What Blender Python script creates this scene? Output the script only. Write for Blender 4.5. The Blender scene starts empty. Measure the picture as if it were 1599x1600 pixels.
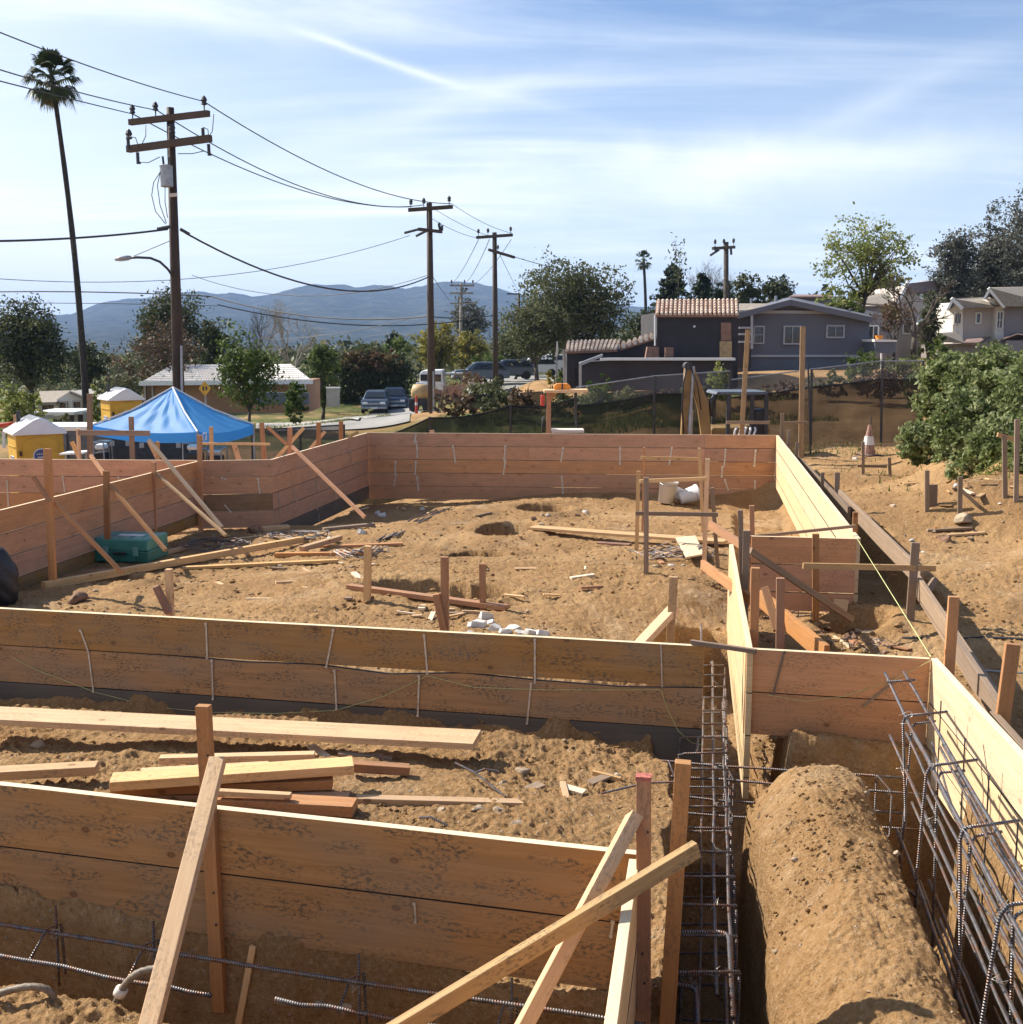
HAZE=1.1e-4; SUN_E=5.0; SKY_S=.06; EXPO=0.82; CLOUD=(11.4,12.0,12.7); DEN=6.2
import bpy, math, random
import numpy as np
from mathutils import Vector, Matrix
random.seed(7); rng = np.random.default_rng(7)
S = bpy.context.scene; COL = S.collection
# ------------------------------------------------------------------ camera model (used to place things at real positions)
F = 1750.0; CX = 799.5; CY = 800.0; PIT = math.atan(270/F); CAMZ = 3.0
def ray(px, py):
    x = (px-CX)/F; y = -(py-CY)/F
    return x, math.cos(PIT)+y*math.sin(PIT), -math.sin(PIT)+y*math.cos(PIT)
def PY(px, py, y):
    d = ray(px, py); t = y/d[1]; return Vector((d[0]*t, y, CAMZ+d[2]*t))
def PZ(px, py, z):
    d = ray(px, py); t = (z-CAMZ)/d[2]; return Vector((d[0]*t, d[1]*t, z))
def on_plane(px, py, a, b, off=0.0):
    d = Vector(ray(px, py)); n = Vector((b[1]-a[1], -(b[0]-a[0]), 0)).normalized()
    if n.y > 0: n = -n
    A = Vector((a[0], a[1], 0)) + n*off; C = Vector((0, 0, CAMZ))
    t = (A-C).dot(n)/d.dot(n); return C + d*t
# ------------------------------------------------------------------ noise
def _h(ix, iy, s):
    n = (ix*374761393 + iy*668265263 + s*1442695041) & 0xffffffff
    n = ((n ^ (n >> 13))*1274126177) & 0xffffffff
    return ((n ^ (n >> 16)) & 0xffff)/65535.0
def vnoise(x, y, s=0):
    x = np.asarray(x, float); y = np.asarray(y, float)
    ix = np.floor(x).astype(np.int64); iy = np.floor(y).astype(np.int64); fx = x-ix; fy = y-iy
    fx = fx*fx*(3-2*fx); fy = fy*fy*(3-2*fy)
    a = _h(ix, iy, s); b = _h(ix+1, iy, s); c = _h(ix, iy+1, s); d = _h(ix+1, iy+1, s)
    return (a*(1-fx)+b*fx)*(1-fy) + (c*(1-fx)+d*fx)*fy
def fbm(x, y, s=0, o=4):
    v = 0; a = .5
    for i in range(o):
        v = v + a*(vnoise(x, y, s+i)-.5)*2; x = x*2.03+7.1; y = y*2.03+3.3; a *= .5
    return v
def clods(x, y, sc, s, dens=.5):
    x = x/sc; y = y/sc; ix = np.floor(x).astype(np.int64); iy = np.floor(y).astype(np.int64); out = np.zeros_like(x)
    for dx in (-1, 0, 1):
        for dy in (-1, 0, 1):
            jx = ix+dx; jy = iy+dy
            px = jx+_h(jx, jy, s); py = jy+_h(jx, jy, s+5); r = _h(jx, jy, s+9)
            rad = np.where(r < dens, .15+.5*r/dens, 0.0)
            d2 = ((x-px)**2 + ((y-py)*(.7+.6*r))**2)
            out = np.maximum(out, np.sqrt(np.maximum(rad*rad-d2, 0)))
    return out*sc
def sm(t):
    t = np.clip(t, 0, 1); return t*t*(3-2*t)
def segd(x, y, a, b):
    ax, ay = a; bx, by = b; vx = bx-ax; vy = by-ay
    t = np.clip(((x-ax)*vx+(y-ay)*vy)/(vx*vx+vy*vy), 0, 1)
    return np.hypot(x-(ax+t*vx), y-(ay+t*vy))
# ------------------------------------------------------------------ terrain height
CTRL = [(0,0,1.38),(-4,0,1.4),(4,0,1.4),(0,-6,1.5),(-8,-4,1.5),(8,-4,1.6),(0,1.8,1.0),(-2,2,1.0),(2,2,1.0),
 (-3,4.0,.36),(-1.5,4.0,.36),(0,3.9,.36),(-3,3.2,.55),(0,3.1,.6),(1.2,3.1,.62),(1.3,4.2,.6),(1.6,5.4,.58),(1.7,6.1,.52),
 (-3,5.6,.58),(-1.4,5.5,.6),(0,5.3,.6),(.4,6.3,.5),(-3,7.4,.45),(-1.5,7.2,.5),(-6,5,.6),(-6,8,.4),
 (-3,9,.38),(0,9,.46),(-5,10,.25),(-4.5,12,.1),(-1,12,.3),(1.2,12,.36),(-4.5,17,-.15),(-2,17,-.05),(1,17,.05),(3,14,.15),(0,21,-.22),(2.5,21,-.3),(-2.6,22.5,-.5),(4.6,22,-.42),(-5.2,15,-.05),
 (2.4,8.5,.12),(2.6,10.5,.15),(2.2,9.5,.1),
 (3.0,5,.5),(3.4,6.5,.42),(3.6,8,.38),(4.2,11,.34),(5.5,14,.34),(6,18,.36),(7,22,.36),(7.6,25,.38),(9.3,28,.4),
 (5,5,.6),(6,9,.42),(7,13,.55),(7.6,16,1.0),(9,17,1.35),(11,18,2.1),(9.6,21,1.5),(10,24,.9),(14,20,2.4),(10,10,.95),(10,4,1.6),(14,10,1.5),
 (-9,12,-.2),(-10,18,-.8),(-14,14,-.7),(-8,22,-1.0),(-8,28,-1.3),(-20,35,-1.5),(-15,60,-2),(-10,80,-2.3),(-30,80,-2.6),(-4,27,-1.0),(-2,28,-.75),(0,28,-.5),(3,28,-.15),(5,27.5,.1),
 (0,35,-.25),(0,45,.1),(-4,42,-.9),(-6,60,-1.4),(6,35,.35),(10,32,.55),(10,40,.95),(15,55,1.4),(25,55,1.9),(30,50,2.3),(5,60,.9),(18,30,1.6),(25,35,2.4),
 (-3,80,-1.6),(5,95,-.6),(14,95,.3),(-60,150,-5),(0,160,-2.5),(60,150,4),(0,400,-8),(400,400,6),(-400,400,-16),(0,1500,-22),(1500,1500,-10),(-1500,1500,-25),
 (-20,-20,2),(20,-20,2.2),(200,-100,4),(-200,-100,-2),(100,60,6),(-60,30,-3),(-100,60,-5)]
CT = np.array(CTRL, float)
def lp(x, y):
    r = np.hypot(x, y)+1.2; a = np.arctan2(x, y+1e-9); return np.log(r), a
_cu, _ca = lp(CT[:, 0], CT[:, 1])
def base_h(x, y):
    u, a = lp(x, y); num = np.zeros_like(u); den = np.zeros_like(u)
    for i in range(len(CT)):
        da = np.abs(a-_ca[i]); da = np.minimum(da, 2*np.pi-da)
        w = 1.0/((u-_cu[i])**2*1.3+da**2+2e-4)**2.2
        num += w*CT[i, 2]; den += w
    return num/den
TR = [ # a, b, half width, softness, floor
 ((-3.75,4.90),(.62,3.83),.2,.06,-.3), ((.62,1.5),(.83,4.1),.18,.05,-.7), ((.83,4.1),(1.27,6.8),.18,.05,-.65),
 ((1.2,6.62),(2.55,6.4),.26,.07,-.55), ((1.62,2.2),(1.92,4.2),.2,.06,-.7), ((1.92,4.2),(2.33,6.4),.22,.06,-.65),
 ((1.36,7.0),(1.78,10.3),.36,.10,-.45), ((5.15,23.0),(3.1,11.75),.32,.35,-.5), ((3.98,11.5),(4.7,15.2),.34,.2,-.15), ((2.05,8.0),(2.35,9.6),.28,.2,-.3), ((-3.9,7.98),(1.12,6.92),.16,.16,.2)]
PITS = [(790,828,.48,.75,.55),(742,873,.42,.6,.5),(640,926,.6,.35,.45),(745,930,.38,.32,.4),(850,797,.5,.5,.25),(170,912,.55,.3,.3),(1345,985,.3,.3,.1)]
def big_h(x, y):
    x = np.asarray(x, float); y = np.asarray(y, float)
    z = base_h(x, y)
    jag = fbm(x*3, y*3, 11, 3)*.12
    near = (y > 1) & (y < 12) & (x > -6) & (x < 4)
    # rounded ridge between the two trenches
    dr = segd(x, y, (1.22, 2.0), (1.70, 5.75))+.04*fbm(x*4, y*4, 13, 3); wr = sm((y-2.5)/1.0)*sm((.75-dr)/.15)*(y < 6.6); z = z*(1-wr)+wr*(.70-2.1*np.clip(dr-.02, 0, .45)**2+.055*fbm(x*2.6, y*2.2, 14, 4))
    for a, b, hw, soft, fl in TR:
        d = segd(x, y, a, b)+jag*.6
        m = 1-sm((d-hw)/soft)
        fl2 = fl+.05*fbm(x*5, y*5, 21, 2)
        z = np.where(m > 0, z*(1-m)+np.minimum(fl2, z)*m, z)
    for (cx, cy, rx, ry, dp) in PW:
        d = np.sqrt(((x-cx)/rx)**2+((y-cy)/ry)**2)+jag*2.2
        z = z-2.0*dp*(1-sm((d-.85)/.16)) + .05*np.exp(-((d-1.35)/.35)**2)
    return z
PW = []
def G(x, y): return float(big_h(np.array([x]), np.array([y]))[0])
def gp(px, py, lo=2.5, hi=140):
    t = np.geomspace(lo, hi, 700); d = ray(px, py)
    X = d[0]/d[1]*t; Z = CAMZ+d[2]/d[1]*t; g = big_h(X, t)
    k = np.where(Z <= g)[0]
    if len(k) == 0: return Vector((X[-1], t[-1], g[-1]))
    k = k[0]
    if k == 0: return Vector((X[0], t[0], g[0]))
    f = (Z[k-1]-g[k-1])/((Z[k-1]-g[k-1])-(Z[k]-g[k])+1e-9); y = t[k-1]+(t[k]-t[k-1])*f
    return Vector((d[0]/d[1]*y, y, G(d[0]/d[1]*y, y)))
for px, py, rx, ry, dp in PITS:
    p = gp(px, py); PW.append((p.x, p.y+.1, rx, ry, dp))
# ------------------------------------------------------------------ object helpers
def tag(o, label=None, cat=None, group=None, kind=None):
    if label: o['label'] = label
    if cat: o['category'] = cat
    if group: o['group'] = group
    if kind: o['kind'] = kind
    return o
def empty(name, loc, label=None, cat=None, group=None, rz=0):
    o = bpy.data.objects.new(name, None); COL.objects.link(o); o.location = loc; o.rotation_euler = (0, 0, rz)
    o.empty_display_size = .2
    return tag(o, label, cat, group)
class MB:
    def __init__(s): s.v = []; s.f = []; s.uv = []; s.mi = []; s.m = 0
    def face(s, pts, uv=None):
        n = len(s.v); s.v += [tuple(p) for p in pts]; s.f.append(tuple(range(n, n+len(pts))))
        s.uv += (uv or [(p[0]+p[1], p[2]) for p in pts]); s.mi.append(s.m)
    def beam(s, a, b, w, h, up=(0, 0, 1), w2=None, h2=None):
        a = Vector(a); b = Vector(b); d = (b-a); L = d.length; d.normalize(); up = Vector(up)
        side = d.cross(up)
        if side.length < 1e-4: side = d.cross(Vector((0, 1, 0)))
        side.normalize(); up = side.cross(d).normalized()
        w2 = w if w2 is None else w2; h2 = h if h2 is None else h2
        A = [a+side*(i*w/2)+up*(j*h/2) for i, j in ((-1,-1),(1,-1),(1,1),(-1,1))]
        B = [b+side*(i*w2/2)+up*(j*h2/2) for i, j in ((-1,-1),(1,-1),(1,1),(-1,1))]
        n = len(s.v); s.v += [tuple(p) for p in A+B]; v0 = 0; r = random.random()*3
        for k in range(4):
            k2 = (k+1) % 4; ww = w if k % 2 == 0 else h
            s.f.append((n+k, n+k2, n+4+k2, n+4+k)); s.uv += [(r, v0), (r, v0+ww), (r+L, v0+ww), (r+L, v0)]; v0 += ww; s.mi.append(s.m)
        s.f.append((n+3, n+2, n+1, n)); s.uv += [(0, 0), (.01, 0), (.01, h), (0, h)]; s.mi.append(s.m)
        s.f.append((n+4, n+5, n+6, n+7)); s.uv += [(0, 0), (.01, 0), (.01, h), (0, h)]; s.mi.append(s.m)
    def box(s, c, sx, sy, sz, rz=0):
        c = Vector(c); d = Vector((math.cos(rz), math.sin(rz), 0))*sx/2; s.beam(c-d, c+d, sy, sz)
    def tube(s, pts, r, seg=6, cap=True, r1=None):
        pts = [Vector(p) for p in pts]; n = len(pts); u = 0; base = len(s.v); prev = None
        for i, p in enumerate(pts):
            d = (pts[min(i+1, n-1)]-pts[max(i-1, 0)]).normalized()
            if prev is None:
                e = d.cross(Vector((0, 0, 1)));  e = e if e.length > .05 else d.cross(Vector((1, 0, 0)))
            else: e = prev-d*prev.dot(d)
            e.normalize(); prev = e; f = d.cross(e)
            rr = r[i] if isinstance(r, (list, tuple)) else (r if r1 is None else r+(r1-r)*i/(n-1))
            for k in range(seg):
                a = 2*math.pi*k/seg; s.v.append(tuple(p+e*math.cos(a)*rr+f*math.sin(a)*rr))
        for i in range(n-1):
            L = (pts[i+1]-pts[i]).length
            for k in range(seg):
                k2 = (k+1) % seg; q = base+i*seg
                s.f.append((q+k, q+k2, q+seg+k2, q+seg+k)); s.uv += [(u, k/seg), (u, (k+1)/seg), (u+L, (k+1)/seg), (u+L, k/seg)]; s.mi.append(s.m)
            u += L
        if cap:
            s.f.append(tuple(base+k for k in range(seg))[::-1]); s.uv += [(0, 0)]*seg; s.mi.append(s.m)
            s.f.append(tuple(base+(n-1)*seg+k for k in range(seg))); s.uv += [(0, 0)]*seg; s.mi.append(s.m)
    def lathe(s, c, prof, seg=16, axis=(0, 0, 1), sx=1.0, cap=True):
        c = Vector(c); ax = Vector(axis).normalized(); e = ax.cross(Vector((0, 1, 0)));  e = e if e.length > .1 else ax.cross(Vector((1, 0, 0)))
        e.normalize(); f = ax.cross(e); base = len(s.v)
        for (r, z) in prof:
            for k in range(seg):
                a = 2*math.pi*k/seg; s.v.append(tuple(c+ax*z+e*math.cos(a)*r+f*math.sin(a)*r))
        for i in range(len(prof)-1):
            for k in range(seg):
                k2 = (k+1) % seg; q = base+i*seg
                s.f.append((q+k, q+k2, q+seg+k2, q+seg+k)); s.uv += [(k/seg, prof[i][1])]*2+[(k/seg, prof[i+1][1])]*2; s.mi.append(s.m)
        if cap:
            s.f.append(tuple(base+k for k in range(seg))[::-1]); s.uv += [(0, 0)]*seg; s.mi.append(s.m)
            s.f.append(tuple(base+(len(prof)-1)*seg+k for k in range(seg))); s.uv += [(0, 0)]*seg; s.mi.append(s.m)
    def prism(s, poly, d):
        "poly: planar outline of 3-D points, pushed out by the vector d"
        poly = [Vector(p) for p in poly]; d = Vector(d); n = len(poly); b = len(s.v)
        s.v += [tuple(p) for p in poly]+[tuple(p+d) for p in poly]; ex = (poly[1]-poly[0]).normalized() if (poly[1]-poly[0]).length else Vector((1, 0, 0))
        def uvs(ids): return [(Vector(s.v[i]).dot(ex), s.v[i][2]) for i in ids]
        for ids in [tuple(range(b, b+n)), tuple(range(b+2*n-1, b+n-1, -1))]+[(b+(i+1) % n, b+i, b+n+i, b+n+(i+1) % n) for i in range(n)]:
            s.f.append(ids); s.uv += uvs(ids); s.mi.append(s.m)
    def build(s, name, mat, parent=None, smooth=False, bevel=0, fix=True):
        me = bpy.data.meshes.new(name); me.from_pydata(s.v, [], s.f)
        ul = me.uv_layers.new(name='UVMap'); ul.data.foreach_set('uv', np.array(s.uv, np.float32).ravel())
        if isinstance(mat, (list, tuple)):
            for m in mat: me.materials.append(M(m))
            me.polygons.foreach_set('material_index', s.mi)
        else: me.materials.append(M(mat))
        if smooth: me.polygons.foreach_set('use_smooth', [True]*len(s.f))
        me.update()
        if fix:
            import bmesh
            b = bmesh.new(); b.from_mesh(me); bmesh.ops.remove_doubles(b, verts=b.verts, dist=1e-4)
            bmesh.ops.recalc_face_normals(b, faces=b.faces); b.to_mesh(me); b.free()
        o = bpy.data.objects.new(name, me); COL.objects.link(o)
        if parent is not None:
            o.parent = parent
            if parent.parent is None: o.location = -parent.location if parent.type == 'EMPTY' else (0, 0, 0)
            if parent.type == 'EMPTY': o.matrix_parent_inverse = Matrix.Identity(4)
        if bevel:
            md = o.modifiers.new('edge', 'BEVEL'); md.width = bevel; md.segments = 2; md.limit_method = 'ANGLE'
        return o
def fast_mesh(name, v, quads, mat, parent=None, hue=None, nv=4, smooth=False):
    me = bpy.data.meshes.new(name); v = np.asarray(v, np.float32).reshape(-1, 3); q = np.asarray(quads, np.int32).reshape(-1, nv)
    me.vertices.add(len(v)); me.vertices.foreach_set('co', v.ravel())
    me.loops.add(q.size); me.loops.foreach_set('vertex_index', q.ravel())
    me.polygons.add(len(q)); me.polygons.foreach_set('loop_start', np.arange(len(q), dtype=np.int32)*nv)
    me.polygons.foreach_set('loop_total', np.full(len(q), nv, np.int32))
    if smooth: me.polygons.foreach_set('use_smooth', np.ones(len(q), bool))
    me.update(calc_edges=True)
    if hue is not None:
        at = me.attributes.new('hue', 'FLOAT', 'FACE' if len(hue) == len(q) else 'POINT'); at.data.foreach_set('value', np.asarray(hue, np.float32))
    me.materials.append(M(mat) if isinstance(mat, str) else mat)
    o = bpy.data.objects.new(name, me); COL.objects.link(o)
    if parent is not None:
        o.parent = parent; o.location = -parent.location
    return o
# ------------------------------------------------------------------ materials
MATS = {}
def M(n): return MATS[n]
def newmat(name):
    m = bpy.data.materials.new(name); m.use_nodes = True; nt = m.node_tree; nt.nodes.clear()
    out = nt.nodes.new('ShaderNodeOutputMaterial'); b = nt.nodes.new('ShaderNodeBsdfPrincipled')
    nt.links.new(b.outputs[0], out.inputs[0]); MATS[name] = m
    return m, nt, b, out
class NT:
    def __init__(s, nt): s.nt = nt
    def n(s, t, **kw):
        x = s.nt.nodes.new(t)
        for k, v in kw.items():
            if k in x.inputs: x.inputs[k].default_value = v
            else: setattr(x, k, v)
        return x
    def l(s, a, b): s.nt.links.new(a, b)
    def ramp(s, src, stops):
        r = s.n('ShaderNodeValToRGB'); cr = r.color_ramp
        while len(cr.elements) > 1: cr.elements.remove(cr.elements[-1])
        cr.elements[0].position = stops[0][0]; cr.elements[0].color = (*stops[0][1], 1) if not isinstance(stops[0][1], (int, float)) else (stops[0][1],)*3+(1,)
        for p, c in stops[1:]:
            e = cr.elements.new(p); e.color = (*c, 1) if not isinstance(c, (int, float)) else (c, c, c, 1)
        s.l(src, r.inputs[0]); return r.outputs[0]
    def mix(s, f, a, b, mode='MIX'):
        m = s.n('ShaderNodeMix', data_type='RGBA', blend_type=mode)
        for k, val in ((0, f), (6, a), (7, b)):
            if hasattr(val, 'links'): s.l(val, m.inputs[k])
            else: m.inputs[k].default_value = val if k == 0 else (*val, 1)
        return m.outputs[2]
    def math(s, op, a, b=None):
        m = s.n('ShaderNodeMath', operation=op)
        for k, val in ((0, a), (1, b)):
            if val is None: continue
            if hasattr(val, 'links'): s.l(val, m.inputs[k])
            else: m.inputs[k].default_value = val
        return m.outputs[0]
    def noise(s, vec, scale, detail=4, rough=.55, **kw):
        x = s.n('ShaderNodeTexNoise', Scale=scale, Detail=detail, Roughness=rough)
        if vec is not None: s.l(vec, x.inputs['Vector'])
        return x.outputs[0]
    def bump(s, h, strength, dist, bsdf):
        b = s.n('ShaderNodeBump', Strength=strength, Distance=dist); s.l(h, b.inputs['Height']); s.l(b.outputs[0], bsdf.inputs['Normal']); return b
def simple(name, c, rough=.6, metal=0, var=.15, scale=8, bump=0, spec=.5):
    m, nt, b, out = newmat(name); T = NT(nt); tc = T.n('ShaderNodeTexCoord'); oi = T.n('ShaderNodeObjectInfo')
    n = T.noise(tc.outputs['Object'], scale, 5)
    c2 = tuple(max(0, x*(1-var*2)) for x in c); c3 = tuple(min(1, x*(1+var)) for x in c)
    col = T.ramp(n, [(.3, c2), (.55, c), (.75, c3)]); T.l(col, b.inputs['Base Color'])
    b.inputs['Roughness'].default_value = rough; b.inputs['Metallic'].default_value = metal; b.inputs['Specular IOR Level'].default_value = spec
    if bump: T.bump(n, bump, .02, b)
    return m
def wood(name, c1, c2, dirt=.3, red=0, knots=.5, dirtcol=(.10, .075, .05), objvar=.25, grey=0.0):
    m, nt, b, out = newmat(name); T = NT(nt)
    uv = T.n('ShaderNodeUVMap'); oi = T.n('ShaderNodeObjectInfo')
    off = T.math('MULTIPLY', oi.outputs['Random'], 57.0)
    cv = T.n('ShaderNodeCombineXYZ'); T.l(off, cv.inputs[0]); T.l(off, cv.inputs[1])
    add = T.n('ShaderNodeVectorMath', operation='ADD'); T.l(uv.outputs[0], add.inputs[0]); T.l(cv.outputs[0], add.inputs[1])
    def mapped(sx, sy):
        mp = T.n('ShaderNodeMapping'); mp.inputs['Scale'].default_value = (sx, sy, 1); T.l(add.outputs[0], mp.inputs[0]); return mp.outputs[0]
    # long cathedral grain: warped v coordinate through a wave
    warp = T.noise(mapped(.9, 6), 1.0, 3, .5)
    g = T.n('ShaderNodeTexNoise', Scale=1.0, Detail=6, Roughness=.65, Distortion=.6); T.l(mapped(.8, 34), g.inputs[0])
    fib = T.noise(mapped(5, 260), 1.0, 3, .6)
    # knots
    vo = T.n('ShaderNodeTexVoronoi', voronoi_dimensions='2D'); vo.inputs['Scale'].default_value = 1.0; T.l(mapped(1.9, 2.8), vo.inputs[0]); vsel = T.n('ShaderNodeSeparateColor'); T.l(vo.outputs['Color'], vsel.inputs[0]); keep = T.math('GREATER_THAN', vsel.outputs[0], .35)
    kn = T.math('MULTIPLY', keep, T.ramp(vo.outputs['Distance'], [(.0, .7), (.022, .8), (.034, 1), (.044, 0)]))
    ring = T.math('MULTIPLY', keep, T.ramp(vo.outputs['Distance'], [(.04, 0), (.052, .9), (.065, .1), (.082, .6), (.098, .05), (.12, .4), (.145, 0), (.17, .25), (.2, 0)]))
    col = T.mix(T.ramp(g.outputs[0], [(.3, 0), (.7, 1)]), c1, c2)
    col = T.mix(T.math('MULTIPLY', T.ramp(fib, [(.45, 0), (.75, 1)]), .35), col, tuple(x*.45 for x in c1))
    col = T.mix(T.math('MULTIPLY', ring, .5*knots), col, tuple(x*.55 for x in c1))
    col = T.mix(T.math('MULTIPLY', kn, knots), col, (c1[0]*.3, c1[1]*.18, c1[2]*.12))
    # tone shift board to board
    hs = T.n('ShaderNodeHueSaturation'); T.l(col, hs.inputs['Color'])
    T.l(T.math('ADD', T.math('MULTIPLY', oi.outputs['Random'], objvar*2), 1-objvar), hs.inputs['Value'])
    r2 = T.math('FRACT', T.math('MULTIPLY', oi.outputs['Random'], 13.7))
    T.l(T.math('ADD', T.math('MULTIPLY', r2, .007), .4965), hs.inputs['Hue']); T.l(T.math('ADD', T.math('MULTIPLY', r2, .2), .88), hs.inputs['Saturation'])
    col = hs.outputs[0]
    tc = T.n('ShaderNodeTexCoord')
    if dirt:
        w = T.n('ShaderNodeMapping'); w.inputs['Scale'].default_value = (2.2, 5.5, 1); T.l(add.outputs[0], w.inputs[0])
        big = T.noise(w.outputs[0], 1.6, 3); w2 = T.n('ShaderNodeMapping'); w2.inputs['Scale'].default_value = (24, 46, 1); T.l(add.outputs[0], w2.inputs[0])
        fine = T.noise(w2.outputs[0], 1.5, 5, .7)
        s_ = T.math('MULTIPLY', T.ramp(big, [(.44, 0), (.58, 1)]), T.ramp(fine, [(.5, 0), (.56, 1)]))
        col = T.mix(T.math('MULTIPLY', s_, dirt), col, dirtcol)
        st = T.noise(w.outputs[0], .7, 2); col = T.mix(T.math('MULTIPLY', T.ramp(st, [(.4, 0), (.7, 1)]), dirt*.5+grey), col, (.26, .2, .14))
    T.l(col, b.inputs['Base Color']); b.inputs['Roughness'].default_value = .72; b.inputs['Specular IOR Level'].default_value = .3
    hh = T.math('ADD', T.math('MULTIPLY', g.outputs[0], .6), T.math('MULTIPLY', fib, .4))
    T.bump(hh, .35, .004, b)
    return m
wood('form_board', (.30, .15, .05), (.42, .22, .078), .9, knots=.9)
simple('seam_shade', (.04, .028, .02), .95)  # near-black tops of lower boards, seam shadow put into the colour
wood('board_edge_lit', (.74, .56, .36), (.82, .67, .46), .12, knots=.2, objvar=.05)  # pale wood; on wall tops the sunlight is put into its colour
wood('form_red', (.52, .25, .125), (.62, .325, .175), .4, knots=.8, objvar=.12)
wood('form_lit', (.66, .465, .26), (.76, .575, .35), .22, knots=.5, objvar=.06)  # paler copy of the form boards, sunlight put into the colour
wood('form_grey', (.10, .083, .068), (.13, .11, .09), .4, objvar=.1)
wood('pine', (.60, .35, .15), (.72, .47, .24), .35, knots=.9)
wood('pine_worn', (.36, .215, .10), (.52, .34, .17), .6, knots=.8)
wood('fir', (.42, .185, .075), (.52, .26, .115), .4, knots=.8)
wood('old_or_shaded_wood', (.22, .15, .10), (.34, .24, .16), .3)
wood('pole_wood', (.05, .036, .028), (.085, .06, .045), .2, knots=.1)
# dirt -------------------------------------------------------------
def dirt_mat(name, cols, grass=False, bs=1.0):
    m, nt, b, out = newmat(name); T = NT(nt); geo = T.n('ShaderNodeNewGeometry'); P_ = geo.outputs['Position']
    n1 = T.noise(P_, .55, 5, .6); n2 = T.noise(P_, 9, 7, .7); n3 = T.noise(P_, 42, 5, .75)
    c = T.ramp(n1, [(.3, cols[0]), (.5, cols[1]), (.7, cols[2])]); dmp = T.noise(P_, .9, 6, .7); c = T.mix(T.math('MULTIPLY', T.ramp(dmp, [(.54, 0), (.66, 1)]), .45), c, cols[0]); c = T.mix(T.math('MULTIPLY', T.ramp(dmp, [(.34, 1), (.46, 0)]), .4), c, cols[4])
    c = T.mix(T.math('MULTIPLY', T.ramp(n2, [(.4, 0), (.7, 1)]), .55), c, cols[3])
    c = T.mix(T.math('MULTIPLY', T.ramp(n3, [(.52, 0), (.72, 1)]), .6), c, cols[4])
    c = T.mix(T.math('MULTIPLY', T.ramp(n3, [(.30, 1), (.44, 0)]), .75), c, cols[5])
    vo = T.n('ShaderNodeTexVoronoi', Scale=22.0, Randomness=1.0); T.l(P_, vo.inputs[0])
    pe = T.ramp(vo.outputs['Distance'], [(.12, 1), (.2, 0)]); rnd = T.n('ShaderNodeSeparateColor'); T.l(vo.outputs['Color'], rnd.inputs[0])
    pm = T.math('MULTIPLY', pe, T.math('GREATER_THAN', rnd.outputs[0], .72))
    c = T.mix(T.math('MULTIPLY', pm, .7), c, (.46, .38, .29))
    if grass:
        at = T.n('ShaderNodeAttribute', attribute_name='hue'); g1 = T.noise(P_, 1.3, 5, .7)
        gc = T.ramp(g1, [(.35, (.035, .055, .016)), (.5, (.085, .11, .03)), (.62, (.16, .165, .055)), (.75, (.28, .23, .11))])
        c = T.mix(at.outputs['Fac'], c, gc)
    T.l(c, b.inputs['Base Color']); b.inputs['Roughness'].default_value = .95; b.inputs['Specular IOR Level'].default_value = .1
    h = T.math('ADD', T.math('ADD', T.math('MULTIPLY', n2, .5), T.math('MULTIPLY', n3, .22)), T.math('MULTIPLY', pm, .12))
    T.bump(h, 1.0*bs, .09, b)
    return m
DC = [(.26, .148, .064), (.37, .218, .096), (.455, .285, .135), (.27, .15, .064), (.60, .45, .29), (.095, .055, .03)]
dirt_mat('dirt', DC, grass=True)
dirt_mat('clod', DC)
simple('rock', (.38, .29, .20), .9, var=.25, scale=9, bump=.5, spec=.2)
simple('white_rock', (.66, .63, .58), .85, var=.15, scale=9, bump=.4, spec=.2)
simple('brown_rock', (.25, .15, .10), .9, var=.25, scale=12, bump=.5, spec=.2)
# steel bars with rolled ribs
m, nt, b, out = newmat('rebar'); T = NT(nt); uv = T.n('ShaderNodeUVMap'); mp = T.n('ShaderNodeMapping'); mp.inputs['Scale'].default_value = (1, .015, 1); T.l(uv.outputs[0], mp.inputs[0])
wv = T.n('ShaderNodeTexWave', Scale=28.0, wave_profile='SIN'); T.l(mp.outputs[0], wv.inputs[0]); geo = T.n('ShaderNodeNewGeometry')
n = T.noise(geo.outputs['Position'], 14, 5); c = T.ramp(n, [(.35, (.15, .13, .125)), (.5, (.26, .25, .26)), (.58, (.30, .15, .09)), (.66, (.24, .21, .20)), (.8, (.34, .33, .34))])
T.l(T.mix(T.ramp(wv.outputs[0], [(.1, .75), (.4, 0)]), c, (.03, .027, .027)), b.inputs['Base Color']); b.inputs['Metallic'].default_value = .55; b.inputs['Roughness'].default_value = .42; T.bump(wv.outputs[0], .8, .006, b)
simple('tie_steel', (.62, .58, .52), .4, .5, var=.2, scale=30)
simple('wire', (.03, .03, .033), .6); simple('grey_metal', (.36, .38, .40), .45, .6); simple('dark_metal', (.06, .06, .065), .5, .4)
simple('white_paint', (.80, .80, .80), .5, var=.05, scale=2); simple('black_plastic', (.02, .02, .024), .45, var=.3)
simple('blue_cloth_light', (.065, .27, .60), .7, var=.08, scale=3)
simple('yellow_plastic', (.62, .36, .035), .45, var=.1, scale=3); simple('label_blue', (.05, .08, .24), .5)
simple('green_lid', (.06, .25, .21), .4, var=.15, scale=5); simple('green_plastic', (.03, .17, .135), .4, var=.15, scale=5); simple('green_light', (.16, .36, .32), .45)
simple('house_dark', (.042, .038, .043), .85, var=.12, scale=1.2); simple('house_grey', (.115, .125, .155), .8, var=.06, scale=.6)
simple('trim_grey', (.34, .35, .38), .6, var=.05); simple('trim_white', (.72, .72, .70), .6, var=.05)
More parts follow.
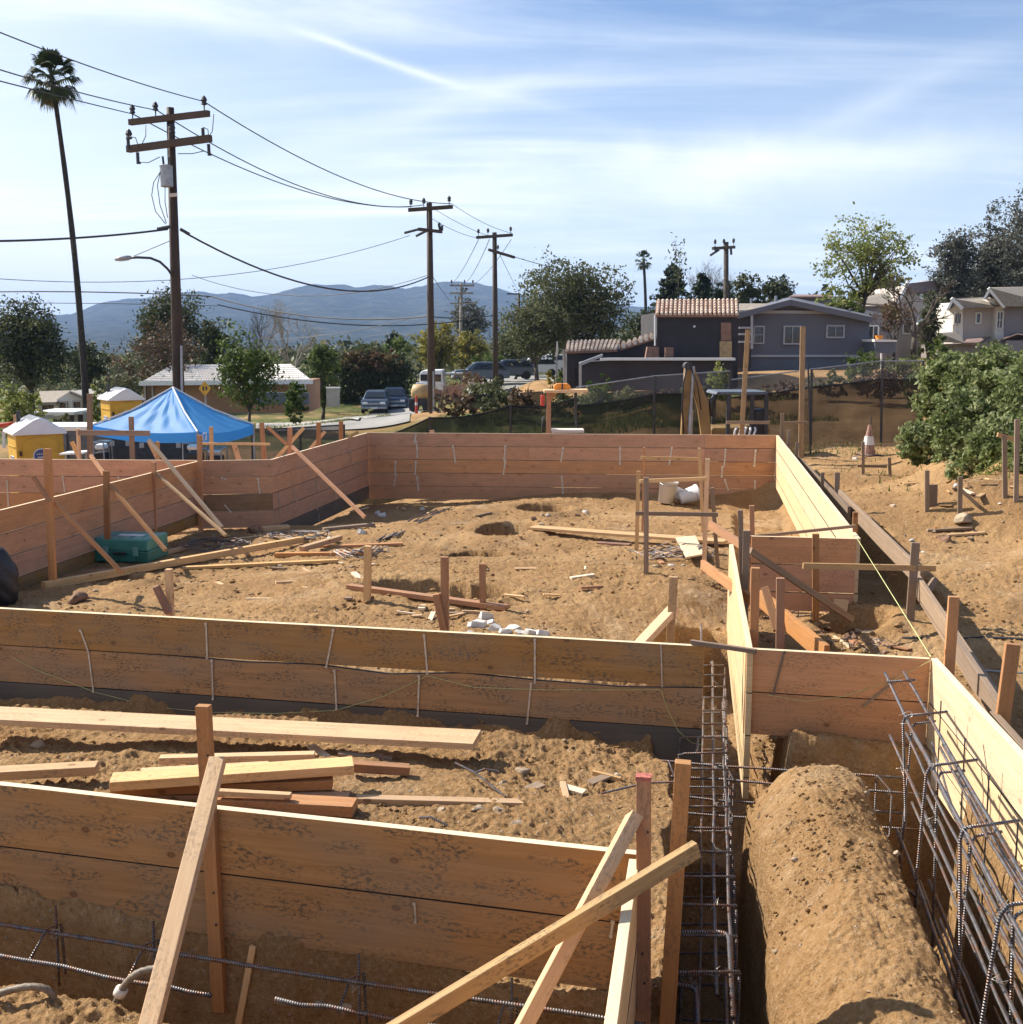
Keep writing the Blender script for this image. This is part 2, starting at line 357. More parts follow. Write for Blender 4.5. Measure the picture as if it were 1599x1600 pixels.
simple('glass', (.02, .025, .03), .08, 0, var=.1, spec=.8); simple('beige_wall', (.44, .38, .34), .85, var=.06, scale=.5); simple('cream_wall', (.70, .65, .57), .85, var=.05, scale=.5)
simple('low_wall', (.24, .20, .18), .85, var=.1, scale=.5); simple('tan_wall', (.38, .21, .12), .85, var=.1, scale=.5); simple('shingle', (.30, .255, .205), .9, var=.15, scale=6, bump=.3); simple('shingle_red', (.24, .16, .14), .9, var=.15, scale=6, bump=.3)
simple('taupe_wall', (.25, .22, .23), .85, var=.06, scale=.5)
simple('concrete', (.42, .40, .37), .85, var=.12, scale=1.5, bump=.2); simple('asphalt', (.30, .285, .26), .9, var=.12, scale=.7)
simple('cone_dusty', (.42, .24, .18), .7, var=.3, scale=20); simple('orange_paint', (.85, .30, .03), .5); simple('red_paint', (.60, .07, .04), .5); simple('red_faded', (.50, .15, .11), .7, var=.3, scale=60); simple('rubber', (.025, .025, .025), .8)
simple('car_blue', (.035, .06, .11), .25, .3, var=.05); simple('car_silver', (.10, .13, .17), .3, .5, var=.05); simple('car_white', (.78, .78, .78), .3, var=.03)
simple('tank_tan', (.50, .33, .14), .6); simple('digger_yellow', (.28, .17, .06), .6, var=.25, scale=2); simple('string_yellow', (.55, .55, .22), .6)
simple('hose', (.22, .17, .12), .6, var=.25, scale=20, bump=.5); simple('panel_brown', (.28, .15, .10), .7); simple('panel_tan', (.47, .31, .15), .7)
simple('tarp_dark', (.035, .035, .042), .7, var=.2); simple('skip_grey', (.10, .12, .15), .6)
simple('bark', (.10, .08, .062), .95, var=.3, scale=4, bump=.6); simple('pale_bark', (.34, .29, .24), .9, var=.25, scale=3, bump=.4); simple('palm_bark', (.045, .038, .032), .95, var=.3, scale=6, bump=.5)
# clay tiles
for nm, cs in (('tile_red', ((.58, .42, .31), (.72, .60, .48), (.34, .19, .13))), ('tile_grey', ((.56, .47, .38), (.68, .61, .52), (.33, .25, .19))), ('tile_white', ((.80, .77, .72), (.70, .64, .58), (.10, .08, .07)))):
    m, nt, b, out = newmat(nm); T = NT(nt); oc = T.n('ShaderNodeTexCoord')
    n = T.noise(oc.outputs['Object'], 2.2, 3, .7); T.l(T.ramp(n, [(.3, cs[2]), (.45, cs[0]), (.6, cs[1])]), b.inputs['Base Color']); b.inputs['Roughness'].default_value = .8
# foliage
def foliage(name, cols, tr=.3):
    m, nt, b, out = newmat(name); T = NT(nt); at = T.n('ShaderNodeAttribute', attribute_name='hue')
    c = T.ramp(at.outputs['Fac'], [(i/(len(cols)-1), k) for i, k in enumerate(cols)])
    T.l(c, b.inputs['Base Color']); b.inputs['Roughness'].default_value = .6; b.inputs['Specular IOR Level'].default_value = .25
    t = T.n('ShaderNodeBsdfTranslucent'); T.l(T.mix(.5, c, (.45, .5, .1), 'MIX') if False else c, t.inputs[0]); mx = T.n('ShaderNodeMixShader', Fac=tr)
    T.l(b.outputs[0], mx.inputs[1]); T.l(t.outputs[0], mx.inputs[2]); T.l(mx.outputs[0], out.inputs[0])
foliage('leaf_dark', [(.028, .04, .016), (.055, .07, .028), (.085, .098, .04), (.14, .14, .07)])
foliage('leaf_olive', [(.045, .056, .022), (.085, .096, .04), (.13, .14, .06), (.22, .21, .11)])
foliage('leaf_green', [(.03, .055, .012), (.06, .10, .02), (.11, .15, .035), (.22, .25, .08)], .4)
foliage('leaf_bright', [(.06, .09, .02), (.14, .18, .035), (.24, .26, .07), (.44, .42, .17)], .4)
foliage('leaf_vine', [(.06, .085, .028), (.15, .19, .06), (.25, .29, .12), (.46, .46, .26)], .42)
foliage('leaf_yellow', [(.09, .10, .02), (.18, .17, .035), (.28, .24, .05), (.38, .3, .07)], .45)
foliage('leaf_brown', [(.05, .032, .022), (.10, .06, .04), (.14, .09, .06), (.10, .10, .04)])
foliage('leaf_grey', [(.055, .06, .045), (.10, .105, .08), (.15, .15, .12), (.24, .235, .2)])
foliage('leaf_conifer', [(.012, .025, .014), (.025, .042, .022), (.04, .06, .03), (.06, .075, .04)], .15)
foliage('leaf_red', [(.10, .04, .03), (.17, .085, .05), (.16, .12, .05), (.08, .10, .03)])
foliage('leaf_palm', [(.02, .035, .012), (.045, .065, .022), (.09, .10, .04), (.22, .17, .10)], .2)
foliage('grass_blade', [(.05, .08, .015), (.12, .16, .035), (.22, .23, .07), (.35, .3, .13)], .4)
# see-through mesh screens
def screen(name, c, alpha):
    m, nt, b, out = newmat(name); T = NT(nt); b.inputs['Base Color'].default_value = (*c, 1); b.inputs['Roughness'].default_value = .9
    tr = T.n('ShaderNodeBsdfTransparent'); mx = T.n('ShaderNodeMixShader'); geo = T.n('ShaderNodeNewGeometry')
    n = T.noise(geo.outputs['Position'], .8, 3); T.l(T.ramp(n, [(.3, alpha-.1), (.7, alpha+.1)]), mx.inputs[0])
    T.l(tr.outputs[0], mx.inputs[1]); T.l(b.outputs[0], mx.inputs[2]); T.l(mx.outputs[0], out.inputs[0])
screen('screen_green', (.016, .026, .016), .88); screen('screen_brown', (.028, .02, .015), .85); screen('chainlink', (.25, .25, .26), .22); screen('screen_grey', (.07, .066, .06), .78)
# ================================================================== GROUND
def build_ground():
    a1 = math.radians(33); na = 760
    ang = np.concatenate([np.linspace(-math.pi, -a1, 60, endpoint=False), np.linspace(-a1, a1, na, endpoint=False), np.linspace(a1, math.pi, 60, endpoint=False)])
    r = np.concatenate([np.linspace(.25, 2.2, 14, endpoint=False), np.geomspace(2.2, 9, 620, endpoint=False), np.geomspace(9, 32, 420, endpoint=False), np.geomspace(32, 400, 150, endpoint=False), np.geomspace(400, 9000, 30)])
    A, R = np.meshgrid(ang, r); X = R*np.sin(A); Y = R*np.cos(A); Z = big_h(X, Y)
    f = np.clip(1.4-R/45, .25, 1)*np.where(R > 60, np.clip(1-(R-60)/100, 0, 1), 1)
    Z += f*(.035*fbm(X*1.7, Y*1.7, 31, 4) + .016*fbm(X*9, Y*9, 35, 4) + .010*np.abs(fbm(X*28, Y*28, 37, 3)))
    wet = sm((fbm(X*.9, Y*.9, 51, 3)+.15)/.5)
    wx = X+.03*fbm(X*22, Y*22, 55, 3); wy = Y+.03*fbm(X*22+9, Y*22, 57, 3); rdg = segd(X, Y, (1.22, 2.0), (1.70, 5.75)); q_ = np.where((rdg < .5) & (Y < 6.6), .06, 1.0); rough = (.45+.9*sm((fbm(X*1.3, Y*1.3, 53, 3)+.3)/.7))*np.where(q_ < .5, .65, 1)
    Z += f*(q_*clods(wx, wy, .12, 41, .05)*.26*wet + q_*clods(wx, wy, .05, 43, .2)*.30 + q_*clods(wx, wy, .026, 47, .30)*.36*(R < 12))
    Z += f*rough*(-.030*np.abs(fbm(X*11, Y*11, 62, 4)) + .016*(1-2*np.abs(fbm(X*26, Y*26, 64, 3))) + .011*fbm(X*55, Y*55, 58, 2)*(R < 16))
    # shoe-sized dents trodden into the soil
    dn = clods(X+.05*fbm(X*5, Y*5, 67, 2), Y*.6, .42, 66, .35); Z -= np.where((R < 26), .12*dn*sm((fbm(X*.7, Y*.7, 68, 2)+.2)/.4), 0)
    Z += np.where(R > 34, .10*fbm(X*.25, Y*.25, 61, 3), 0)*np.clip((R-34)/30, 0, 1)
    n = len(ang); m = len(r); idx = np.arange(m*n).reshape(m, n)
    q = np.stack([idx[:-1, :], np.roll(idx, -1, 1)[:-1, :], np.roll(idx, -1, 1)[1:, :], idx[1:, :]], -1).reshape(-1, 4)[:, ::-1]
    # grass cover where the slopes are green
    g = np.zeros_like(X)
    for cx, cy, rx, ry in [(-9,66,11,14),(-20,60,14,12),(-3,41,7,5),(-14,45,6,9),(0,120,40,50),(-50,100,45,60),(60,110,50,60)]:
        d = np.sqrt(((X-cx)/rx)**2+((Y-cy)/ry)**2); g = np.maximum(g, 1-sm((d-.7)/.4))
    g *= sm((fbm(X*.6, Y*.6, 71, 4)+.55)/.4)
    g = np.maximum(g, sm((R-110)/60)); g[R < 24] = 0
    V = np.stack([X, Y, Z], -1).reshape(-1, 3); c = len(V); V = np.vstack([V, [[0, 0, G(0, 0)]]])
    me_q = q; o = fast_mesh('ground', V, me_q, 'dirt', hue=np.append(g.ravel(), 0), smooth=True)
    tag(o, kind='structure')
build_ground()
# small stones and crumbs of soil
def ico(n=0):
    t = (1+5**.5)/2; v = np.array([(-1,t,0),(1,t,0),(-1,-t,0),(1,-t,0),(0,-1,t),(0,1,t),(0,-1,-t),(0,1,-t),(t,0,-1),(t,0,1),(-t,0,-1),(-t,0,1)], float); v /= np.linalg.norm(v[0])
    f = [(0,11,5),(0,5,1),(0,1,7),(0,7,10),(0,10,11),(1,5,9),(5,11,4),(11,10,2),(10,7,6),(7,1,8),(3,9,4),(3,4,2),(3,2,6),(3,6,8),(3,8,9),(4,9,5),(2,4,11),(6,2,10),(8,6,7),(9,8,1)]
    for _ in range(n):
        nf = []; v = list(map(tuple, v)); cache = {}
        def mid(a, b):
            k = (min(a, b), max(a, b))
            if k not in cache:
                p = (np.array(v[a])+np.array(v[b])); p /= np.linalg.norm(p); cache[k] = len(v); v.append(tuple(p))
            return cache[k]
        for a, b, c in f:
            ab, bc, ca = mid(a, b), mid(b, c), mid(c, a); nf += [(a, ab, ca), (b, bc, ab), (c, ca, bc), (ab, bc, ca)]
        f = nf; v = np.array(v)
    return np.array(v), np.array(f)
def scatter_stones(name, label, N, mat, rmin, rmax, r0, r1, amax=.47, seed=1):
    g = np.random.default_rng(seed); v0, f0 = ico(0)
    r = np.exp(g.uniform(math.log(r0), math.log(r1), N)); a = g.uniform(-amax, amax, N); X = r*np.sin(a); Y = r*np.cos(a)
    keep = fbm(X*.8, Y*.8, 51+seed, 3) > g.uniform(-.6, .35, N); X = X[keep]; Y = Y[keep]; r = r[keep]; n = len(X)
    Z = big_h(X, Y); s = rmin*(rmax/rmin)**(g.uniform(0, 1, n)**2.4)*np.clip(r/11, .3, 1)
    nz = g.uniform(.65, 1.3, (n, 12, 1)); sc = np.stack([s*g.uniform(.8, 1.5, n), s*g.uniform(.7, 1.2, n), s*g.uniform(.45, .8, n)], -1)[:, None, :]
    P_ = v0[None]*nz*sc; th = g.uniform(0, 6.28, n); c, s_ = np.cos(th)[:, None], np.sin(th)[:, None]
    x = P_[..., 0]*c-P_[..., 1]*s_+X[:, None]; y = P_[..., 0]*s_+P_[..., 1]*c+Y[:, None]; z = P_[..., 2]+Z[:, None]+s[:, None]*.25
    V = np.stack([x, y, z], -1).reshape(-1, 3); Fq = (f0[None]+np.arange(n)[:, None, None]*12).reshape(-1, 3)
    o = fast_mesh(name, V, Fq, mat, nv=3); tag(o, label, kind='stuff'); return o
scatter_stones('gravel', 'loose crumbs of soil lying over the dirt pad', 62000, 'clod', .004, .030, 3, 34, seed=1)
scatter_stones('gravel', 'small pale stones strewn over the dirt', 7000, 'rock', .004, .028, 3, 34, seed=2)
def rock(px, py, w, mat='rock', label=None, flat=.65, name='rock', group=None, seed=None, dz=0.0, cat='rock'):
    p = gp(px, py); r = w/F*p.y/2; g = np.random.default_rng(int(px*7+py)); v, f = ico(1 if mat == 'white_rock' else 2)
    dirs = g.normal(size=(12, 3)); dirs /= np.linalg.norm(dirs, axis=1)[:, None]; k = g.uniform(.42, .85, 12)
    for d, kk in zip(dirs, k):      # cut flat facets
        h = v@d; over = h > kk; v[over] -= np.outer(h[over]-kk, d)
    v = v*np.array([1, g.uniform(.6, 1), flat*g.uniform(.7, 1.15)])*r*1.35; v += g.normal(size=v.shape)*r*.03; th = g.uniform(0, 3.1)
    R_ = np.array([[math.cos(th), -math.sin(th), 0], [math.sin(th), math.cos(th), 0], [0, 0, 1]]); v = v@R_.T*[1, 1, 1]+np.array([p.x, p.y, p.z+r*flat*.35+dz])
    o = fast_mesh(name, v, f, mat, nv=3); tag(o, label, cat, group); return o
def chunk(px, py, w, label, group='white rubble pieces'):
    p = gp(px, py); r = w/F*p.y/2; g = random.Random(int(px*3+py)); n = g.choice([4, 5, 5, 6]); a0 = g.uniform(0, 6); th = r*g.uniform(.5, 1.0)
    R_ = Matrix.Rotation(g.uniform(-.5, .5), 3, 'X')@Matrix.Rotation(g.uniform(-.4, .4), 3, 'Y'); c = p+Vector((0, 0, th*.35)); b0 = [Vector((math.cos(a0+k*6.283/n+g.uniform(-.25, .25)), math.sin(a0+k*6.283/n+g.uniform(-.25, .25))*.8, 0))*r*g.uniform(.8, 1.15) for k in range(n)]
    lo = [c+R_@(q-Vector((0, 0, th/2))) for q in b0]; hi = [c+R_@(q*g.uniform(.72, 1.0)+Vector((g.uniform(-.1, .1)*r, 0, th/2*g.uniform(.6, 1.1)))) for q in b0]; mb = MB(); mb.v = [tuple(q) for q in lo+hi]
    mb.f = [tuple(range(n))[::-1], tuple(range(n, 2*n))]+[(k, (k+1) % n, n+(k+1) % n, n+k) for k in range(n)]; mb.uv = [(0, 0)]*(2*n+4*n); mb.mi = [0]*(n+2)
    tag(mb.build('white_stone', 'white_rock', None, bevel=r*.06), label, 'stone', group)
def scraps():
    g = random.Random(4)
    zones = [(400, 840, 90, 14), (620, 800, 70, 8), (560, 880, 90, 12), (900, 905, 120, 30), (1060, 870, 40, 14), (700, 960, 120, 10), (1480, 830, 60, 12), (1330, 1005, 50, 12), (1430, 900, 60, 40), (450, 920, 150, 30), (1500, 770, 60, 20), (500, 1200, 60, 20), (900, 1230, 90, 25)]
    for i in range(90):
        z = g.choice(zones); px = z[0]+g.gauss(0, z[2]*.6); py = z[1]+g.gauss(0, z[3]*.6); p = gp(px, py); L = g.uniform(.06, .32); a = g.uniform(0, 3.1); d = Vector((math.cos(a), math.sin(a), g.uniform(-.1, .1)))*L/2; mb = MB(); c = p+Vector((0, 0, .02)); mb.beam(c-d, c+d, g.uniform(.02, .07), g.uniform(.006, .03)); tag(mb.build('wood_scrap', g.choice(['pine', 'pine', 'fir', 'old_or_shaded_wood', 'board_edge_lit']), None), 'small wooden offcut or splinter lying on the dirt', 'wood scrap', 'wood scraps on the dirt')
scraps()
# ================================================================== FORMWORK WALLS
def wall(a, b, heights, mat, label, ties=(), top=1.0, th=.04, splits=(), lip=None, name='formwork_wall', group='formwork walls of stacked boards', tieoff=.004, matb=None, warp=()):
    a = Vector((a[0], a[1], 0)); b = Vector((b[0], b[1], 0)); n = Vector((b.y-a.y, -(b.x-a.x), 0)).normalized()
    if n.dot(Vector((0, 0, 0))-a) < 0: n = -n      # n faces the camera
    e = empty(name, a.lerp(b, .5)+Vector((0, 0, top-sum(heights))), label, 'formwork', group)
    d = (b-a).normalized(); z = top; L = (b-a).length
    for i, h in enumerate(heights):
        cuts = [0]+sorted(s for s in (splits[i] if i < len(splits) else ()))+[1]
        for c0, c1 in zip(cuts[:-1], cuts[1:]):
            A = a.lerp(b, c0)+d*(.002 if c0 else 0); B = a.lerp(b, c1)-d*(.002 if c1 < 1 else 0)
            mb = MB(); off = -n*(th/2+random.uniform(0, .004)); hh = h-(.005 if a.y < 9 else .012)
            # a slightly crooked board: several stations along its length
            ns = max(2, int((B-A).length/.5)); pts = [A.lerp(B, t/ns) for t in range(ns+1)]
            prevq = None; u = random.random()*5
            for j, p in enumerate(pts):
                dz = random.uniform(-.0015, .0015) if h > .1 else 0; sag = 0
                for (bi, s0, s1, amt) in warp:
                    if bi == i:
                        t = ((p-a).dot(d)/L-s0)/(s1-s0)
                        if 0 < t < 1: sag += amt*math.sin(math.pi*t)
                o_ = off+n*random.uniform(-.0015, .0015)
                q = [p+o_+n*th/2+Vector((0, 0, z-hh)), p+o_+n*th/2+Vector((0, 0, z+dz-sag)), p+o_-n*th/2+Vector((0, 0, z+dz-sag)), p+o_-n*th/2+Vector((0, 0, z-hh))]
                if prevq:
                    s = (pts[j]-pts[j-1]).length; vv = [0, h, h+th, 2*h+th, 2*h+2*th]
                    for k in range(4):
                        k2 = (k+1) % 4; mb.m = (1 if i == 0 else 2) if k == 1 else 0  # top row's upper face painted sunlit, lower rows' upper faces painted as shade
                        mb.face([prevq[k], prevq[k2], q[k2], q[k]], [(u, vv[k]), (u, vv[k+1]), (u+s, vv[k+1]), (u+s, vv[k])])
                    u += s
                else: mb.face(q, [(0, 0), (0, h), (.02, h), (.02, 0)])
                prevq = q
            mb.m = 0; mb.face(prevq[::-1], [(0, 0), (0, h), (.02, h), (.02, 0)])
            import bmesh
            o = mb.build('board', [(matb[i] if matb and matb[i] else mat), 'board_edge_lit', 'seam_shade'], e)
            bm_ = bmesh.new(); bm_.from_mesh(o.data); bmesh.ops.remove_doubles(bm_, verts=bm_.verts, dist=1e-5); bmesh.ops.recalc_face_normals(bm_, faces=bm_.faces); bm_.to_mesh(o.data); bm_.free()
            if a.y < 9 or b.y < 9:
                md = o.modifiers.new('edge', 'BEVEL'); md.width = .003; md.segments = 2
        z -= h
    for t in ties:
        p0 = on_plane(t[0], t[1], a, b, tieoff); p1 = on_plane(t[2], t[3], a, b, tieoff)
        w = (t[4] if len(t) > 4 else .012)
        mb = MB(); mb.beam(p0, p1, w, .004, up=n)
        mb.lathe(p0+n*.002, [(w*.9, 0), (w*.9, .006)], 8, axis=n); mb.lathe(p1+n*.002, [(w*.8, 0), (w*.8, .006)], 8, axis=n)
        mb.build('form_tie', 'tie_steel' if not (len(t) > 5) else t[5], e)
    return e
W1a, W1b = (-3.75, 5.18), (.49, 4.14); W2a, W2b_ = (-4.6, 8.36), (1.27, 7.16)
wall(W1a, W1b, [.3, .3], 'form_board', 'nearest form wall, two wide boards splashed with mud, crossing the lower left', splits=[(), (.0,)],
     ties=[(648, 1412, 650, 1440, .008), (958, 1440, 955, 1462, .01)])
wall(W2a, W2b_, [.287, .287, .26], 'form_board', 'long three-board form wall across the middle with wavy gap and nailed metal ties',
     ties=[(126, 985, 138, 1018), (138, 1018, 146, 1080), (322, 975, 324, 1028), (331, 1032, 333, 1092), (521, 985, 510, 1042), (523, 1048, 526, 1108), (663, 993, 668, 1052), (655, 1056, 653, 1118), (836, 1000, 836, 1066), (830, 1068, 824, 1130), (1033, 1008, 1035, 1072, .008)],
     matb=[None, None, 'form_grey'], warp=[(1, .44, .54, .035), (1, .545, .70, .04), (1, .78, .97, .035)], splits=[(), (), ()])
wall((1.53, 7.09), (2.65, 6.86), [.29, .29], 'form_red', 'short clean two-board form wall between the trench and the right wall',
     ties=[(1226, 1019, 1209, 1084, .012, 'old_or_shaded_wood'), (1398, 1065, 1352, 1102, .012, 'old_or_shaded_wood')])
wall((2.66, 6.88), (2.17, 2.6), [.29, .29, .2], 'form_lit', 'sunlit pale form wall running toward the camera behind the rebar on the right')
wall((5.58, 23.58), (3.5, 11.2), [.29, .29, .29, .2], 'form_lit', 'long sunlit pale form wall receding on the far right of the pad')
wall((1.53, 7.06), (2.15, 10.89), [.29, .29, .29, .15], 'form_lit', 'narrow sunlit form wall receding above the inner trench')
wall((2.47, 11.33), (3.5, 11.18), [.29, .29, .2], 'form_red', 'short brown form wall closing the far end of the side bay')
wall((.50, 4.10), (.06, 1.6), [.3, .3], 'pine', 'pale form wall edge running toward the camera beside the near stakes')
bt = [(650,680,648,690),(650,690,652,700),(708,697,712,722),(790,697,788,718),(790,720,787,740),(652,702,652,714),(650,722,649,740),(652,745,654,765),(618,722,618,742),(619,742,616,758),
      (880,700,877,720),(878,745,880,770),(969,700,969,725),(1050,700,1046,725),(1134,703,1132,728),(1181,704,1179,728),(1129,730,1128,745),(1133,750,1138,765),(1180,752,1180,768),(1220,700,1222,716)]
wall((-3.11, 24.23), (5.58, 23.58), [.29, .29, .29, .29, .29], 'form_red', 'long reddish form wall across the far end of the pad',
     ties=[t+(.03,) for t in bt], splits=[(.83,), (.83, .4), (.83,), (.83, .25), (.83,)])
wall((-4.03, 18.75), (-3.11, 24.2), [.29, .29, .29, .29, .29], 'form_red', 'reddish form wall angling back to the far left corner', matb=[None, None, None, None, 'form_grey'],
     ties=[(436,772,438,800,.025),(458,765,463,783,.025),(495,753,497,765,.025),(493,780,496,796,.025),(547,702,550,723,.025),(568,724,570,738,.025),(498,805,499,815,.025),(524,763,526,778,.025)])
wall((-5.19, 18.55), (-4.03, 18.75), [.29, .29, .29, .29], 'form_red', 'short reddish form wall facing the camera beside the white-posted corner', ties=[(403,748,406,770,.02),(352,790,361,800,.02),(347,747,352,748,.02)], matb=[None, None, 'form_board', None])
wall((-6.5, 10.2), (-5.19, 18.5), [.29, .29, .29, .2], 'form_red', 'reddish form wall receding along the left with three braced stakes', matb=[None, None, 'form_red', 'form_board'])
wall((-13.0, 19.1), (-5.22, 18.62), [.29, .29, .29, .29], 'form_red', 'low reddish form wall behind the left wall in front of the yellow toilets',
     ties=[(11,752,13,790,.02),(98,745,101,767,.02),(185,746,186,752,.02)])
# ================================================================== LOOSE TIMBER helpers
def stick(px0, py0, px1, py1, y, w=.055, d=.04, mat='fir', name='stake', label='', y1=None, cat=None, group=None, ext=.0, top=None, z1=None):
    a = PY(px0, py0, y); b = PY(px1, py1, y if y1 is None else y1)
    if ext: b = b+(b-a).normalized()*ext
    mb = MB(); up = Vector((-.17, -1, 0)) if abs((b-a).normalized().z) > .5 else Vector((0, 0, 1))
    if abs((b-a).normalized().z) > .5: mb.beam(a, b, w, d, up=up)
    else: mb.beam(a, b, d, w, up=up)
    o = mb.build(name, mat, None, bevel=.003 if y < 9 else 0); tag(o, label, cat or name.replace('_', ' '), group)
    if top:
        mt = MB(); u = (b-a).normalized(); mt.beam(a-u*.002, a+u*.014, w+.004, d+.004, up=up); mt.build('painted_tip', top, o)
    return o
def stake_on(px0, py0, px1, py1, w=.05, mat='fir', label='', d=.04, group=None, top=None, name='stake'):
    g_ = gp(px1, py1); return stick(px0, py0, px1, py1, g_.y, w, d, mat, name, label, ext=.12, group=group, top=top)
def lay(px0, py0, px1, py1, w=.09, t=.04, mat='pine', label='', name='plank', z0=0, z1=0, group='loose timber on the dirt', cat='lumber'):
    a = gp(px0, py0); b = gp(px1, py1)
    # rest on the highest ground under it
    up = max(G(*(a.lerp(b, k/8).xy))-a.lerp(b, k/8).z for k in range(9)); up = max(up, 0)
    a.z += t/2+z0+up*.6; b.z += t/2+z1+up*.6
    mb = MB(); mb.beam(a, b, w, t); o = mb.build(name, mat, None, bevel=.003); tag(o, label, cat, group); return o
ST = 'stakes driven beside the forms'; BR = 'diagonal braces of the forms'
# near group
NAILS = []
stick(318, 1102, 341, 1530, 4.56, .06, .04, 'fir', label='tall stake nailed to the nearest wall on the left, crossed by a diagonal brace', group=ST, ext=.15)
stick(340, 1188, 222, 1650, 4.5, .05, .065, 'pine', 'brace', 'bright diagonal two-by-four leaning on the left near stake', y1=3.35, ext=.3, group=BR, cat='brace')
stick(1006, 1212, 1006, 1640, 4.03, .055, .04, 'fir', label='near stake with a red painted top at the end of the wall', group=ST, top='red_faded')
for q in ((1004, 1490), (1007, 1536), (1012, 1300), (1061, 1230), (1048, 1420), (325, 1180), (334, 1395), (338, 1445)):
    p = PY(q[0], q[1], 3.995 if q[0] > 900 else 4.525); mb = MB(); mb.lathe(p, [(.005, 0), (.005, .006)], 8, axis=(0, -1, 0)); o = mb.build('nail_head', 'dark_metal', None); NAILS.append((o, q[0]))
stick(1068, 1190, 1040, 1640, 4.0, .06, .05, 'fir', label='taller bare-topped near stake right of the red-topped one', group=ST)
stick(992, 1275, 805, 1630, 4.04, .05, .075, 'pine', 'brace', 'steep sunlit brace falling left from the red-topped stake', y1=3.42, ext=.3, group=BR, cat='brace')
stick(1089, 1326, 600, 1622, 3.86, .062, .034, 'pine_worn', 'brace', 'long slanting two-by-four crossing in front of both near stakes', y1=3.3, group=BR, cat='brace')
stake_on(396, 1478, 376, 1585, .03, 'pine', 'small split wooden stake poking from the near soil', d=.02)
for o, qx in NAILS: o.parent = [k for k in COL.objects if k.get('label', '').startswith('near stake with a red' if 990 < qx < 1020 else ('taller bare' if qx > 1020 else 'tall stake nailed'))][0]
# behind the middle wall
stick(264, 889, 267, 975, 8.35, .05, .045, 'pine', label='short stake behind the left part of the middle wall, red block beside it', group=ST)
stick(244, 916, 264, 958, 8.3, .05, .04, 'panel_brown', 'brace_block', 'short red-brown block leaning on the left middle stake', cat='wood block')
stake_on(575, 853, 574, 938, .068, 'pine', 'lone round-edged pale stake wrapped with wire in the pad', d=.06, group=ST)
stick(695, 870, 696, 1000, 8.0, .055, .045, 'fir', label='tallest stake right behind the middle wall near the white rocks', group=ST)
stick(682, 928, 694, 985, 7.98, .05, .04, 'fir', 'brace_block', 'small wedge block nailed to the stake near the white rocks', cat='wood block')
stake_on(754, 881, 755, 952, .06, 'fir', 'short stake at the right end of the plank over the pit', group=ST)
stick(1053, 901, 1047, 1012, 7.75, .06, .05, 'pine', label='stake at the head of the inner trench carrying a sunlit brace', group=ST)
stick(1054, 950, 1000, 1008, 7.8, .05, .08, 'pine', 'brace', 'short sunlit brace from the trench-head stake down to the middle wall', y1=7.5, group=BR, cat='brace')
# batter frames in the pad
BF = 'posts of the batter frame'
for i, (a, b, c, d, w, m_, l) in enumerate([(998,736,995,860,.05,'pine','rear left post of the batter frame, above the white buckets side'),(1010,746,1010,899,.055,'old_or_shaded_wood','dark front left post of the batter frame'),
    (1007,699,1004,832,.03,'fir','thin far left post of the batter frame'),(1093,700,1099,830,.05,'pine','far right post of the batter frame, leaning'),
    (1106,717,1100,898,.055,'pine','front right post of the batter frame'),(1113,762,1122,888,.05,'old_or_shaded_wood','leaning dark post right of the batter frame')]):
    stake_on(a, b, c, d, w, m_, l, group=BF)
for i, (a, b, c, d, yy, yb, l) in enumerate([(1002,715,1093,717,17.0,17.0,'highest thin rail of the batter frame'),(1000,752,1104,748,13.2,13.2,'middle pale rail of the batter frame'),(993,802,1122,804,12.6,12.6,'lowest weathered rail of the batter frame')]):
    stick(a, b, c, d, yy, .045, .03, 'old_or_shaded_wood' if i == 2 else 'pine', 'rail', l, y1=yb, cat='rail', group='rails of the batter frame')
stick(1110, 820, 1160, 852, 11.6, .08, .04, 'fir', 'brace', 'upper brown brace reaching from batter frame to inner wall stakes', y1=10.9, group=BR, cat='brace')
stick(1098, 882, 1175, 938, 10.6, .09, .04, 'fir', 'brace', 'lower brown brace crossing over the inner sunlit wall', y1=9.4, group=BR, cat='brace')
# side bay stakes
for a, b, c, d, yy, w, m_, l in [(1157,797,1160,905,10.9,.05,'old_or_shaded_wood','leftmost dark stake of the side bay, nearest the batter frame'),(1167,829,1163,985,9.6,.06,'old_or_shaded_wood','broad dark stake against the inner wall, long brace nailed to it'),(1175,790,1176,850,11.6,.05,'fir','stake standing just left of the far side-bay wall'),
    (1181,887,1178,1018,7.6,.06,'fir','near stake on the inner wall, left of its shorter twin'),(1220,903,1219,1026,7.35,.055,'fir','stake directly behind the short clean two-board wall'),
    (1275,834,1275,990,10.9,.065,'fir','tall stake in front of the far side-bay wall')]:
    stick(a, b, c, d, yy, w, .045, m_, label=l, group=ST, ext=.12)
stick(1431, 848, 1420, 998, 10.4, .075, .04, 'old_or_shaded_wood', label='weathered grey stake on the right holding the bay rail', group=ST, ext=.1)
stick(1172, 860, 1332, 968, 9.7, .055, .04, 'old_or_shaded_wood', 'brace', 'long thin dark brace slanting across the side bay', y1=10.6, group=BR, cat='brace')
stick(1190, 935, 1292, 1024, 8.6, .14, .04, 'fir', 'brace', 'wide plank brace dropping behind the short clean wall', y1=7.25, group=BR, cat='brace')
stick(1196, 918, 1215, 985, 8.2, .06, .05, 'fir', 'brace', 'short steep brace with a pale sawn end in the side bay', y1=8.0, group=BR, cat='brace')
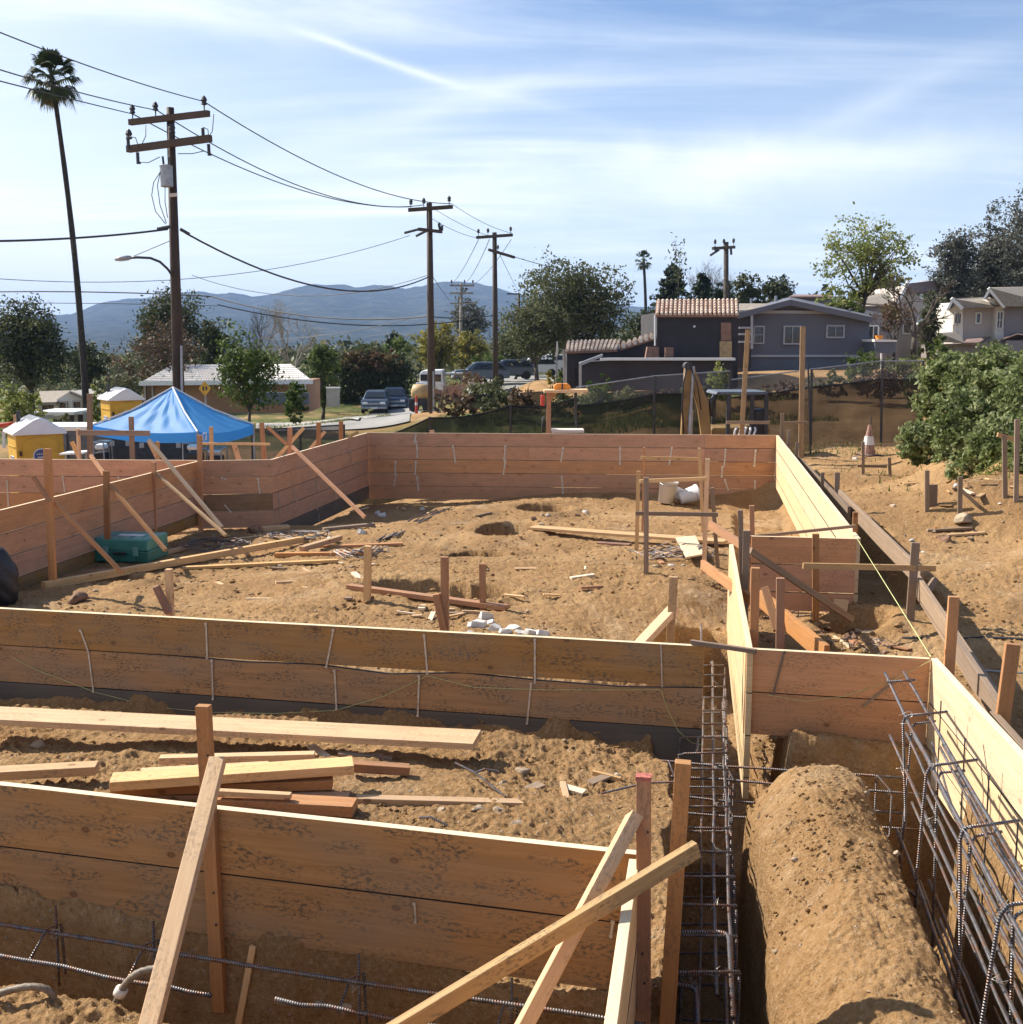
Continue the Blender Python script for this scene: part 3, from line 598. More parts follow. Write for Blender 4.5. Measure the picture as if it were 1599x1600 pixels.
stick(1255, 884, 1462, 888, 10.35, .055, .03, 'pine', 'rail', 'level rail nailed across the tall side-bay stakes', cat='rail', y1=10.4)
stick(1303, 945, 1325, 947, 11.0, .12, .02, 'form_lit', 'board_scrap', 'bright board scrap at the foot of the far side-bay wall', cat='board')
stick(1135, 843, 1337, 822, 11.6, .03, .03, 'old_or_shaded_wood', 'rail', 'thin dark rail tilted over the far side-bay wall', cat='rail', y1=11.4)
stick(1080, 1003, 1182, 1018, 7.2, .03, .03, 'old_or_shaded_wood', 'rail', 'thin bar bridging the trench between middle and clean walls', cat='rail', y1=6.98)
# right side, outside the form
for a, b, c, d, yy, w, l in [(1491,932,1482,1062,6.95,.065,'brown stake outside the right wall carrying a dark brace'),(1583,1006,1565,1140,5.95,.075,'nearest stake outside the right wall with a bright left edge'),
    (1337,800,1336,850,11.6,.05,'red-brown stake at the corner of the far side-bay wall'),(1309,738,1307,792,16.2,.07,'stake halfway along the far right wall'),(1286,738,1284,775,16.8,.05,'small stake behind the far right wall, beside a taller one'),
    (1246,691,1245,712,21,.06,'short stub stake by the tall post on the far right'),(1233,672,1232,698,22.5,.06,'dark stub stake near the far right corner'),(1223,646,1222,692,23.6,.08,'dark stake right at the far right corner')]:
    stick(a, b, c, d, yy, w, .04, 'fir' if yy < 12 else 'old_or_shaded_wood', label=l, group=ST, ext=.35)
for a, b, c, d, y0, y1, l in [(1248,722,1327,803,21.2,14.6,'upper kicker board lying outside the far right wall'),(1312,776,1441,905,16.0,10.9,'long kicker board outside the far right wall, middle length'),
    (1428,905,1568,1122,10.8,6.7,'dark kicker board running down outside the right wall'),(1492,1005,1562,1115,7.9,6.3,'dark brace from the brown stake to the ground board'),(1552,1130,1625,1215,6.0,5.1,'wide dark plank at the right edge outside the near wall')]:
    p0 = PY(a, b, y0); p1 = PY(c, d, y1); mb = MB(); mb.beam(p0, p1, .04, .2 if y1 > 6.5 else .14); tag(mb.build('kicker_board', 'old_or_shaded_wood', None, bevel=.003), l, 'board', 'kicker boards outside the right wall')  # the wall's shade is put into these boards by a darker wood
stick(1462, 905, 1448, 925, 10.2, .05, .05, 'old_or_shaded_wood', 'brace_block', 'small grey block standing on the kicker board', cat='wood block', y1=10.1)
# distant tall posts and boards near the digger
stick(1169, 515, 1160, 665, 24.6, .10, .09, 'pine_worn', 'post', 'tall wooden post in front of the digger', ext=.6, cat='post', group='tall posts near the digger')
stick(1255, 510, 1252, 705, 24.8, .11, .09, 'pine_worn', 'post', 'tallest wooden post right of the digger', ext=.4, cat='post', group='tall posts near the digger')
stick(1263, 568, 1267, 715, 25.4, .035, .035, 'dark_metal', 'post', 'thin rusty metal rod beside the tallest post', ext=.3, cat='rod')
stick(1135, 660, 1203, 660, 24.4, .07, .04, 'old_or_shaded_wood', 'rail', 'grey rail across the foot of the digger', cat='rail')
stick(1222, 660, 1263, 660, 24.6, .05, .04, 'old_or_shaded_wood', 'rail', 'short rail between corner stake and tallest post', cat='rail')
# left wall stakes and braces
for a, b, c, d, yy, w, l in [(74,701,82,893,12.7,.085,'left wall stake nearest the camera'),(166,736,168,838,15.1,.08,'middle stake of the three on the left wall'),(240,722,241,838,16.9,.075,'far stake of the three on the left wall'),(312,680,314,830,18.3,.075,'stake in the corner of the left wall, below the tent')]:
    stick(a, b, c, d, yy, w, .04, 'fir', label=l, group=ST, ext=.1)
for a, b, c, d, y0, y1, w, m_, l in [(82,782,186,890,12.75,12.6,.06,'fir','brace of the nearest left wall stake, ending at the green case'),(172,758,256,856,15.1,14.2,.06,'fir','brace of the middle left wall stake'),
    (246,741,350,834,16.9,15.6,.05,'pine_worn','pale brace of the far left wall stake'),(233,688,345,822,17.6,15.8,.07,'old_or_shaded_wood','dark plank brace above the pale one on the left'),
    (457,698,568,806,20.0,18.3,.08,'fir','brace leaning over the angled wall by the road'),(142,712,168,748,15.8,15.2,.06,'fir','thin brace seen behind the middle left stake'),(52,745,74,778,12.6,12.6,.05,'fir','thin brace tip behind the nearest left stake')]:
    stick(a, b, c, d, y0, w*.72, .04, m_, 'brace', l, y1=y1, group=BR, cat='brace', ext=.05)
# behind the far-left walls
for a, b, c, d, yy, w, m_, l in [(140,615,141,715,19.6,.085,'old_or_shaded_wood','tall weathered post left of the tent'),(205,651,207,716,19.4,.075,'old_or_shaded_wood','dark post under the tent edge'),(122,670,124,716,19.5,.05,'pine','short stake just right of the near toilet'),
    (246,690,247,716,19.5,.06,'pine','short stake below the tent corner'),(330,667,331,718,19.4,.055,'pine','stake in front of the tent skirt, right side'),(409,660,413,718,19.6,.07,'fir','leftmost stake behind the angled wall'),
    (453,668,453,704,21,.08,'fir','stake behind the angled wall with crossed braces'),(498,660,498,692,22,.08,'fir','third stake behind the angled wall'),(533,658,533,684,23,.08,'fir','last stake behind the angled wall at the fence end'),(675,672,676,682,24.6,.1,'pine','pale stub above the far wall')]:
    stick(a, b, c, d, yy, w, .05, m_, label=l, group='stakes behind the far-left walls', ext=.5)
for a, b, c, d, yy, w, m_, l in [(112,690,124,716,19.5,.06,'pine','leaning stick by the near toilet'),(232,688,246,716,19.5,.06,'pine','leaning stick under the tent'),(366,695,374,720,19.5,.08,'pine','leaning stub below the right tent corner'),
    (418,667,448,694,21.0,.05,'fir','falling brace of the crossed pair'),(475,668,431,717,21.0,.06,'pine','rising brace of the crossed pair'),(508,674,484,702,22.2,.06,'pine','short rising brace behind the third stake'),(560,675,530,692,23,.06,'pine','short rising brace at the fence end')]:
    stick(a, b, c, d, yy, w, .04, m_, 'brace', l, group=BR, cat='brace', ext=.1)
stick(122, 676, 234, 677, 19.3, .09, .04, 'old_or_shaded_wood', 'rail', 'grey board fixed level under the tent', cat='rail'); stick(315, 693, 422, 694, 19.3, .04, .03, 'pine', 'rail', 'pale thin rail right of the tent post', cat='rail')
# right bank stakes
for a, b, c, d, l in [(1449,735,1449,800,'left stake of the trio on the dirt bank'),(1456,757,1455,792,'middle short stake of the trio on the dirt bank'),(1462,757,1461,790,'right short stake of the trio on the dirt bank'),(1501,745,1500,806,'single braced stake on the dirt bank'),(1570,680,1571,778,'left stake of the framed pair on the bank'),(1590,655,1588,784,'right stake of the framed pair on the bank'),
    (1349,690,1349,742,'thin stake near the cone, left'),(1390,715,1391,742,'splintered stub near the cone, right')]:
    stake_on(a, b, c, d, .06, 'old_or_shaded_wood', l, group='stakes on the right bank')
p = gp(1570, 778); stick(1559, 679, 1591, 688, p.y, .06, .03, 'pine', 'rail', 'pale cross piece joining the framed pair on the bank', cat='rail')
p = gp(1501, 806); stick(1503, 766, 1531, 792, p.y, .05, .03, 'old_or_shaded_wood', 'brace', 'brace of the single stake on the bank', cat='brace', group=BR)
stick(1340, 728, 1386, 729, gp(1349, 742).y, .05, .03, 'old_or_shaded_wood', 'rail', 'low rail between the stakes near the cone', cat='rail')
# timber lying about
lay(68, 921, 480, 846, .09, .09, 'pine', 'long two-by-four lying diagonally past the green case')
lay(285, 890, 528, 878, .09, .04, 'pine', 'two-by-four lying right of the green case, parallel to the wall')
lay(430, 871, 585, 869, .09, .06, 'fir', 'reddish board end in the middle of the scrap pile'); lay(468, 859, 630, 853, .09, .04, 'fir', 'reddish board at the back of the scrap pile'); lay(472, 868, 532, 850, .09, .07, 'pine', 'short pale offcut crossing the scrap pile', z0=.06, z1=.06)
lay(832, 829, 1135, 852, .24, .04, 'pine', 'long wide pale plank leading to the batter frame', z0=.03, z1=.03)
lay(545, 921, 792, 955, .09, .05, 'fir', 'board bridging the double pit'); lay(505, 830, 585, 822, .1, .05, 'old_or_shaded_wood', 'short dark board below the angled wall')
lay(410, 829, 452, 826, .2, .06, 'pine', 'thick pale block at the foot of the angled wall'); lay(250, 868, 300, 856, .12, .05, 'pine', 'pale offcut behind the green case'); lay(126, 896, 190, 892, .2, .03, 'fir', 'brown board half buried before the green case')
p0 = [gp(1056, 855), gp(1086, 852), gp(1101, 882), gp(1072, 887)]; mb = MB(); mb.prism([q+Vector((0, 0, .12)) for q in p0], (0, 0, .02)); tag(mb.build('plywood_piece', 'board_edge_lit', None), 'bright square of plywood lying under the batter frame', 'plywood')
lay(745, 808, 768, 803, .06, .04, 'old_or_shaded_wood', 'small dark stick near the far pits'); lay(935, 850, 985, 853, .12, .03, 'panel_brown', 'flat red-brown scrap beside the long pale plank')
lay(1450, 830, 1520, 826, .12, .03, 'old_or_shaded_wood', 'grey board on the right dirt slope'); lay(1480, 838, 1540, 834, .08, .03, 'pine', 'pale board on the right dirt slope')
# near lumber
def slab(p0, p1, w, t, mat, label, name='plank', group='near lumber between the walls'):
    mb = MB(); mb.beam(p0, p1, w, t); tag(mb.build(name, mat, None, bevel=.003), label, 'lumber', group)
slab(PY(-30, 1117, 6.9), PY(746, 1156, 6.35), .24, .04, 'pine', 'long wide plank lying below the middle wall')
slab(PZ(-10, 1209, .66), PZ(152, 1200, .66), .1, .05, 'pine', 'board end entering from the left edge by the lumber pile')
zz = [('fir', 180, 1246, 545, 1252, .60, .09, .07, 'lowest dark board of the lumber pile'), ('fir', 330, 1250, 555, 1262, .64, .12, .06, 'charred broken board at the pile base'),
      ('fir', 176, 1232, 520, 1222, .67, .1, .05, 'brown board under the top plank of the pile'), ('pine', 174, 1222, 552, 1196, .74, .14, .05, 'broad pale top plank of the lumber pile'),
      ('pine', 220, 1207, 420, 1196, .70, .06, .03, 'thin pale strip behind the pile, left'), ('pine', 250, 1187, 492, 1181, .66, .06, .04, 'thin stick lying behind the lumber pile'), ('pine', 340, 1238, 455, 1244, .70, .04, .03, 'split offcut stuck in the front of the pile')]
for m_, a, b, c, d, z, w, t, l in zz: slab(PZ(a, b, z), PZ(c, d, z-.01), w, t, m_, l)
slab(PZ(548, 1197, .66), PZ(640, 1203, .62), .07, .05, 'fir', 'short brown board end right of the pile'); slab(PZ(556, 1250, .60), PZ(820, 1257, .60), .06, .04, 'pine', 'straight pale batten lying right of the pile')
# rocks
for i, (a, b, w, m_, l) in enumerate([(60,1166,26,'rock','grey-brown rock on the soil left of the pile'),(808,1290,30,'rock','round tan rock below the batten, right one'),(747,1266,26,'rock','tan stone under the batten, left one'),(782,1270,22,'rock','small stone between two larger ones under the batten'),(788,1231,24,'rock','pale stone above the batten end'),
    (818,1208,24,'rock','flat tan stone high on the near mound'),(968,1216,18,'rock','small stone near the stake tops'),(760,1213,12,'rock','pebble on the near mound'),(925,1280,12,'rock','speckled pebble right of the rocks'),(640,1240,16,'rock','stone behind the batten'),(590,1183,18,'rock','half-buried stone behind the pile'),
    (500,1572,30,'rock','oblong stone in the near foreground'),(545,1580,24,'rock','second foreground stone, right of the oblong one'),(120,940,30,'brown_rock','dark brown clod beyond the middle wall'),
    (398,832,24,'brown_rock','dark clod at the foot of the left wall'),(690,1268,18,'rock','low stone near the batten middle'),(1475,846,26,'brown_rock','brown rock on the right dirt'),(1395,792,12,'rock','stone by the right dirt'),(1505,815,34,'rock','pale boulder below the right bank'),(1130,975,0,'rock','')]):
    if w: rock(a, b, w, m_, l, group='rocks on the near soil' if b > 1100 else 'rocks on the far soil')
for i, (a, b, w, l) in enumerate([(752,980,34,'largest white rubble piece behind the middle wall'),(775,986,26,'white rubble piece right of the largest'),(790,990,22,'low white rubble piece'),(848,993,26,'white stone at the right of the rubble'),(735,992,20,'white rubble piece on the left'),(812,990,20,'white rubble piece near the lone stone'),(765,975,20,'white rubble piece on top'),
    (760,968,30,'upright white rubble block behind the middle wall'),
    (742,980,28,'flat white rubble slab at the left of the heap'),
    (802,984,28,'white rubble slab at the right of the heap'),
    (830,992,22,'pale chip between the heap and the lone stone'),
    (520,845,20,'white rock among the scrap pile'),(597,807,14,'small white block under the angled wall'),(565,834,16,'grey block beside the scrap pile'),(590,803,12,'pale stone under the far corner')]):
    chunk(a, b, w*1.05, l)
for k in range(34):
    rock(random.uniform(1205, 1440), random.uniform(1230, 1590), random.uniform(5, 15), random.choice(['clod', 'clod', 'rock', 'rock']), 'crumb or pebble on the long near mound', name='stone', group='crumbs on the long mound')
for k in range(30):
    rock(random.gauss(1330, 50), random.uniform(972, 1035), random.uniform(8, 20), random.choice(['clod', 'clod', 'brown_rock', 'rock']), 'lump of soil or stone in the side bay', name='stone', group='soil lumps in the side bay')
for k in range(46):   # rubble strip by the far corner and bay
    cx, cy, sx, sy = random.choice([(660,795,50,12),(860,810,60,20),(1060,880,40,20),(1330,1000,60,18),(1330,715,60,10),(1450,850,60,20),(400,845,70,15),(1500,760,60,30)])
    rock(cx+random.gauss(0, sx*.5), cy+random.gauss(0, sy*.5), random.uniform(5, 12), random.choice(['rock', 'white_rock', 'clod', 'brown_rock']), 'fist-sized stone lying loose on the dirt', name='stone', group='loose fist-sized stones')
# ================================================================== REBAR
def axis_pt(lat, y, z): return Vector((.174*y+lat, y, z))
def arc(pts, r=.03, n=3):
    out = [Vector(pts[0])]
    for i in range(1, len(pts)-1):
        p = Vector(pts[i]); a = (Vector(pts[i-1])-p).normalized(); b = (Vector(pts[i+1])-p).normalized()
        for k in range(n+1):
            t = k/n; out.append(p+a*r*(1-t)**2+b*r*t**2)
    out.append(Vector(pts[-1])); return out
def jig(p, s=.008): return p+Vector((random.gauss(0, s), random.gauss(0, s), random.gauss(0, s)))
def bar(a, b, r, parent, name='bar', n=6, sag=.01):
    a = Vector(a); b = Vector(b); mb = MB(); mb.tube([a.lerp(b, k/n)+Vector((random.gauss(0, .003), 0, random.gauss(0, .004)-sag*math.sin(math.pi*k/n))) for k in range(n+1)], r, 8); return mb.build(name, 'rebar', parent, smooth=True, fix=False)
def wiretie(p, parent, s=.03):
    mb = MB()
    for k in range(2):
        pts = [p+Vector((random.gauss(0, s*.5), random.gauss(0, s*.5), random.gauss(0, s*.5))) for _ in range(5)]; mb.tube(pts, .0013, 4)
    mb.build('wire_tie', 'tie_steel', parent, smooth=True, fix=False)
# left trench cage (runs away from the camera under the middle wall)
e = empty('rebar_cage', axis_pt(.13, 6, -.1), 'narrow rebar cage in the dark trench passing under the middle wall', 'rebar cage', 'rebar cages')
for lat, z, y0, y1 in [(.10, .36, 4.2, 9.0), (.0, .37, 6.9, 10.2), (.17, .35, 4.3, 7.4), (.04, -.02, 4.6, 9.2), (.20, .0, 4.2, 9.0)]: bar(axis_pt(lat, y0, z), axis_pt(lat, y1, z), .0085, e, n=10)
for i in range(17):
    y = 4.35+i*.28; z = .375
    pts = arc([axis_pt(.20, y, z), axis_pt(-.12, y, z+random.uniform(-.01, .01)), axis_pt(-.12, y, -.03), axis_pt(.2, y, -.03), axis_pt(.2, y, z-.02)], .03)
    mb = MB(); mb.tube([jig(p, .003) for p in pts], .0065, 6); mb.build('stirrup', 'rebar', e, smooth=True, fix=False)
    if i % 2 == 0: wiretie(axis_pt(.11, y, .38), e)
e = empty('rebar_cage', axis_pt(.13, 4, -.2), 'near rebar cage in the trench left of the long mound', 'rebar cage', 'rebar cages')
for lat, z, y0, y1 in [(.17, .30, 2.6, 4.75), (.155, .17, 2.6, 4.7), (.02, .22, 2.6, 4.5), (.15, -.1, 2.6, 4.7), (.0, -.1, 2.6, 4.6)]: bar(axis_pt(lat, y0, z), axis_pt(lat, y1, z), .010, e, n=8)
for y in (4.5, 4.05, 3.7, 3.3):
    pts = arc([axis_pt(.22, y, .28), axis_pt(-.05, y, .27), axis_pt(-.05, y, -.12), axis_pt(.2, y, -.12)], .03); mb = MB(); mb.tube([jig(p, .003) for p in pts], .008, 8); mb.build('stirrup', 'rebar', e, smooth=True, fix=False); wiretie(axis_pt(.17, y, .31), e, .04); wiretie(axis_pt(0, y, .25), e, .04)
mb = MB(); mb.tube(arc([axis_pt(-.25, 4.62, .40), axis_pt(.16, 4.66, .38), axis_pt(.17, 4.1, .33)], .05), .011, 8); mb.build('bent_bar', 'rebar', e, smooth=True, fix=False)
mb = MB(); mb.tube(arc([axis_pt(-.2, 4.45, .28), axis_pt(.02, 4.42, .26), axis_pt(.04, 4.0, .22)], .04), .011, 8); mb.build('bent_bar', 'rebar', e, smooth=True, fix=False)
# cross trench bars
e = empty('rebar_cage', (1.9, 6.5, 0), 'rebar lying across the cross trench under the clean short wall', 'rebar cage', 'rebar cages')
for dy, z in ((-.1, .1), (.1, .12), (-.1, .33), (.12, .34)): bar((.75, 6.75+dy, z), (2.45, 6.42+dy, z), .008, e)
for x in (1.0, 1.35, 1.9, 2.25):
    y = 6.7-(x-.9)*.2; pts = arc([(x, y-.14, .35), (x, y+.14, .35), (x, y+.14, .06), (x, y-.14, .06), (x, y-.14, .33)], .03); mb = MB(); mb.tube(pts, .006, 6); mb.build('stirrup', 'rebar', e, smooth=True, fix=False)
# tall right cage along the pale wall
e = empty('rebar_cage', axis_pt(1.2, 4.5, -.1), 'tall rebar cage standing beside the pale right wall', 'rebar cage', 'rebar cages')
for lat, z, y0, y1, r in [(1.13, .98, 2.5, 6.62, .009), (1.25, .985, 2.5, 6.62, .009), (1.13, .70, 2.5, 6.3, .009), (1.26, .72, 2.5, 6.35, .008), (1.14, .86, 2.5, 5.9, .007), (1.16, .55, 2.5, 5.7, .007), (1.22, .97, 2.5, 5.4, .007), (1.28, .90, 2.5, 5.6, .008),
    (1.12, .30, 2.5, 5.9, .010), (1.30, .45, 2.5, 6.0, .009), (1.10, .0, 2.5, 5.9, .010), (1.32, .0, 2.5, 5.9, .010), (1.20, .15, 2.5, 5.6, .008)]:
    bar(axis_pt(lat, y0, z), axis_pt(lat, y1, z), r, e, n=9, sag=.015)
for y in (6.4, 5.8, 5.1, 4.4, 3.75, 3.2):
    ln = random.uniform(-.05, .06); s1 = random.uniform(-.02, .02)
    if y > 6.1: mb = MB(); mb.tube([axis_pt(1.11, y, .995), axis_pt(1.28, y+.02, 1.0)], .007, 8); mb.build('stirrup', 'rebar', e, smooth=True, fix=False); continue
    pts = arc([axis_pt(1.35, y+.05, 1.0+s1), axis_pt(1.10, y, .99), axis_pt(1.09+ln, y-.05, .45), axis_pt(1.10, y-.02, -.3)], .05, 4); mb = MB(); mb.tube([jig(p, .002) for p in pts], .0075, 8); mb.build('stirrup', 'rebar', e, smooth=True, fix=False)
    if True: pts = arc([axis_pt(1.30, y+.09, .93), axis_pt(1.17, y+.08, .92), axis_pt(1.17-ln, y+.03, -.3)], .04, 4); mb = MB(); mb.tube([jig(p, .002) for p in pts], .007, 8); mb.build('stirrup', 'rebar', e, smooth=True, fix=False)
    for z in (.98, .7, .3): wiretie(axis_pt(1.12, y, z), e, .04)
for k in range(6):
    z = random.uniform(.05, .9); la = random.uniform(1.1, 1.3); y = random.uniform(3.2, 4.8); bar(axis_pt(la, y, z), axis_pt(la+random.uniform(-.1, .1), y+random.uniform(.8, 1.6), z+random.uniform(-.15, .1)), .006, e)
for y in (6.1, 5.5, 5.0, 4.5, 4.2): mb = MB(); mb.tube([axis_pt(1.38, y, .1), axis_pt(1.375, y+.02, .97)], .004, 5); mb.build('tie_rod', 'wire', e, fix=False)
# low cage in the right trench
e = empty('rebar_cage', axis_pt(.9, 5, -.1), 'low rebar cage in the dark trench right of the mound', 'rebar cage', 'rebar cages')
for lat, z, y0, y1 in [(.86, .28, 2.4, 5.95), (.89, .27, 2.4, 5.9), (.86, -.08, 2.4, 5.9), (1.04, .22, 2.4, 5.4)]: bar(axis_pt(lat, y0, z), axis_pt(lat, y1, z), .009, e, n=9)
for y in (5.75, 5.3, 4.75, 4.2, 3.7, 3.2):
    pts = arc([axis_pt(.86, y, -.08), axis_pt(.855, y, .29), axis_pt(1.12, y-.03, .25), axis_pt(1.13, y, -.08)], .05); mb = MB(); mb.tube([jig(p, .003) for p in pts], .009, 8); mb.build('stirrup', 'rebar', e, smooth=True, fix=False); wiretie(axis_pt(.87, y, .29), e, .04)
bar(axis_pt(.6, 5.98, .30), axis_pt(.88, 5.95, .29), .009, e)
# two bars along the foot of the nearest wall
e = empty('rebar_cage', (-1, 4.4, .1), 'long ribbed bars hung along the trench below the nearest wall', 'rebar cage', 'rebar cages')
for a, b, y0, y1 in [((-60, 1435), (1010, 1600), 4.72, 3.92), ((-60, 1478), (330, 1555), 4.55, 4.3), ((430, 1560), (960, 1640), 4.25, 3.85)]: bar(PY(*a, y0), PY(*b, y1), .0095, e, n=12, sag=.012)
for px in (85, 238, 560, 800):
    p = PY(px, 1447+px*.165, 4.66-px*.0007); mb = MB(); mb.tube([p+Vector((0, .03, .12)), p+Vector((0, .015, -.25))], .006, 6); mb.tube([p+Vector((-.07, -.1, -.06)), p+Vector((-.03, 0, .03)), p+Vector((.02, .03, .035)), p+Vector((.03, .02, -.2))], .006, 6); mb.build('stirrup', 'rebar', e, smooth=True, fix=False); wiretie(p, e, .04)
# rebar in the side bay and behind
e = empty('rebar_cage', (2.7, 11.6, 0), 'tangle of rebar seen below the far side-bay wall', 'rebar cage', 'rebar cages')
for k in range(7): bar((2.35+random.uniform(-.1, .3), 11.45+k*.05, .05+k*.03), (3.3, 11.5+k*.06, .08+random.uniform(0, .2)), .008, e, n=4)
for k in range(6): x = 2.45+k*.14; mb = MB(); mb.tube([(x, 11.5, -.1), (x+.02, 11.5, .28), (x+.1, 11.7, .27)], .007, 6); mb.build('stirrup', 'rebar', e, fix=False)
# bar bundle on the pad
e = empty('rebar_bundle', gp(650, 820), 'bundle of long dark bars lying across the far pad', 'rebar')
for k in range(6):
    a = gp(590+k*6+random.uniform(-6, 6), 848-k*1.5); b = gp(672+k*6+random.uniform(-8, 8), 801-k*1.2); mb = MB(); mb.tube([a+Vector((0, 0, .03)), a.lerp(b, .3)+Vector((.02, 0, .06)), a.lerp(b, .7)+Vector((0, 0, .05)), b+Vector((0, 0, .03))], .012, 5); mb.build('bar', 'rebar', e, fix=False)
def coil(px, py, r, n, label, w=.008):
    p = gp(px, py); mb = MB()
    for k in range(n):
        a0 = random.uniform(0, 6); rr = r*random.uniform(.5, 1.1); pts = [p+Vector((math.cos(a0+t*.5)*rr*1.6, math.sin(a0+t*.5)*rr, .04+random.uniform(0, .12))) for t in range(9)]; mb.tube(pts, w, 4)
    tag(mb.build('wire_coil', 'rebar', None, fix=False), label, 'wire coil')
coil(335, 860, .35, 9, 'loose coil of tie wire right of the green case'); coil(470, 845, .3, 8, 'tangled wire among the timber scraps'); coil(560, 872, .25, 8, 'tangled wire at the right end of the scrap pile'); coil(1050, 872, .35, 10, 'wire scraps under the batter frame')
coil(1360, 1025, .0+.15, 5, 'small grey wire bunch behind the clean short wall', .004)
# loose bars on near soil
for a, b, c, d, l in [(1085-30,1222,940,1240,'bar lying over the near mound edge'),(712,1192,790,1245,'forked grey bar on the near mound'),(742,1208,780,1206,'short wire on the near mound'),(655,1278,700,1290,'thin bent wire near the front wall top')]:
    p = PZ(a, b, .64); q = PZ(c, d, .62); mb = MB(); mb.tube([p, p.lerp(q, .4)+Vector((0, 0, .02)), q], .006, 6); tag(mb.build('loose_bar', 'rebar', None, fix=False), l, 'rebar')
# strings
def string(pts, r, mat, label, sag=0, cat='string', name='string_line', n=10):
    P_ = []
    for a, b in zip(pts[:-1], pts[1:]):
        for k in range(n): P_.append(a.lerp(b, k/n)-Vector((0, 0, sag*4*(k/n)*(1-k/n))))
    P_.append(pts[-1]); mb = MB(); mb.tube(P_, r, 4); tag(mb.build(name, mat, None, fix=False), label, cat)
W2A, W2B = Vector((-4.6, 8.36, 0)), Vector((1.27, 7.16, 0))
string([on_plane(a, b, W2A, W2B, .012) for a, b in [(20, 1028), (60, 1048), (150, 1082), (240, 1105), (330, 1113), (430, 1115), (525, 1110), (600, 1088), (668, 1056), (740, 1074), (850, 1078), (1033, 1078), (1044, 1110), (1060, 1142), (1080, 1160), (1098, 1165)]], .0022, 'string_yellow', 'slack yellow-green string looped along the middle wall', n=3)
string([on_plane(a, b, (1.53, 7.09), (2.65, 6.86), .012) for a, b in [(1200, 1086), (1260, 1096), (1320, 1088), (1390, 1066), (1455, 1032)]], .002, 'string_yellow', 'thin string hanging on the clean short wall', n=3)
string([Vector((3.5, 11.18, 1.01)), Vector((2.66, 6.88, 1.01))], .0035, 'string_yellow', 'taut pale string from the far wall corner to the near right corner', cat='string')
string([gp(1410, 1000)+Vector((0, 0, .02)), gp(1500, 1002)+Vector((0, 0, .02)), gp(1540, 999)+Vector((0, 0, .02)), gp(1620, 1003)+Vector((0, 0, .02))], .012, 'black_plastic', 'thin black hose crossing the dirt on the right', cat='hose', name='hose')
string([gp(1530, 1050)+Vector((0, 0, .015)), gp(1620, 1056)+Vector((0, 0, .015))], .008, 'grey_metal', 'grey cable on the dirt by the near right stake', cat='cable', name='cable')
# corrugated hoses in the near left soil
for pts, l in (([(-20, 1560), (20, 1545), (60, 1540), (85, 1552), (85, 1580)], 'brown hose arching over the soil at the lower left edge'), ([(262, 1512), (225, 1515), (200, 1530), (182, 1560), (178, 1590), (176, 1625)], 'brown corrugated hose with a pale collar at the lower left')):
    P_ = [PY(a, b, 4.15 if i < 5 else 4.05) for i, (a, b) in enumerate(pts)]; Q = []
    for i in range(len(P_)-1):
        for k in range(6): Q.append(P_[i].lerp(P_[i+1], k/6))
    Q = [sum((Q[max(0, min(len(Q)-1, i+j))] for j in range(-3, 4)), Vector())/7 for i in range(len(Q))]
    mb = MB(); mb.tube(Q, [.014+.002*(k % 2) for k in range(len(Q))], 10); h = mb.build('hose', 'hose', None, smooth=True, fix=False); tag(h, l, 'hose')
    if 'collar' in l: mb = MB(); mb.tube([Q[15], Q[17]], .026, 12); mb.build('collar', 'cream_wall', h, smooth=True)
# ================================================================== GREEN TOOL CASE
def curved_case():
    c = gp(205, 876); e = empty('tool_case', c, 'closed green plastic power-tool case standing on the dirt by the left wall', 'tool case')
    W, D, H = 1.02, 1.05, .26; R_ = Matrix.Rotation(math.radians(-8), 3, 'Z')
    def L(x, y, z): return c+R_@Vector((x*.78, y*.8, z*.95+.03))
    def boxp(x0, x1, y0, y1, z0, z1, name, mat, par, bv=.02, tilt=0):
        mb = MB(); q = [L(x0, y0, z0), L(x1, y0, z0), L(x1, y1, z0), L(x0, y1, z0)]; mb.prism(q, (0, 0, z1-z0)); return mb.build(name, mat, par, bevel=bv)
    boxp(-.5, .5, -.35, .45, .0, .16, 'case_base', 'green_plastic', e); lid = boxp(-.5, .5, -.35, .45, .165, .33, 'lid', 'green_lid', e)
    for k in range(5): x = -.44+k*.22; boxp(x-.07, x+.07, -.28, .38, .331, .345, 'lid_rib', 'green_light', lid, .005)
    boxp(-.2, .25, -.05, .08, .346, .352, 'lid_marking', 'white_paint', lid, 0)
    for x in (-.28, .28): boxp(x-.05, x+.05, -.375, -.35, .10, .22, 'latch', 'green_light', e, .004)
    boxp(-.12, .12, -.42, -.352, .12, .15, 'handle', 'black_plastic', e, .008)
    boxp(-.53, -.505, -.3, .35, .04, .1, 'side_strip', 'white_paint', e, .004)
curved_case()
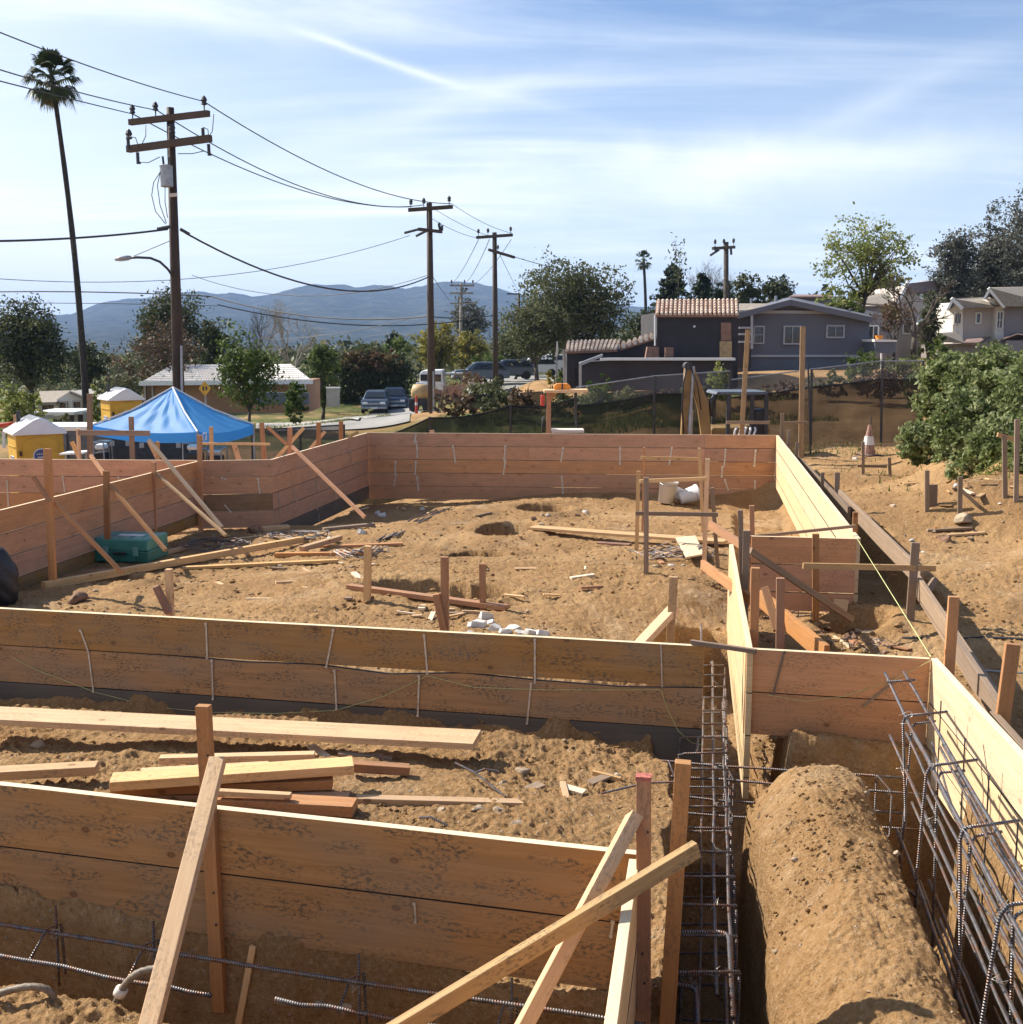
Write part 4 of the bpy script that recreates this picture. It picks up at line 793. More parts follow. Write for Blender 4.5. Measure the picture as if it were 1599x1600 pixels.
# ================================================================== WHITE BUCKETS
def bucket(px, py, tilt, label, s=1.0, rot=0):
    p = gp(px, py); e = empty('bucket', p, label, 'bucket', 'white buckets by the far wall')
    ax = Vector((math.sin(tilt)*math.cos(rot), math.sin(tilt)*math.sin(rot), math.cos(tilt))); base = p+Vector((0, 0, .15*abs(math.sin(tilt))))
    mb = MB(); mb.lathe(base, [(.12*s, 0), (.15*s, .34*s), (.162*s, .34*s), (.162*s, .37*s), (.145*s, .37*s), (.115*s, .03)], 20, axis=ax); mb.build('tub', 'white_paint', e, smooth=True)
    mb = MB(); side = ax.cross(Vector((0, 1, 0))).normalized(); mb.tube([base+ax*.33*s+side*.16*s*math.cos(t)+Vector((0, -.16*s*math.sin(t), -.05*math.sin(t))) for t in np.linspace(0, math.pi, 9)], .005, 4); mb.build('bail_handle', 'grey_metal', e)
bucket(1040, 787, .15, 'upright white bucket under the batter frame', 1.25); bucket(1062, 789, 1.3, 'white bucket tipped on its side', 1.1, .2); bucket(1073, 788, 1.2, 'second tipped white bucket at the right', 1.0, 2.9)
# dark bag at the left edge
p = gp(14, 946); v, f = ico(3); v = v*np.array([.16, .14, .33]); v[:, 2] = np.where(v[:, 2] > 0, v[:, 2]*1.1, v[:, 2]); v[:, 0] *= (1.15-.35*(v[:, 2]+.3)/.6)
v += (fbm(v[:, 0]*12+v[:, 2]*9, v[:, 1]*12+v[:, 2]*5, 5, 3)*.03)[:, None]*np.sign(v)
tag(fast_mesh('sack', v+np.array([p.x-.05, p.y, p.z+.30]), f, 'black_plastic', nv=3, smooth=True), 'crumpled black plastic sack at the left edge behind the middle wall', 'sack')
# ================================================================== TENT
def tent():
    c0 = PY(270, 606, 28.5); hs = 1.5
    A = PY(143, 668, 28.6); B = PY(309, 681, 26.6); C_ = PY(396, 655, 28.9)
    zc = (A.z+B.z+C_.z)/3; A.z = B.z = C_.z = zc; D_ = A+C_-B; e = empty('canopy_tent', Vector((B.x, B.y, G(B.x, B.y))), 'blue pop-up canopy tent with a white emblem on its corner', 'tent')
    apex = (A+C_)/2; apex = Vector((PY(270, 606, apex.y).x, apex.y, PY(270, 606, apex.y).z))
    corners = [A, B, C_, D_]
    mb = MB(); N = 26
    for i in range(4):
        P0, P1 = corners[i], corners[(i+1) % 4]; rows = []
        for j in range(N+1):
            t = j/N; row = []
            for k in range(N+1):
                s = k/N; edge = P0.lerp(P1, s); p = edge.lerp(apex, t)
                p.z -= .10*math.sin(math.pi*t)*(1-.3*math.sin(math.pi*s))+.16*math.sin(math.pi*s)*(1-t)**1.5*(1 if i < 4 else 0)*.6
                p.z += (.035*math.sin(s*30+t*5)+.02*math.sin(s*53-t*9))*math.sin(math.pi*s)*math.sin(math.pi*t**.7)
                row.append(p)
            rows.append(row)
        for j in range(N):
            for k in range(N): mb.face([rows[j][k], rows[j][k+1], rows[j+1][k+1], rows[j+1][k]])
    mb.build('canopy', 'tent_cloth', e, smooth=True)
    mb = MB()
    for i in range(4):
        P0, P1 = corners[i], corners[(i+1) % 4]
        for k in range(N):
            q = []
            for s in (k/N, (k+1)/N): p = P0.lerp(P1, s); p.z -= .16*math.sin(math.pi*s)*.6; q.append(p)
            dn = Vector((0, 0, -.24)); mb.face([q[0], q[1], q[1]+dn, q[0]+dn])
    mb.build('valance', 'tent_cloth', e)
    for q in corners: mb = MB(); g_ = G(q.x, q.y); mb.beam(q+Vector((0, 0, -.02)), Vector((q.x, q.y, g_)), .05, .05); mb.build('leg', 'grey_metal', e)
    mb = MB()
    for q in corners: mb.tube([q+Vector((0, 0, .012)), (q+apex)/2+Vector((0, 0, -.075)), apex+Vector((0, 0, .02))], .022, 6)
    mb.build('roof_seam', 'trim_white', e)
    # emblem: open ring with a tail
    d = (C_-B).normalized(); c = B+d*.24+Vector((d.y, -d.x, 0))*.015+Vector((0, 0, -.13)); mb = MB()
    mb.tube([c+d*.07*math.cos(t)+Vector((0, 0, .085*math.sin(t))) for t in np.linspace(.9, 6.0, 14)]+[c+d*.075+Vector((0, 0, -.02)), c+d*.02], .014, 5); mb.tube([c+d*.085+Vector((0, 0, .09)), c+d*.085+Vector((0, 0, -.09))], .014, 5); mb.build('emblem', 'white_paint', e)
m, nt, b, out = newmat('tent_cloth'); b.inputs['Base Color'].default_value = (.05, .30, .72, 1); b.inputs['Roughness'].default_value = .6
T = NT(nt); t = T.n('ShaderNodeBsdfTranslucent'); t.inputs[0].default_value = (.16, .58, 1.0, 1); mx = T.n('ShaderNodeMixShader', Fac=.5); T.l(b.outputs[0], mx.inputs[1]); T.l(t.outputs[0], mx.inputs[2]); T.l(mx.outputs[0], out.inputs[0])
tent()
# things under and around the tent
def boxthing(name, px0, py0, px1, py1, y, depth, mat, label, cat, extra=None, rz=0):
    a = PY(px0, py1, y); b = PY(px1, py0, y); W = b.x-a.x; H = b.z-a.z; c = Vector(((a.x+b.x)/2, y+depth/2, a.z)); e = empty(name, c, label, cat)
    mb = MB(); R_ = Matrix.Rotation(rz, 3, 'Z'); mb.prism([c+R_@Vector((x, yy, 0)) for x, yy in ((-W/2, -depth/2), (W/2, -depth/2), (W/2, depth/2), (-W/2, depth/2))], (0, 0, H)); o = mb.build('body', mat, e, bevel=.02)
    return e, c, W, depth, H, R_
def chest(px0, py0, px1, py1, y, depth, label, mat='tarp_dark', lid='tarp_dark'):
    e, c, W, D, H, R_ = boxthing('job_box', px0, py0, px1, py1, y, depth, mat, label, 'job box')
    mb = MB(); mb.prism([c+Vector((x, yy, H)) for x, yy in ((-W/2-.03, -D/2-.03), (W/2+.03, -D/2-.03), (W/2+.03, D/2+.03), (-W/2-.03, D/2+.03))], (0, 0, .06)); mb.build('lid', lid, e, bevel=.01)
    for s in (-.35, .35): mb = MB(); mb.box(c+Vector((s*W, -D/2-.01, H*.75)), .12, .03, .14); mb.build('hasp', 'grey_metal', e)
chest(172, 682, 205, 724, 29.6, .9, 'dark job box under the left part of the tent'); chest(211, 686, 291, 724, 29.4, 1.0, 'wide dark tarpaulined job box under the tent middle')
def generator(px0, py0, px1, py1, y, label):
    a = PY(px0, py1, y); b = PY(px1, py0, y); e = empty('generator', Vector(((a.x+b.x)/2, y, a.z)), label, 'generator'); W = b.x-a.x; H = b.z-a.z; c = e.location.copy()
    mb = MB(); fr = [Vector((sx*W/2, sy*.3, z)) for sx in (-1, 1) for sy in (-1, 1) for z in (0, H)]
    for i, p in enumerate(fr):
        for q in fr[i+1:]:
            if sum(abs(p[k]-q[k]) > .01 for k in range(3)) == 1: mb.tube([c+p, c+q], .02, 5)
    mb.build('frame', 'grey_metal', e); mb = MB(); mb.box(c+Vector((0, 0, H*.3)), W*.8, .4, H*.45); mb.build('engine', 'black_plastic', e, bevel=.03); mb = MB(); mb.box(c+Vector((0, 0, H*.78)), W*.7, .4, H*.25); mb.build('fuel_tank', 'white_paint', e, bevel=.05)
generator(292, 691, 318, 724, 28.0, 'white and black generator by the right tent leg'); generator(322, 700, 350, 724, 28.6, 'low dark machine frame in front of the mesh fence'); generator(150, 690, 168, 724, 29.0, 'machine with white tank left of the dark job box')
e = empty('work_table', PY(165, 716, 21.5), 'small table of loose white stuff just behind the low left wall', 'table')
mb = MB(); mb.beam(PY(100, 708, 27), PY(138, 706, 27), .6, .04); mb.build('table_top', 'white_paint', e)
for px in (103, 135): mb = MB(); mb.beam(PY(px, 708, 27), PY(px, 740, 27), .04, .04); mb.build('leg', 'grey_metal', e)
# ================================================================== PORTABLE TOILETS
def toilet(c, rz, label, sc=1.0, vent=True, arch=True):
    e = empty('portable_toilet', c, label, 'portable toilet', 'yellow portable toilets'); R_ = Matrix.Rotation(rz, 3, 'Z'); W, D, H = 1.12*sc, 1.2*sc, 2.05*sc
    def L(x, y, z): return c+R_@Vector((x, y, z))
    mb = MB(); mb.prism([L(-W/2, -D/2, 0), L(W/2, -D/2, 0), L(W/2, D/2, 0), L(-W/2, D/2, 0)], (0, 0, H)); mb.build('cabin', 'yellow_plastic', e, bevel=.03)
    # door face is local -y; frame, arch and sign
    mb = MB(); pts = [L(-.42*sc, -D/2-.03, .08), L(.42*sc, -D/2-.03, .08)]+[L(.42*sc*math.cos(t), -D/2-.03, 1.78*sc+.22*sc*math.sin(t)) for t in np.linspace(0, math.pi, 9)]
    mb.prism(pts, R_@Vector((0, .05, 0))); dr = mb.build('door', 'yellow_plastic', e, bevel=.01)
    mb = MB(); mb.lathe(L(0, -D/2-.035, 1.52*sc), [(.19*sc, 0), (.19*sc, .006)], 20, axis=R_@Vector((0, -1, 0))); s_ = mb.build('round_sign', 'trim_white', dr)
    mb = MB(); mb.lathe(L(0, -D/2-.042, 1.52*sc), [(.165*sc, 0), (.165*sc, .006)], 20, axis=R_@Vector((0, -1, 0))); mb.build('sign_disc', 'label_blue', dr)
    mb = MB()
    for z, w in ((1.57, .18), (1.49, .14)):
        for k in range(5): mb.box(L((-w/2+w*k/4)*sc, -D/2-.052, z*sc), .022, .004, .04, rz)
    mb.build('sign_lettering', 'trim_white', dr)
    for k in range(3): mb = MB(); mb.box(L(-.47*sc, -D/2-.03, (.4+.6*k)*sc), .05, .05, .12, rz); mb.build('hinge', 'black_plastic', e)
    # side sign on local -x face
    mb = MB(); mb.box(L(-W/2-.006, 0, 1.32*sc), .01, .44*sc, .36*sc, rz); mb.build('side_sign', 'trim_white', e)
    mb = MB(); mb.box(L(-W/2-.013, 0, 1.36*sc), .01, .40*sc, .24*sc, rz); mb.build('sign_panel', 'label_blue', e)
    mb = MB()
    for k in range(7): mb.box(L(-W/2-.021, (-.16+.053*k)*sc, (1.39+.03*(k % 2))*sc), .006, .03*sc, .08*sc, rz)
    for k in range(8): mb.box(L(-W/2-.021, (-.17+.048*k)*sc, 1.24*sc), .006, .03*sc, .05*sc, rz)
    mb.build('sign_lettering', 'label_blue' if 0 else 'trim_white', e)
    for z in (.5, .9, 1.75): mb = MB(); mb.box(L(-W/2-.012, 0, z*sc), .02, D*.8, .03, rz); mb.build('panel_rib', 'yellow_plastic', e)
    # vaulted white roof, ridge along local y
    prof = [(-W/2-.08, 0), (-W/2-.08, .06), (-.16*sc, .36*sc), (0, .42*sc), (.16*sc, .36*sc), (W/2+.08, .06), (W/2+.08, 0)]
    mb = MB(); mb.prism([L(x, -D/2-.1, H+z) for x, z in prof], R_@Vector((0, D+.2, 0))); rf = mb.build('roof', 'white_paint', e, bevel=.02)
    mb = MB()
    for k in range(6):
        y = -D/2+.05+k*(D-.1)/5; mb.tube([L(-W/2-.06, y, H+.075), L(-.16*sc, y, H+.372*sc), L(0, y, H+.435*sc), L(.16*sc, y, H+.372*sc), L(W/2+.06, y, H+.075)], .012, 4)
    mb.build('roof_rib', 'trim_white', rf)
    mb = MB(); mb.tube([L(-.3*sc, D/2-.2, H+.1), L(-.3*sc, D/2-.2, H+.55*sc)], .055, 10); mb.build('vent_pipe', 'black_plastic', rf)
    return e
c = PY(57, 712, 30.0); c.z = G(c.x, c.y); zr = PY(57, 655, 30).z; c.z = zr-2.42*1.05
toilet(c, math.radians(33), 'nearest yellow toilet with a ribbed white roof at the left edge', 1.06)
c = PY(190, 640, 39.0); c.z = PY(190, 606, 39).z-2.42*1.0
toilet(c, math.radians(35), 'farther yellow toilet partly behind the blue tent', .98)
# ================================================================== DUMPSTER with white edge, cone
c = PY(122, 690, 33); zt = PY(122, 668, 33).z; e = empty('dumpster', Vector((c.x, c.y, zt-1.6)), 'dark grey container with white rim between toilet and tent', 'dumpster')
mb = MB(); P0 = Vector((c.x, c.y, zt-1.6)); mb.prism([P0+Vector(q) for q in ((-1.3, 0, 0), (1.35, 0, 0), (1.35, 1.6, 0), (-1.3, 1.6, 0))], (0, 0, 1.5)); mb.build('body', 'skip_grey', e, bevel=.03)
mb = MB(); mb.prism([P0+Vector(q)+Vector((0, 0, 1.5)) for q in ((-1.36, -.06, 0), (1.4, -.06, 0), (1.4, 1.66, 0), (-1.36, 1.66, 0))], (0, 0, .14)); mb.build('lid', 'white_paint', e, bevel=.03)
for k in range(4): mb = MB(); mb.box(P0+Vector((-1.0+k*.65, -.04, .75)), .08, .08, 1.4); mb.build('rib', 'skip_grey', e)
p = gp(1357, 712); e = empty('traffic_cone', p, 'dusty orange and white traffic cone by the mesh fence', 'traffic cone'); s = .62/.7
mb = MB(); mb.lathe(p, [(.20, 0), (.19, .03), (.155, .04), (.035, .70)], 14); mb.build('cone', 'cone_dusty', e, smooth=False)
mb = MB(); mb.lathe(p+Vector((0, 0, .25)), [(.125, 0), (.095, .2)], 14, cap=False); mb.build('reflective_band', 'trim_white', e)
mb = MB(); mb.box(p+Vector((0, 0, .015)), .46, .46, .03, .4); mb.build('base', 'rubber', e)
mb = MB(); mb.tube([p+Vector((.03, 0, .05)), p+Vector((.03, 0, .88))], .015, 5); mb.build('pole', 'dark_metal', e)
# saw table with the orange case, red can
yy = 25.2; p = PY(862, 676, yy); e = empty('work_table', p+Vector((0, 0, -.8)), 'tall wooden stand with a flat top holding the orange case', 'stand')
mb = MB(); mb.beam(PY(850, 611, yy), PY(918, 610, yy), .6, .06); mb.build('table_top', 'pine', e)
mb = MB(); mb.beam(PY(858, 613, yy), PY(857, 690, yy), .1, .1); mb.build('leg', 'fir', e); mb = MB(); mb.beam(PY(899, 613, yy+.5), PY(901, 690, yy+.5), .05, .05); mb.build('leg', 'dark_metal', e)
mb = MB(); mb.prism([PY(862, 613, yy-.02), PY(872, 613, yy-.02), PY(861, 628, yy-.02)], (0, .04, 0)); mb.build('gusset', 'panel_tan', e)
a = PY(865, 608.5, yy); b = PY(892, 599, yy); e = empty('carry_case', Vector(((a.x+b.x)/2, yy, a.z)), 'rounded orange case resting on the wooden stand', 'case')
mb = MB(); W = b.x-a.x; H = b.z-a.z; mb.prism([Vector((a.x+u*W, yy-.12, a.z+v_*H)) for u, v_ in ((.03, 0), (.97, 0), (1, .35), (.93, .8), (.8, 1), (.2, 1), (.07, .8), (0, .35))], (0, .26, 0)); mb.build('body', 'orange_paint', e, bevel=.02)
mb = MB(); mb.box(Vector(((a.x+b.x)/2, yy, a.z+H/2)), .03, .275, H*1.02); mb.build('strap', 'black_plastic', e)
a = PY(848, 634, yy); e = empty('fuel_can', a, 'red fuel can hung on the stand left side', 'fuel can'); mb = MB(); mb.box(a+Vector((0, 0, .12)), .09, .16, .24); mb.build('can', 'red_paint', e, bevel=.02); mb = MB(); mb.lathe(a+Vector((0, 0, .24)), [(.02, 0), (.02, .05)], 8); mb.build('cap', 'black_plastic', e)
a = PY(849, 663, 25.4); e = empty('wheelbarrow_wheel', a, 'black rubber wheel beside the stand above the far wall', 'wheel'); mb = MB(); mb.lathe(a-Vector((.03, 0, 0)), [(.09, 0), (.17, .0), (.18, .03), (.17, .06), (.09, .06)], 18, axis=(1, 0, 0)); mb.build('tyre', 'rubber', e); mb = MB(); mb.lathe(a-Vector((.02, 0, 0)), [(.09, 0), (.09, .04)], 12, axis=(1, 0, 0)); mb.build('rim', 'grey_metal', e)
e = empty('paver_stack', PY(892, 672, 25.3), 'low stack of pale panels lying behind the far wall by the stand', 'panel stack')
for k in range(3): mb = MB(); mb.beam(PY(862, 674-k*1.5, 25.3), PY(912, 674-k*1.5, 25.3), .5, .018); mb.build('panel', 'cream_wall', e)
# ================================================================== MINI DIGGER
def digger():
    y = 26.0; base = PY(1150, 690, y); base.z = G(base.x, base.y); e = empty('mini_digger', base, 'tan mini digger with raised arm behind the far wall', 'digger')
    def p(px, py, dy=0): return PY(px, py, y+dy)
    mb = MB(); mb.beam(p(1075, 571), p(1070, 690), .16, .16, w2=.2, h2=.2); mb.build('dipper_arm', 'digger_yellow', e, bevel=.02)
    mb = MB(); mb.tube([p(1084, 572, -.12), p(1080, 640, -.12)], .035, 8); mb.tube([p(1080, 640, -.12), p(1078, 690, -.12)], .055, 8); mb.build('hydraulic_ram', 'grey_metal', e)
    mb = MB(); mb.prism([p(1076, 571, -.1), p(1086, 575, -.1), p(1108, 630, -.1), p(1113, 690, -.1), p(1098, 690, -.1), p(1092, 640, -.1), p(1078, 590, -.1)], (0, .22, 0)); mb.build('boom', 'digger_yellow', e, bevel=.02)
    mb = MB(); mb.tube([p(1073, 575, -.15), p(1068, 600, -.2), p(1066, 640, -.18), p(1069, 680, -.15)], .02, 6); mb.tube([p(1077, 568, -.15), p(1090, 600, -.2), p(1096, 640, -.18)], .015, 6); mb.build('hydraulic_hose', 'black_plastic', e, smooth=True)
    mb = MB(); mb.lathe(p(1076, 572, -.16), [(.09, 0), (.09, .32)], 12, axis=(0, 1, 0)); mb.build('pivot_pin', 'dark_metal', e)
    for (px, dy) in ((1139, 0), (1176, 0), (1198, 0), (1116, 1.1), (1198, 1.1)): fr = MB(); fr.beam(p(px, 617 if px > 1116 else 622, dy), p(px-2, 690, dy), .09, .09); fr.build('cab_post', 'dark_metal', e, bevel=.01)
    mb = MB(); mb.tube([p(1112, 650), p(1111, 628), p(1118, 616)], .05, 8); mb.build('grab_rail', 'dark_metal', e, smooth=True)
    mb = MB(); mb.prism([p(1118, 617, -.08), p(1200, 617, -.08), p(1200, 612, -.08), p(1121, 612, -.08)], (0, 1.3, 0)); mb.build('cab_roof', 'skip_grey', e, bevel=.02)
    mb = MB(); mb.prism([p(1178, 640), p(1197, 640), p(1197, 690), p(1178, 690)], (0, .5, 0)); mb.build('seat', 'black_plastic', e, bevel=.05)
    mb = MB(); mb.prism([p(1112, 668, .1), p(1205, 668, .1), p(1205, 700, .1), p(1112, 700, .1)], (0, 1.2, 0)); mb.build('house', 'digger_yellow', e, bevel=.05)
    for dy in (-.1, 1.3): mb = MB(); q = p(1158, 700, dy); mb.prism([Vector((q.x+.75*math.cos(t)*(1 if abs(math.cos(t)) > .5 else 1), q.y, base.z+.25+.25*math.sin(t))) for t in np.linspace(0, 2*math.pi, 17)[:-1]], (0, .3, 0)); mb.build('track', 'rubber', e)
    mb = MB()
    for k in range(5): mb.tube([p(1146+k*7, 690, -.2), p(1149+k*8, 672, -.2), p(1152+k*7, 668, -.1)], .025, 6)
    mb.build('control_lever', 'white_paint', e)
digger()
# ================================================================== TREES
def leaf_quads(C, nrm_up, size, g, elong=1.6):
    n = len(C); a = g.normal(size=(n, 3)); a /= np.linalg.norm(a, axis=1)[:, None]; b = g.normal(size=(n, 3)); b[:, 2] += nrm_up; c = np.cross(a, b); c /= np.linalg.norm(c, axis=1)[:, None]+1e-9
    s = (size*g.uniform(.55, 1.35, n))[:, None]; u = a*s*elong/2; w = c*s/2
    return np.stack([C-u, C+w*.9, C+u, C-w*.9], 1).reshape(-1, 3), np.arange(n*4).reshape(n, 4)
def crown_points(g, cx, cz, rx, ry, rz, nclump, per, spread, lump=.35, shell=.5, drop=0):
    d = g.normal(size=(nclump, 3)); d /= np.linalg.norm(d, axis=1)[:, None]
    lobes = g.normal(size=(9, 3)); lobes /= np.linalg.norm(lobes, axis=1)[:, None]; lob = (np.maximum(d@lobes.T, 0)**5*g.uniform(.4, 1, 9)).max(1)
    r = (1-lump)+lump*lob*1.25; rr = g.uniform(0, 1, nclump)**shell
    P_ = d*(r*rr)[:, None]; P_[:, 2] = np.where(P_[:, 2] < -.55, -.55+(P_[:, 2]+.55)*.3, P_[:, 2])
    Cc = P_*np.array([rx, ry, rz]); k = g.uniform(.5, 1.25, nclump)
    pts = np.repeat(Cc, per, 0)+g.normal(size=(nclump*per, 3))*np.repeat(k*spread, per)[:, None]*np.array([1, 1, .75])
    pts[:, 2] -= drop*np.abs(g.normal(size=len(pts)))
    return Cc, pts, np.repeat(g.uniform(0, 1, nclump), per)
def tree(label, px0, px1, top, bot, y, mat='leaf_olive', dens=1.0, leaf=3.2, trunk_px=None, gz=None, lump=.4, shell=.5, seed=0, name='tree', cat='tree', group='trees behind the site', bark='bark', limbs=10, gaps=0, spread=.13, base=None, trunk=True, lean=0, drop=0, depthr=.8, tr=None):
    g = np.random.default_rng(seed or abs(int(px0*13+top))); s = y/F; cx = (px0+px1)/2; c = PY(cx, (top+bot)/2, y); rx = (px1-px0)/2*s*1.1; rz = (bot-top)/2*s*1.1; ry = rx*depthr
    bx = PY(trunk_px or cx, bot, y).x; gz_ = G(bx, y) if gz is None else gz; e = empty(name, Vector((bx, y, gz_)), label, cat, group)
    area = (px1-px0)*(bot-top)*.78; per = 26; ncl = max(6, int(area*dens*DEN/(leaf*leaf)/per)); L = leaf*s
    Cc, pts, hue = crown_points(g, cx, 0, rx, ry, rz, ncl, per, spread*.85*min(rx, rz), lump, shell, drop)
    pts = pts+np.array(c); V, Q = leaf_quads(pts, .6, L, g); h = np.clip(hue*.55+g.uniform(0, .45, len(pts)), 0, 1)
    fast_mesh('crown', V, Q, mat, e, hue=h)
    if trunk:
        mb = MB(); r0 = tr or max(.05, .028*(c.z+rz-gz_)); fork = Vector((c.x+lean, y, max(gz_+.5, c.z-rz*.75))); b0 = Vector((bx, y, gz_-.2)); mb.tube([b0, b0.lerp(fork, .5)+Vector((g.normal()*r0, 0, 0)), fork], [r0, r0*.8, r0*.65], 7)
        sel = g.choice(len(Cc), min(limbs, len(Cc)), replace=False)
        for i in sel:
            t = Vector(Cc[i]+np.array(c)); m_ = fork.lerp(t, .5)+Vector((g.normal()*.08*rx, g.normal()*.08*rx, rz*.12)); mb.tube([fork, m_, t], [r0*.45, r0*.28, r0*.1], 5)
            for _ in range(2): q = Vector(Cc[g.integers(len(Cc))]+np.array(c)); mb.tube([m_, m_.lerp(q, .5)+Vector((0, 0, .05*rz)), m_.lerp(q, .85)], [r0*.22, r0*.14, r0*.06], 4)
        mb.build('trunk', bark, e, smooth=True, fix=False)
    return e
def bare_tree(label, px, base_py, top, width, y, levels=5, seed=1, bark='bark', name='bare_tree', group='leafless trees', r0=None, lean=0, up=.35, cat='tree', gz=None, n0=4, leafmat=None, nleaf=0):
    g = random.Random(seed); s = y/F; x = PY(px, 600, y).x; z0 = G(x, y) if gz is None else gz; zt = PY(px, top, y).z; H = zt-z0; e = empty(name, Vector((x, y, z0)), label, cat, group); mb = MB(); tips = []
    W = width*s/2; r0 = r0 or H*.022
    def grow(p, d, L, r, lv):
        q = p+d*L*.5+Vector((g.gauss(0, .06), g.gauss(0, .06), g.gauss(0, .03)))*L; t = q+(d+Vector((g.gauss(0, .2), g.gauss(0, .2), g.gauss(0, .12)))).normalized()*L*.5
        mb.tube([p, q, t], [r, r*.85, r*.68], 5 if lv > 2 else 3, cap=False)
        if lv == 0: tips.append(t); return
        for k in range(g.choice([2, 3, 3]) if lv > 1 else 3):
            dd = (d*.9+Vector((g.gauss(0, .62), g.gauss(0, .55), g.gauss(up*.4, .4)))).normalized(); grow(p.lerp(t, g.uniform(.45, 1)) if k else t, dd, L*g.uniform(.6, .82), r*.62, lv-1)
    p0 = Vector((x, y, z0-.1)); d0 = Vector((lean, 0, 1)).normalized(); fk = p0+d0*H*.3; mb.tube([p0, p0.lerp(fk, .5), fk], [r0, r0*.85, r0*.75], 7)
    for k in range(n0): grow(fk, Vector(((k/(n0-1)-.5)*2*W/H*1.5 if n0 > 1 else 0, g.gauss(0, .3), .9)).normalized(), H*.27, r0*.5, levels)
    # fit to the wanted height / width
    v = np.array(mb.v); z_hi = v[:, 2].max(); f = (zt-fk.z)/(z_hi-fk.z); mk = v[:, 2] > fk.z; v[mk, 2] = fk.z+(v[mk, 2]-fk.z)*f; wx = np.abs(v[:, 0]-x).max(); v[mk, 0] = x+(v[mk, 0]-x)*min(1.3, W/wx*1.15); mb.v = [tuple(q) for q in v]
    mb.build('branches', bark, e, smooth=True, fix=False)
    if leafmat:
        gg = np.random.default_rng(seed); idx = gg.choice(np.where(v[:, 2] > fk.z+H*.15)[0], nleaf); C = v[idx]+gg.normal(size=(nleaf, 3))*H*.03; V, Q = leaf_quads(C, .3, 3*s, gg); fast_mesh('leaves', V, Q, leafmat, e, hue=gg.uniform(0, 1, nleaf))
    return e
def palm(label, tx, ty, bx, by, y, R, n=34, r0=.28, r1=.14, seed=3, dead=10):
    g = random.Random(seed); top = PY(tx, ty, y); b = PY(bx, by, y); b.z = G(b.x, y)-.1; e = empty('palm_tree', Vector((b.x, y, b.z)), label, 'palm tree'); mb = MB()
    pts = [b.lerp(top, k/12)+Vector((.25*math.sin(math.pi*k/12), 0, 0)) for k in range(13)]; mb.tube(pts, [r0+(r1-r0)*k/12+.012*(k % 2) for k in range(13)], 9); mb.build('trunk', 'palm_bark', e, smooth=True, fix=False)
    V = []; Q = []; Hh = []
    def fan(c, d, L, droop, hue):
        d = d.normalized(); side = d.cross(Vector((0, 0, 1)));  side = side.normalized() if side.length > .1 else Vector((1, 0, 0)); nrm = side.cross(d)
        ptl = c+d*L*.55-Vector((0, 0, droop*.2*L)); k0 = len(V); w = .02*L; V.extend([c-side*w, c+side*w, ptl+side*w, ptl-side*w]); Q.append([k0, k0+1, k0+2, k0+3]); Hh.append(hue)
        nb = 15
        for i in range(nb):
            a = (i/(nb-1)-.5)*2.5; dd = (d*math.cos(a)+side*math.sin(a)); ln = L*.55*(1-.18*abs(a))*g.uniform(.9, 1.08); m_ = ptl+dd*ln*.55+nrm*.04*L*math.cos(a*3); t = m_+dd*ln*.4-Vector((0, 0, 1))*ln*(.10+droop*.55)
            pw = dd.cross(nrm).normalized()*ln*.075; k0 = len(V); V.extend([ptl, m_-pw, t, m_+pw]); Q.append([k0, k0+1, k0+2, k0+3]); Hh.append(min(1, hue+g.uniform(-.08, .08)))
    for i in range(n):
        az = i*2.39996; el = math.radians(82-135*(i/n)+g.uniform(-14, 14)); fan(top, Vector((math.cos(az)*math.cos(el), math.sin(az)*math.cos(el), math.sin(el))), R*g.uniform(.85, 1.1), .15+.7*(i/n), .1+.5*(i/n))
    for i in range(dead):
        az = i*2.1; fan(top-Vector((0, 0, .15*R)), Vector((math.cos(az)*.5, math.sin(az)*.5, -.85)), R*.75, .5, .95)
    fast_mesh('crown', [tuple(q) for q in V], Q, 'leaf_palm', e, hue=Hh); return e
palm('very tall slender fan palm rising above the left roofs', 81, 118, 135, 640, 60, 1.5, n=52, r0=.19, r1=.10)
palm('small distant fan palm against the sky behind the dark house', 1006, 405, 1010, 470, 190, 1.75, n=24, r0=.3, r1=.22, dead=8, seed=8)
tree('dark spreading oak at the left edge', -40, 128, 448, 625, 72, 'leaf_dark', 1.0, 3.4, lump=.5, limbs=16, spread=.1, gz=-2.3)
tree('low dark tree beside the tall palm', 95, 172, 520, 625, 80, 'leaf_dark', .9, 3.2, lump=.4)
tree('tall dark green tree behind the near power pole', 192, 332, 436, 600, 86, 'leaf_dark', 1.15, 3.2, lump=.45, shell=.6)
tree('lower dark tree to the right of the pole', 300, 372, 475, 598, 92, 'leaf_dark', 1.0, 3.2)
bare_tree('twiggy brown tree in front of the dark tree by the pole', 262, 640, 490, 130, 64, 5, 5, leafmat='leaf_brown', nleaf=2600)
tree('light green garden tree in front of the tan house', 330, 446, 512, 655, 46, 'leaf_green', .8, 3.6, lump=.45, spread=.17, trunk_px=390, limbs=8, tr=.09)
bare_tree('tall leafless tree against the mountains', 458, 640, 458, 100, 84, 6, 11, bark='pale_bark')
bare_tree('smaller leafless tree left of the tall bare one', 410, 640, 470, 70, 92, 5, 21)
tree('upright green shrub left of the dark hedge', 478, 532, 524, 650, 70, 'leaf_green', 1.2, 3.4, lump=.3, shell=.4, name='shrub', cat='shrub', group='garden shrubs by the road')
tree('tall green shrub behind the parked cars', 596, 648, 515, 640, 100, 'leaf_green', .9, 3.2, name='shrub', cat='shrub', group='garden shrubs by the road')
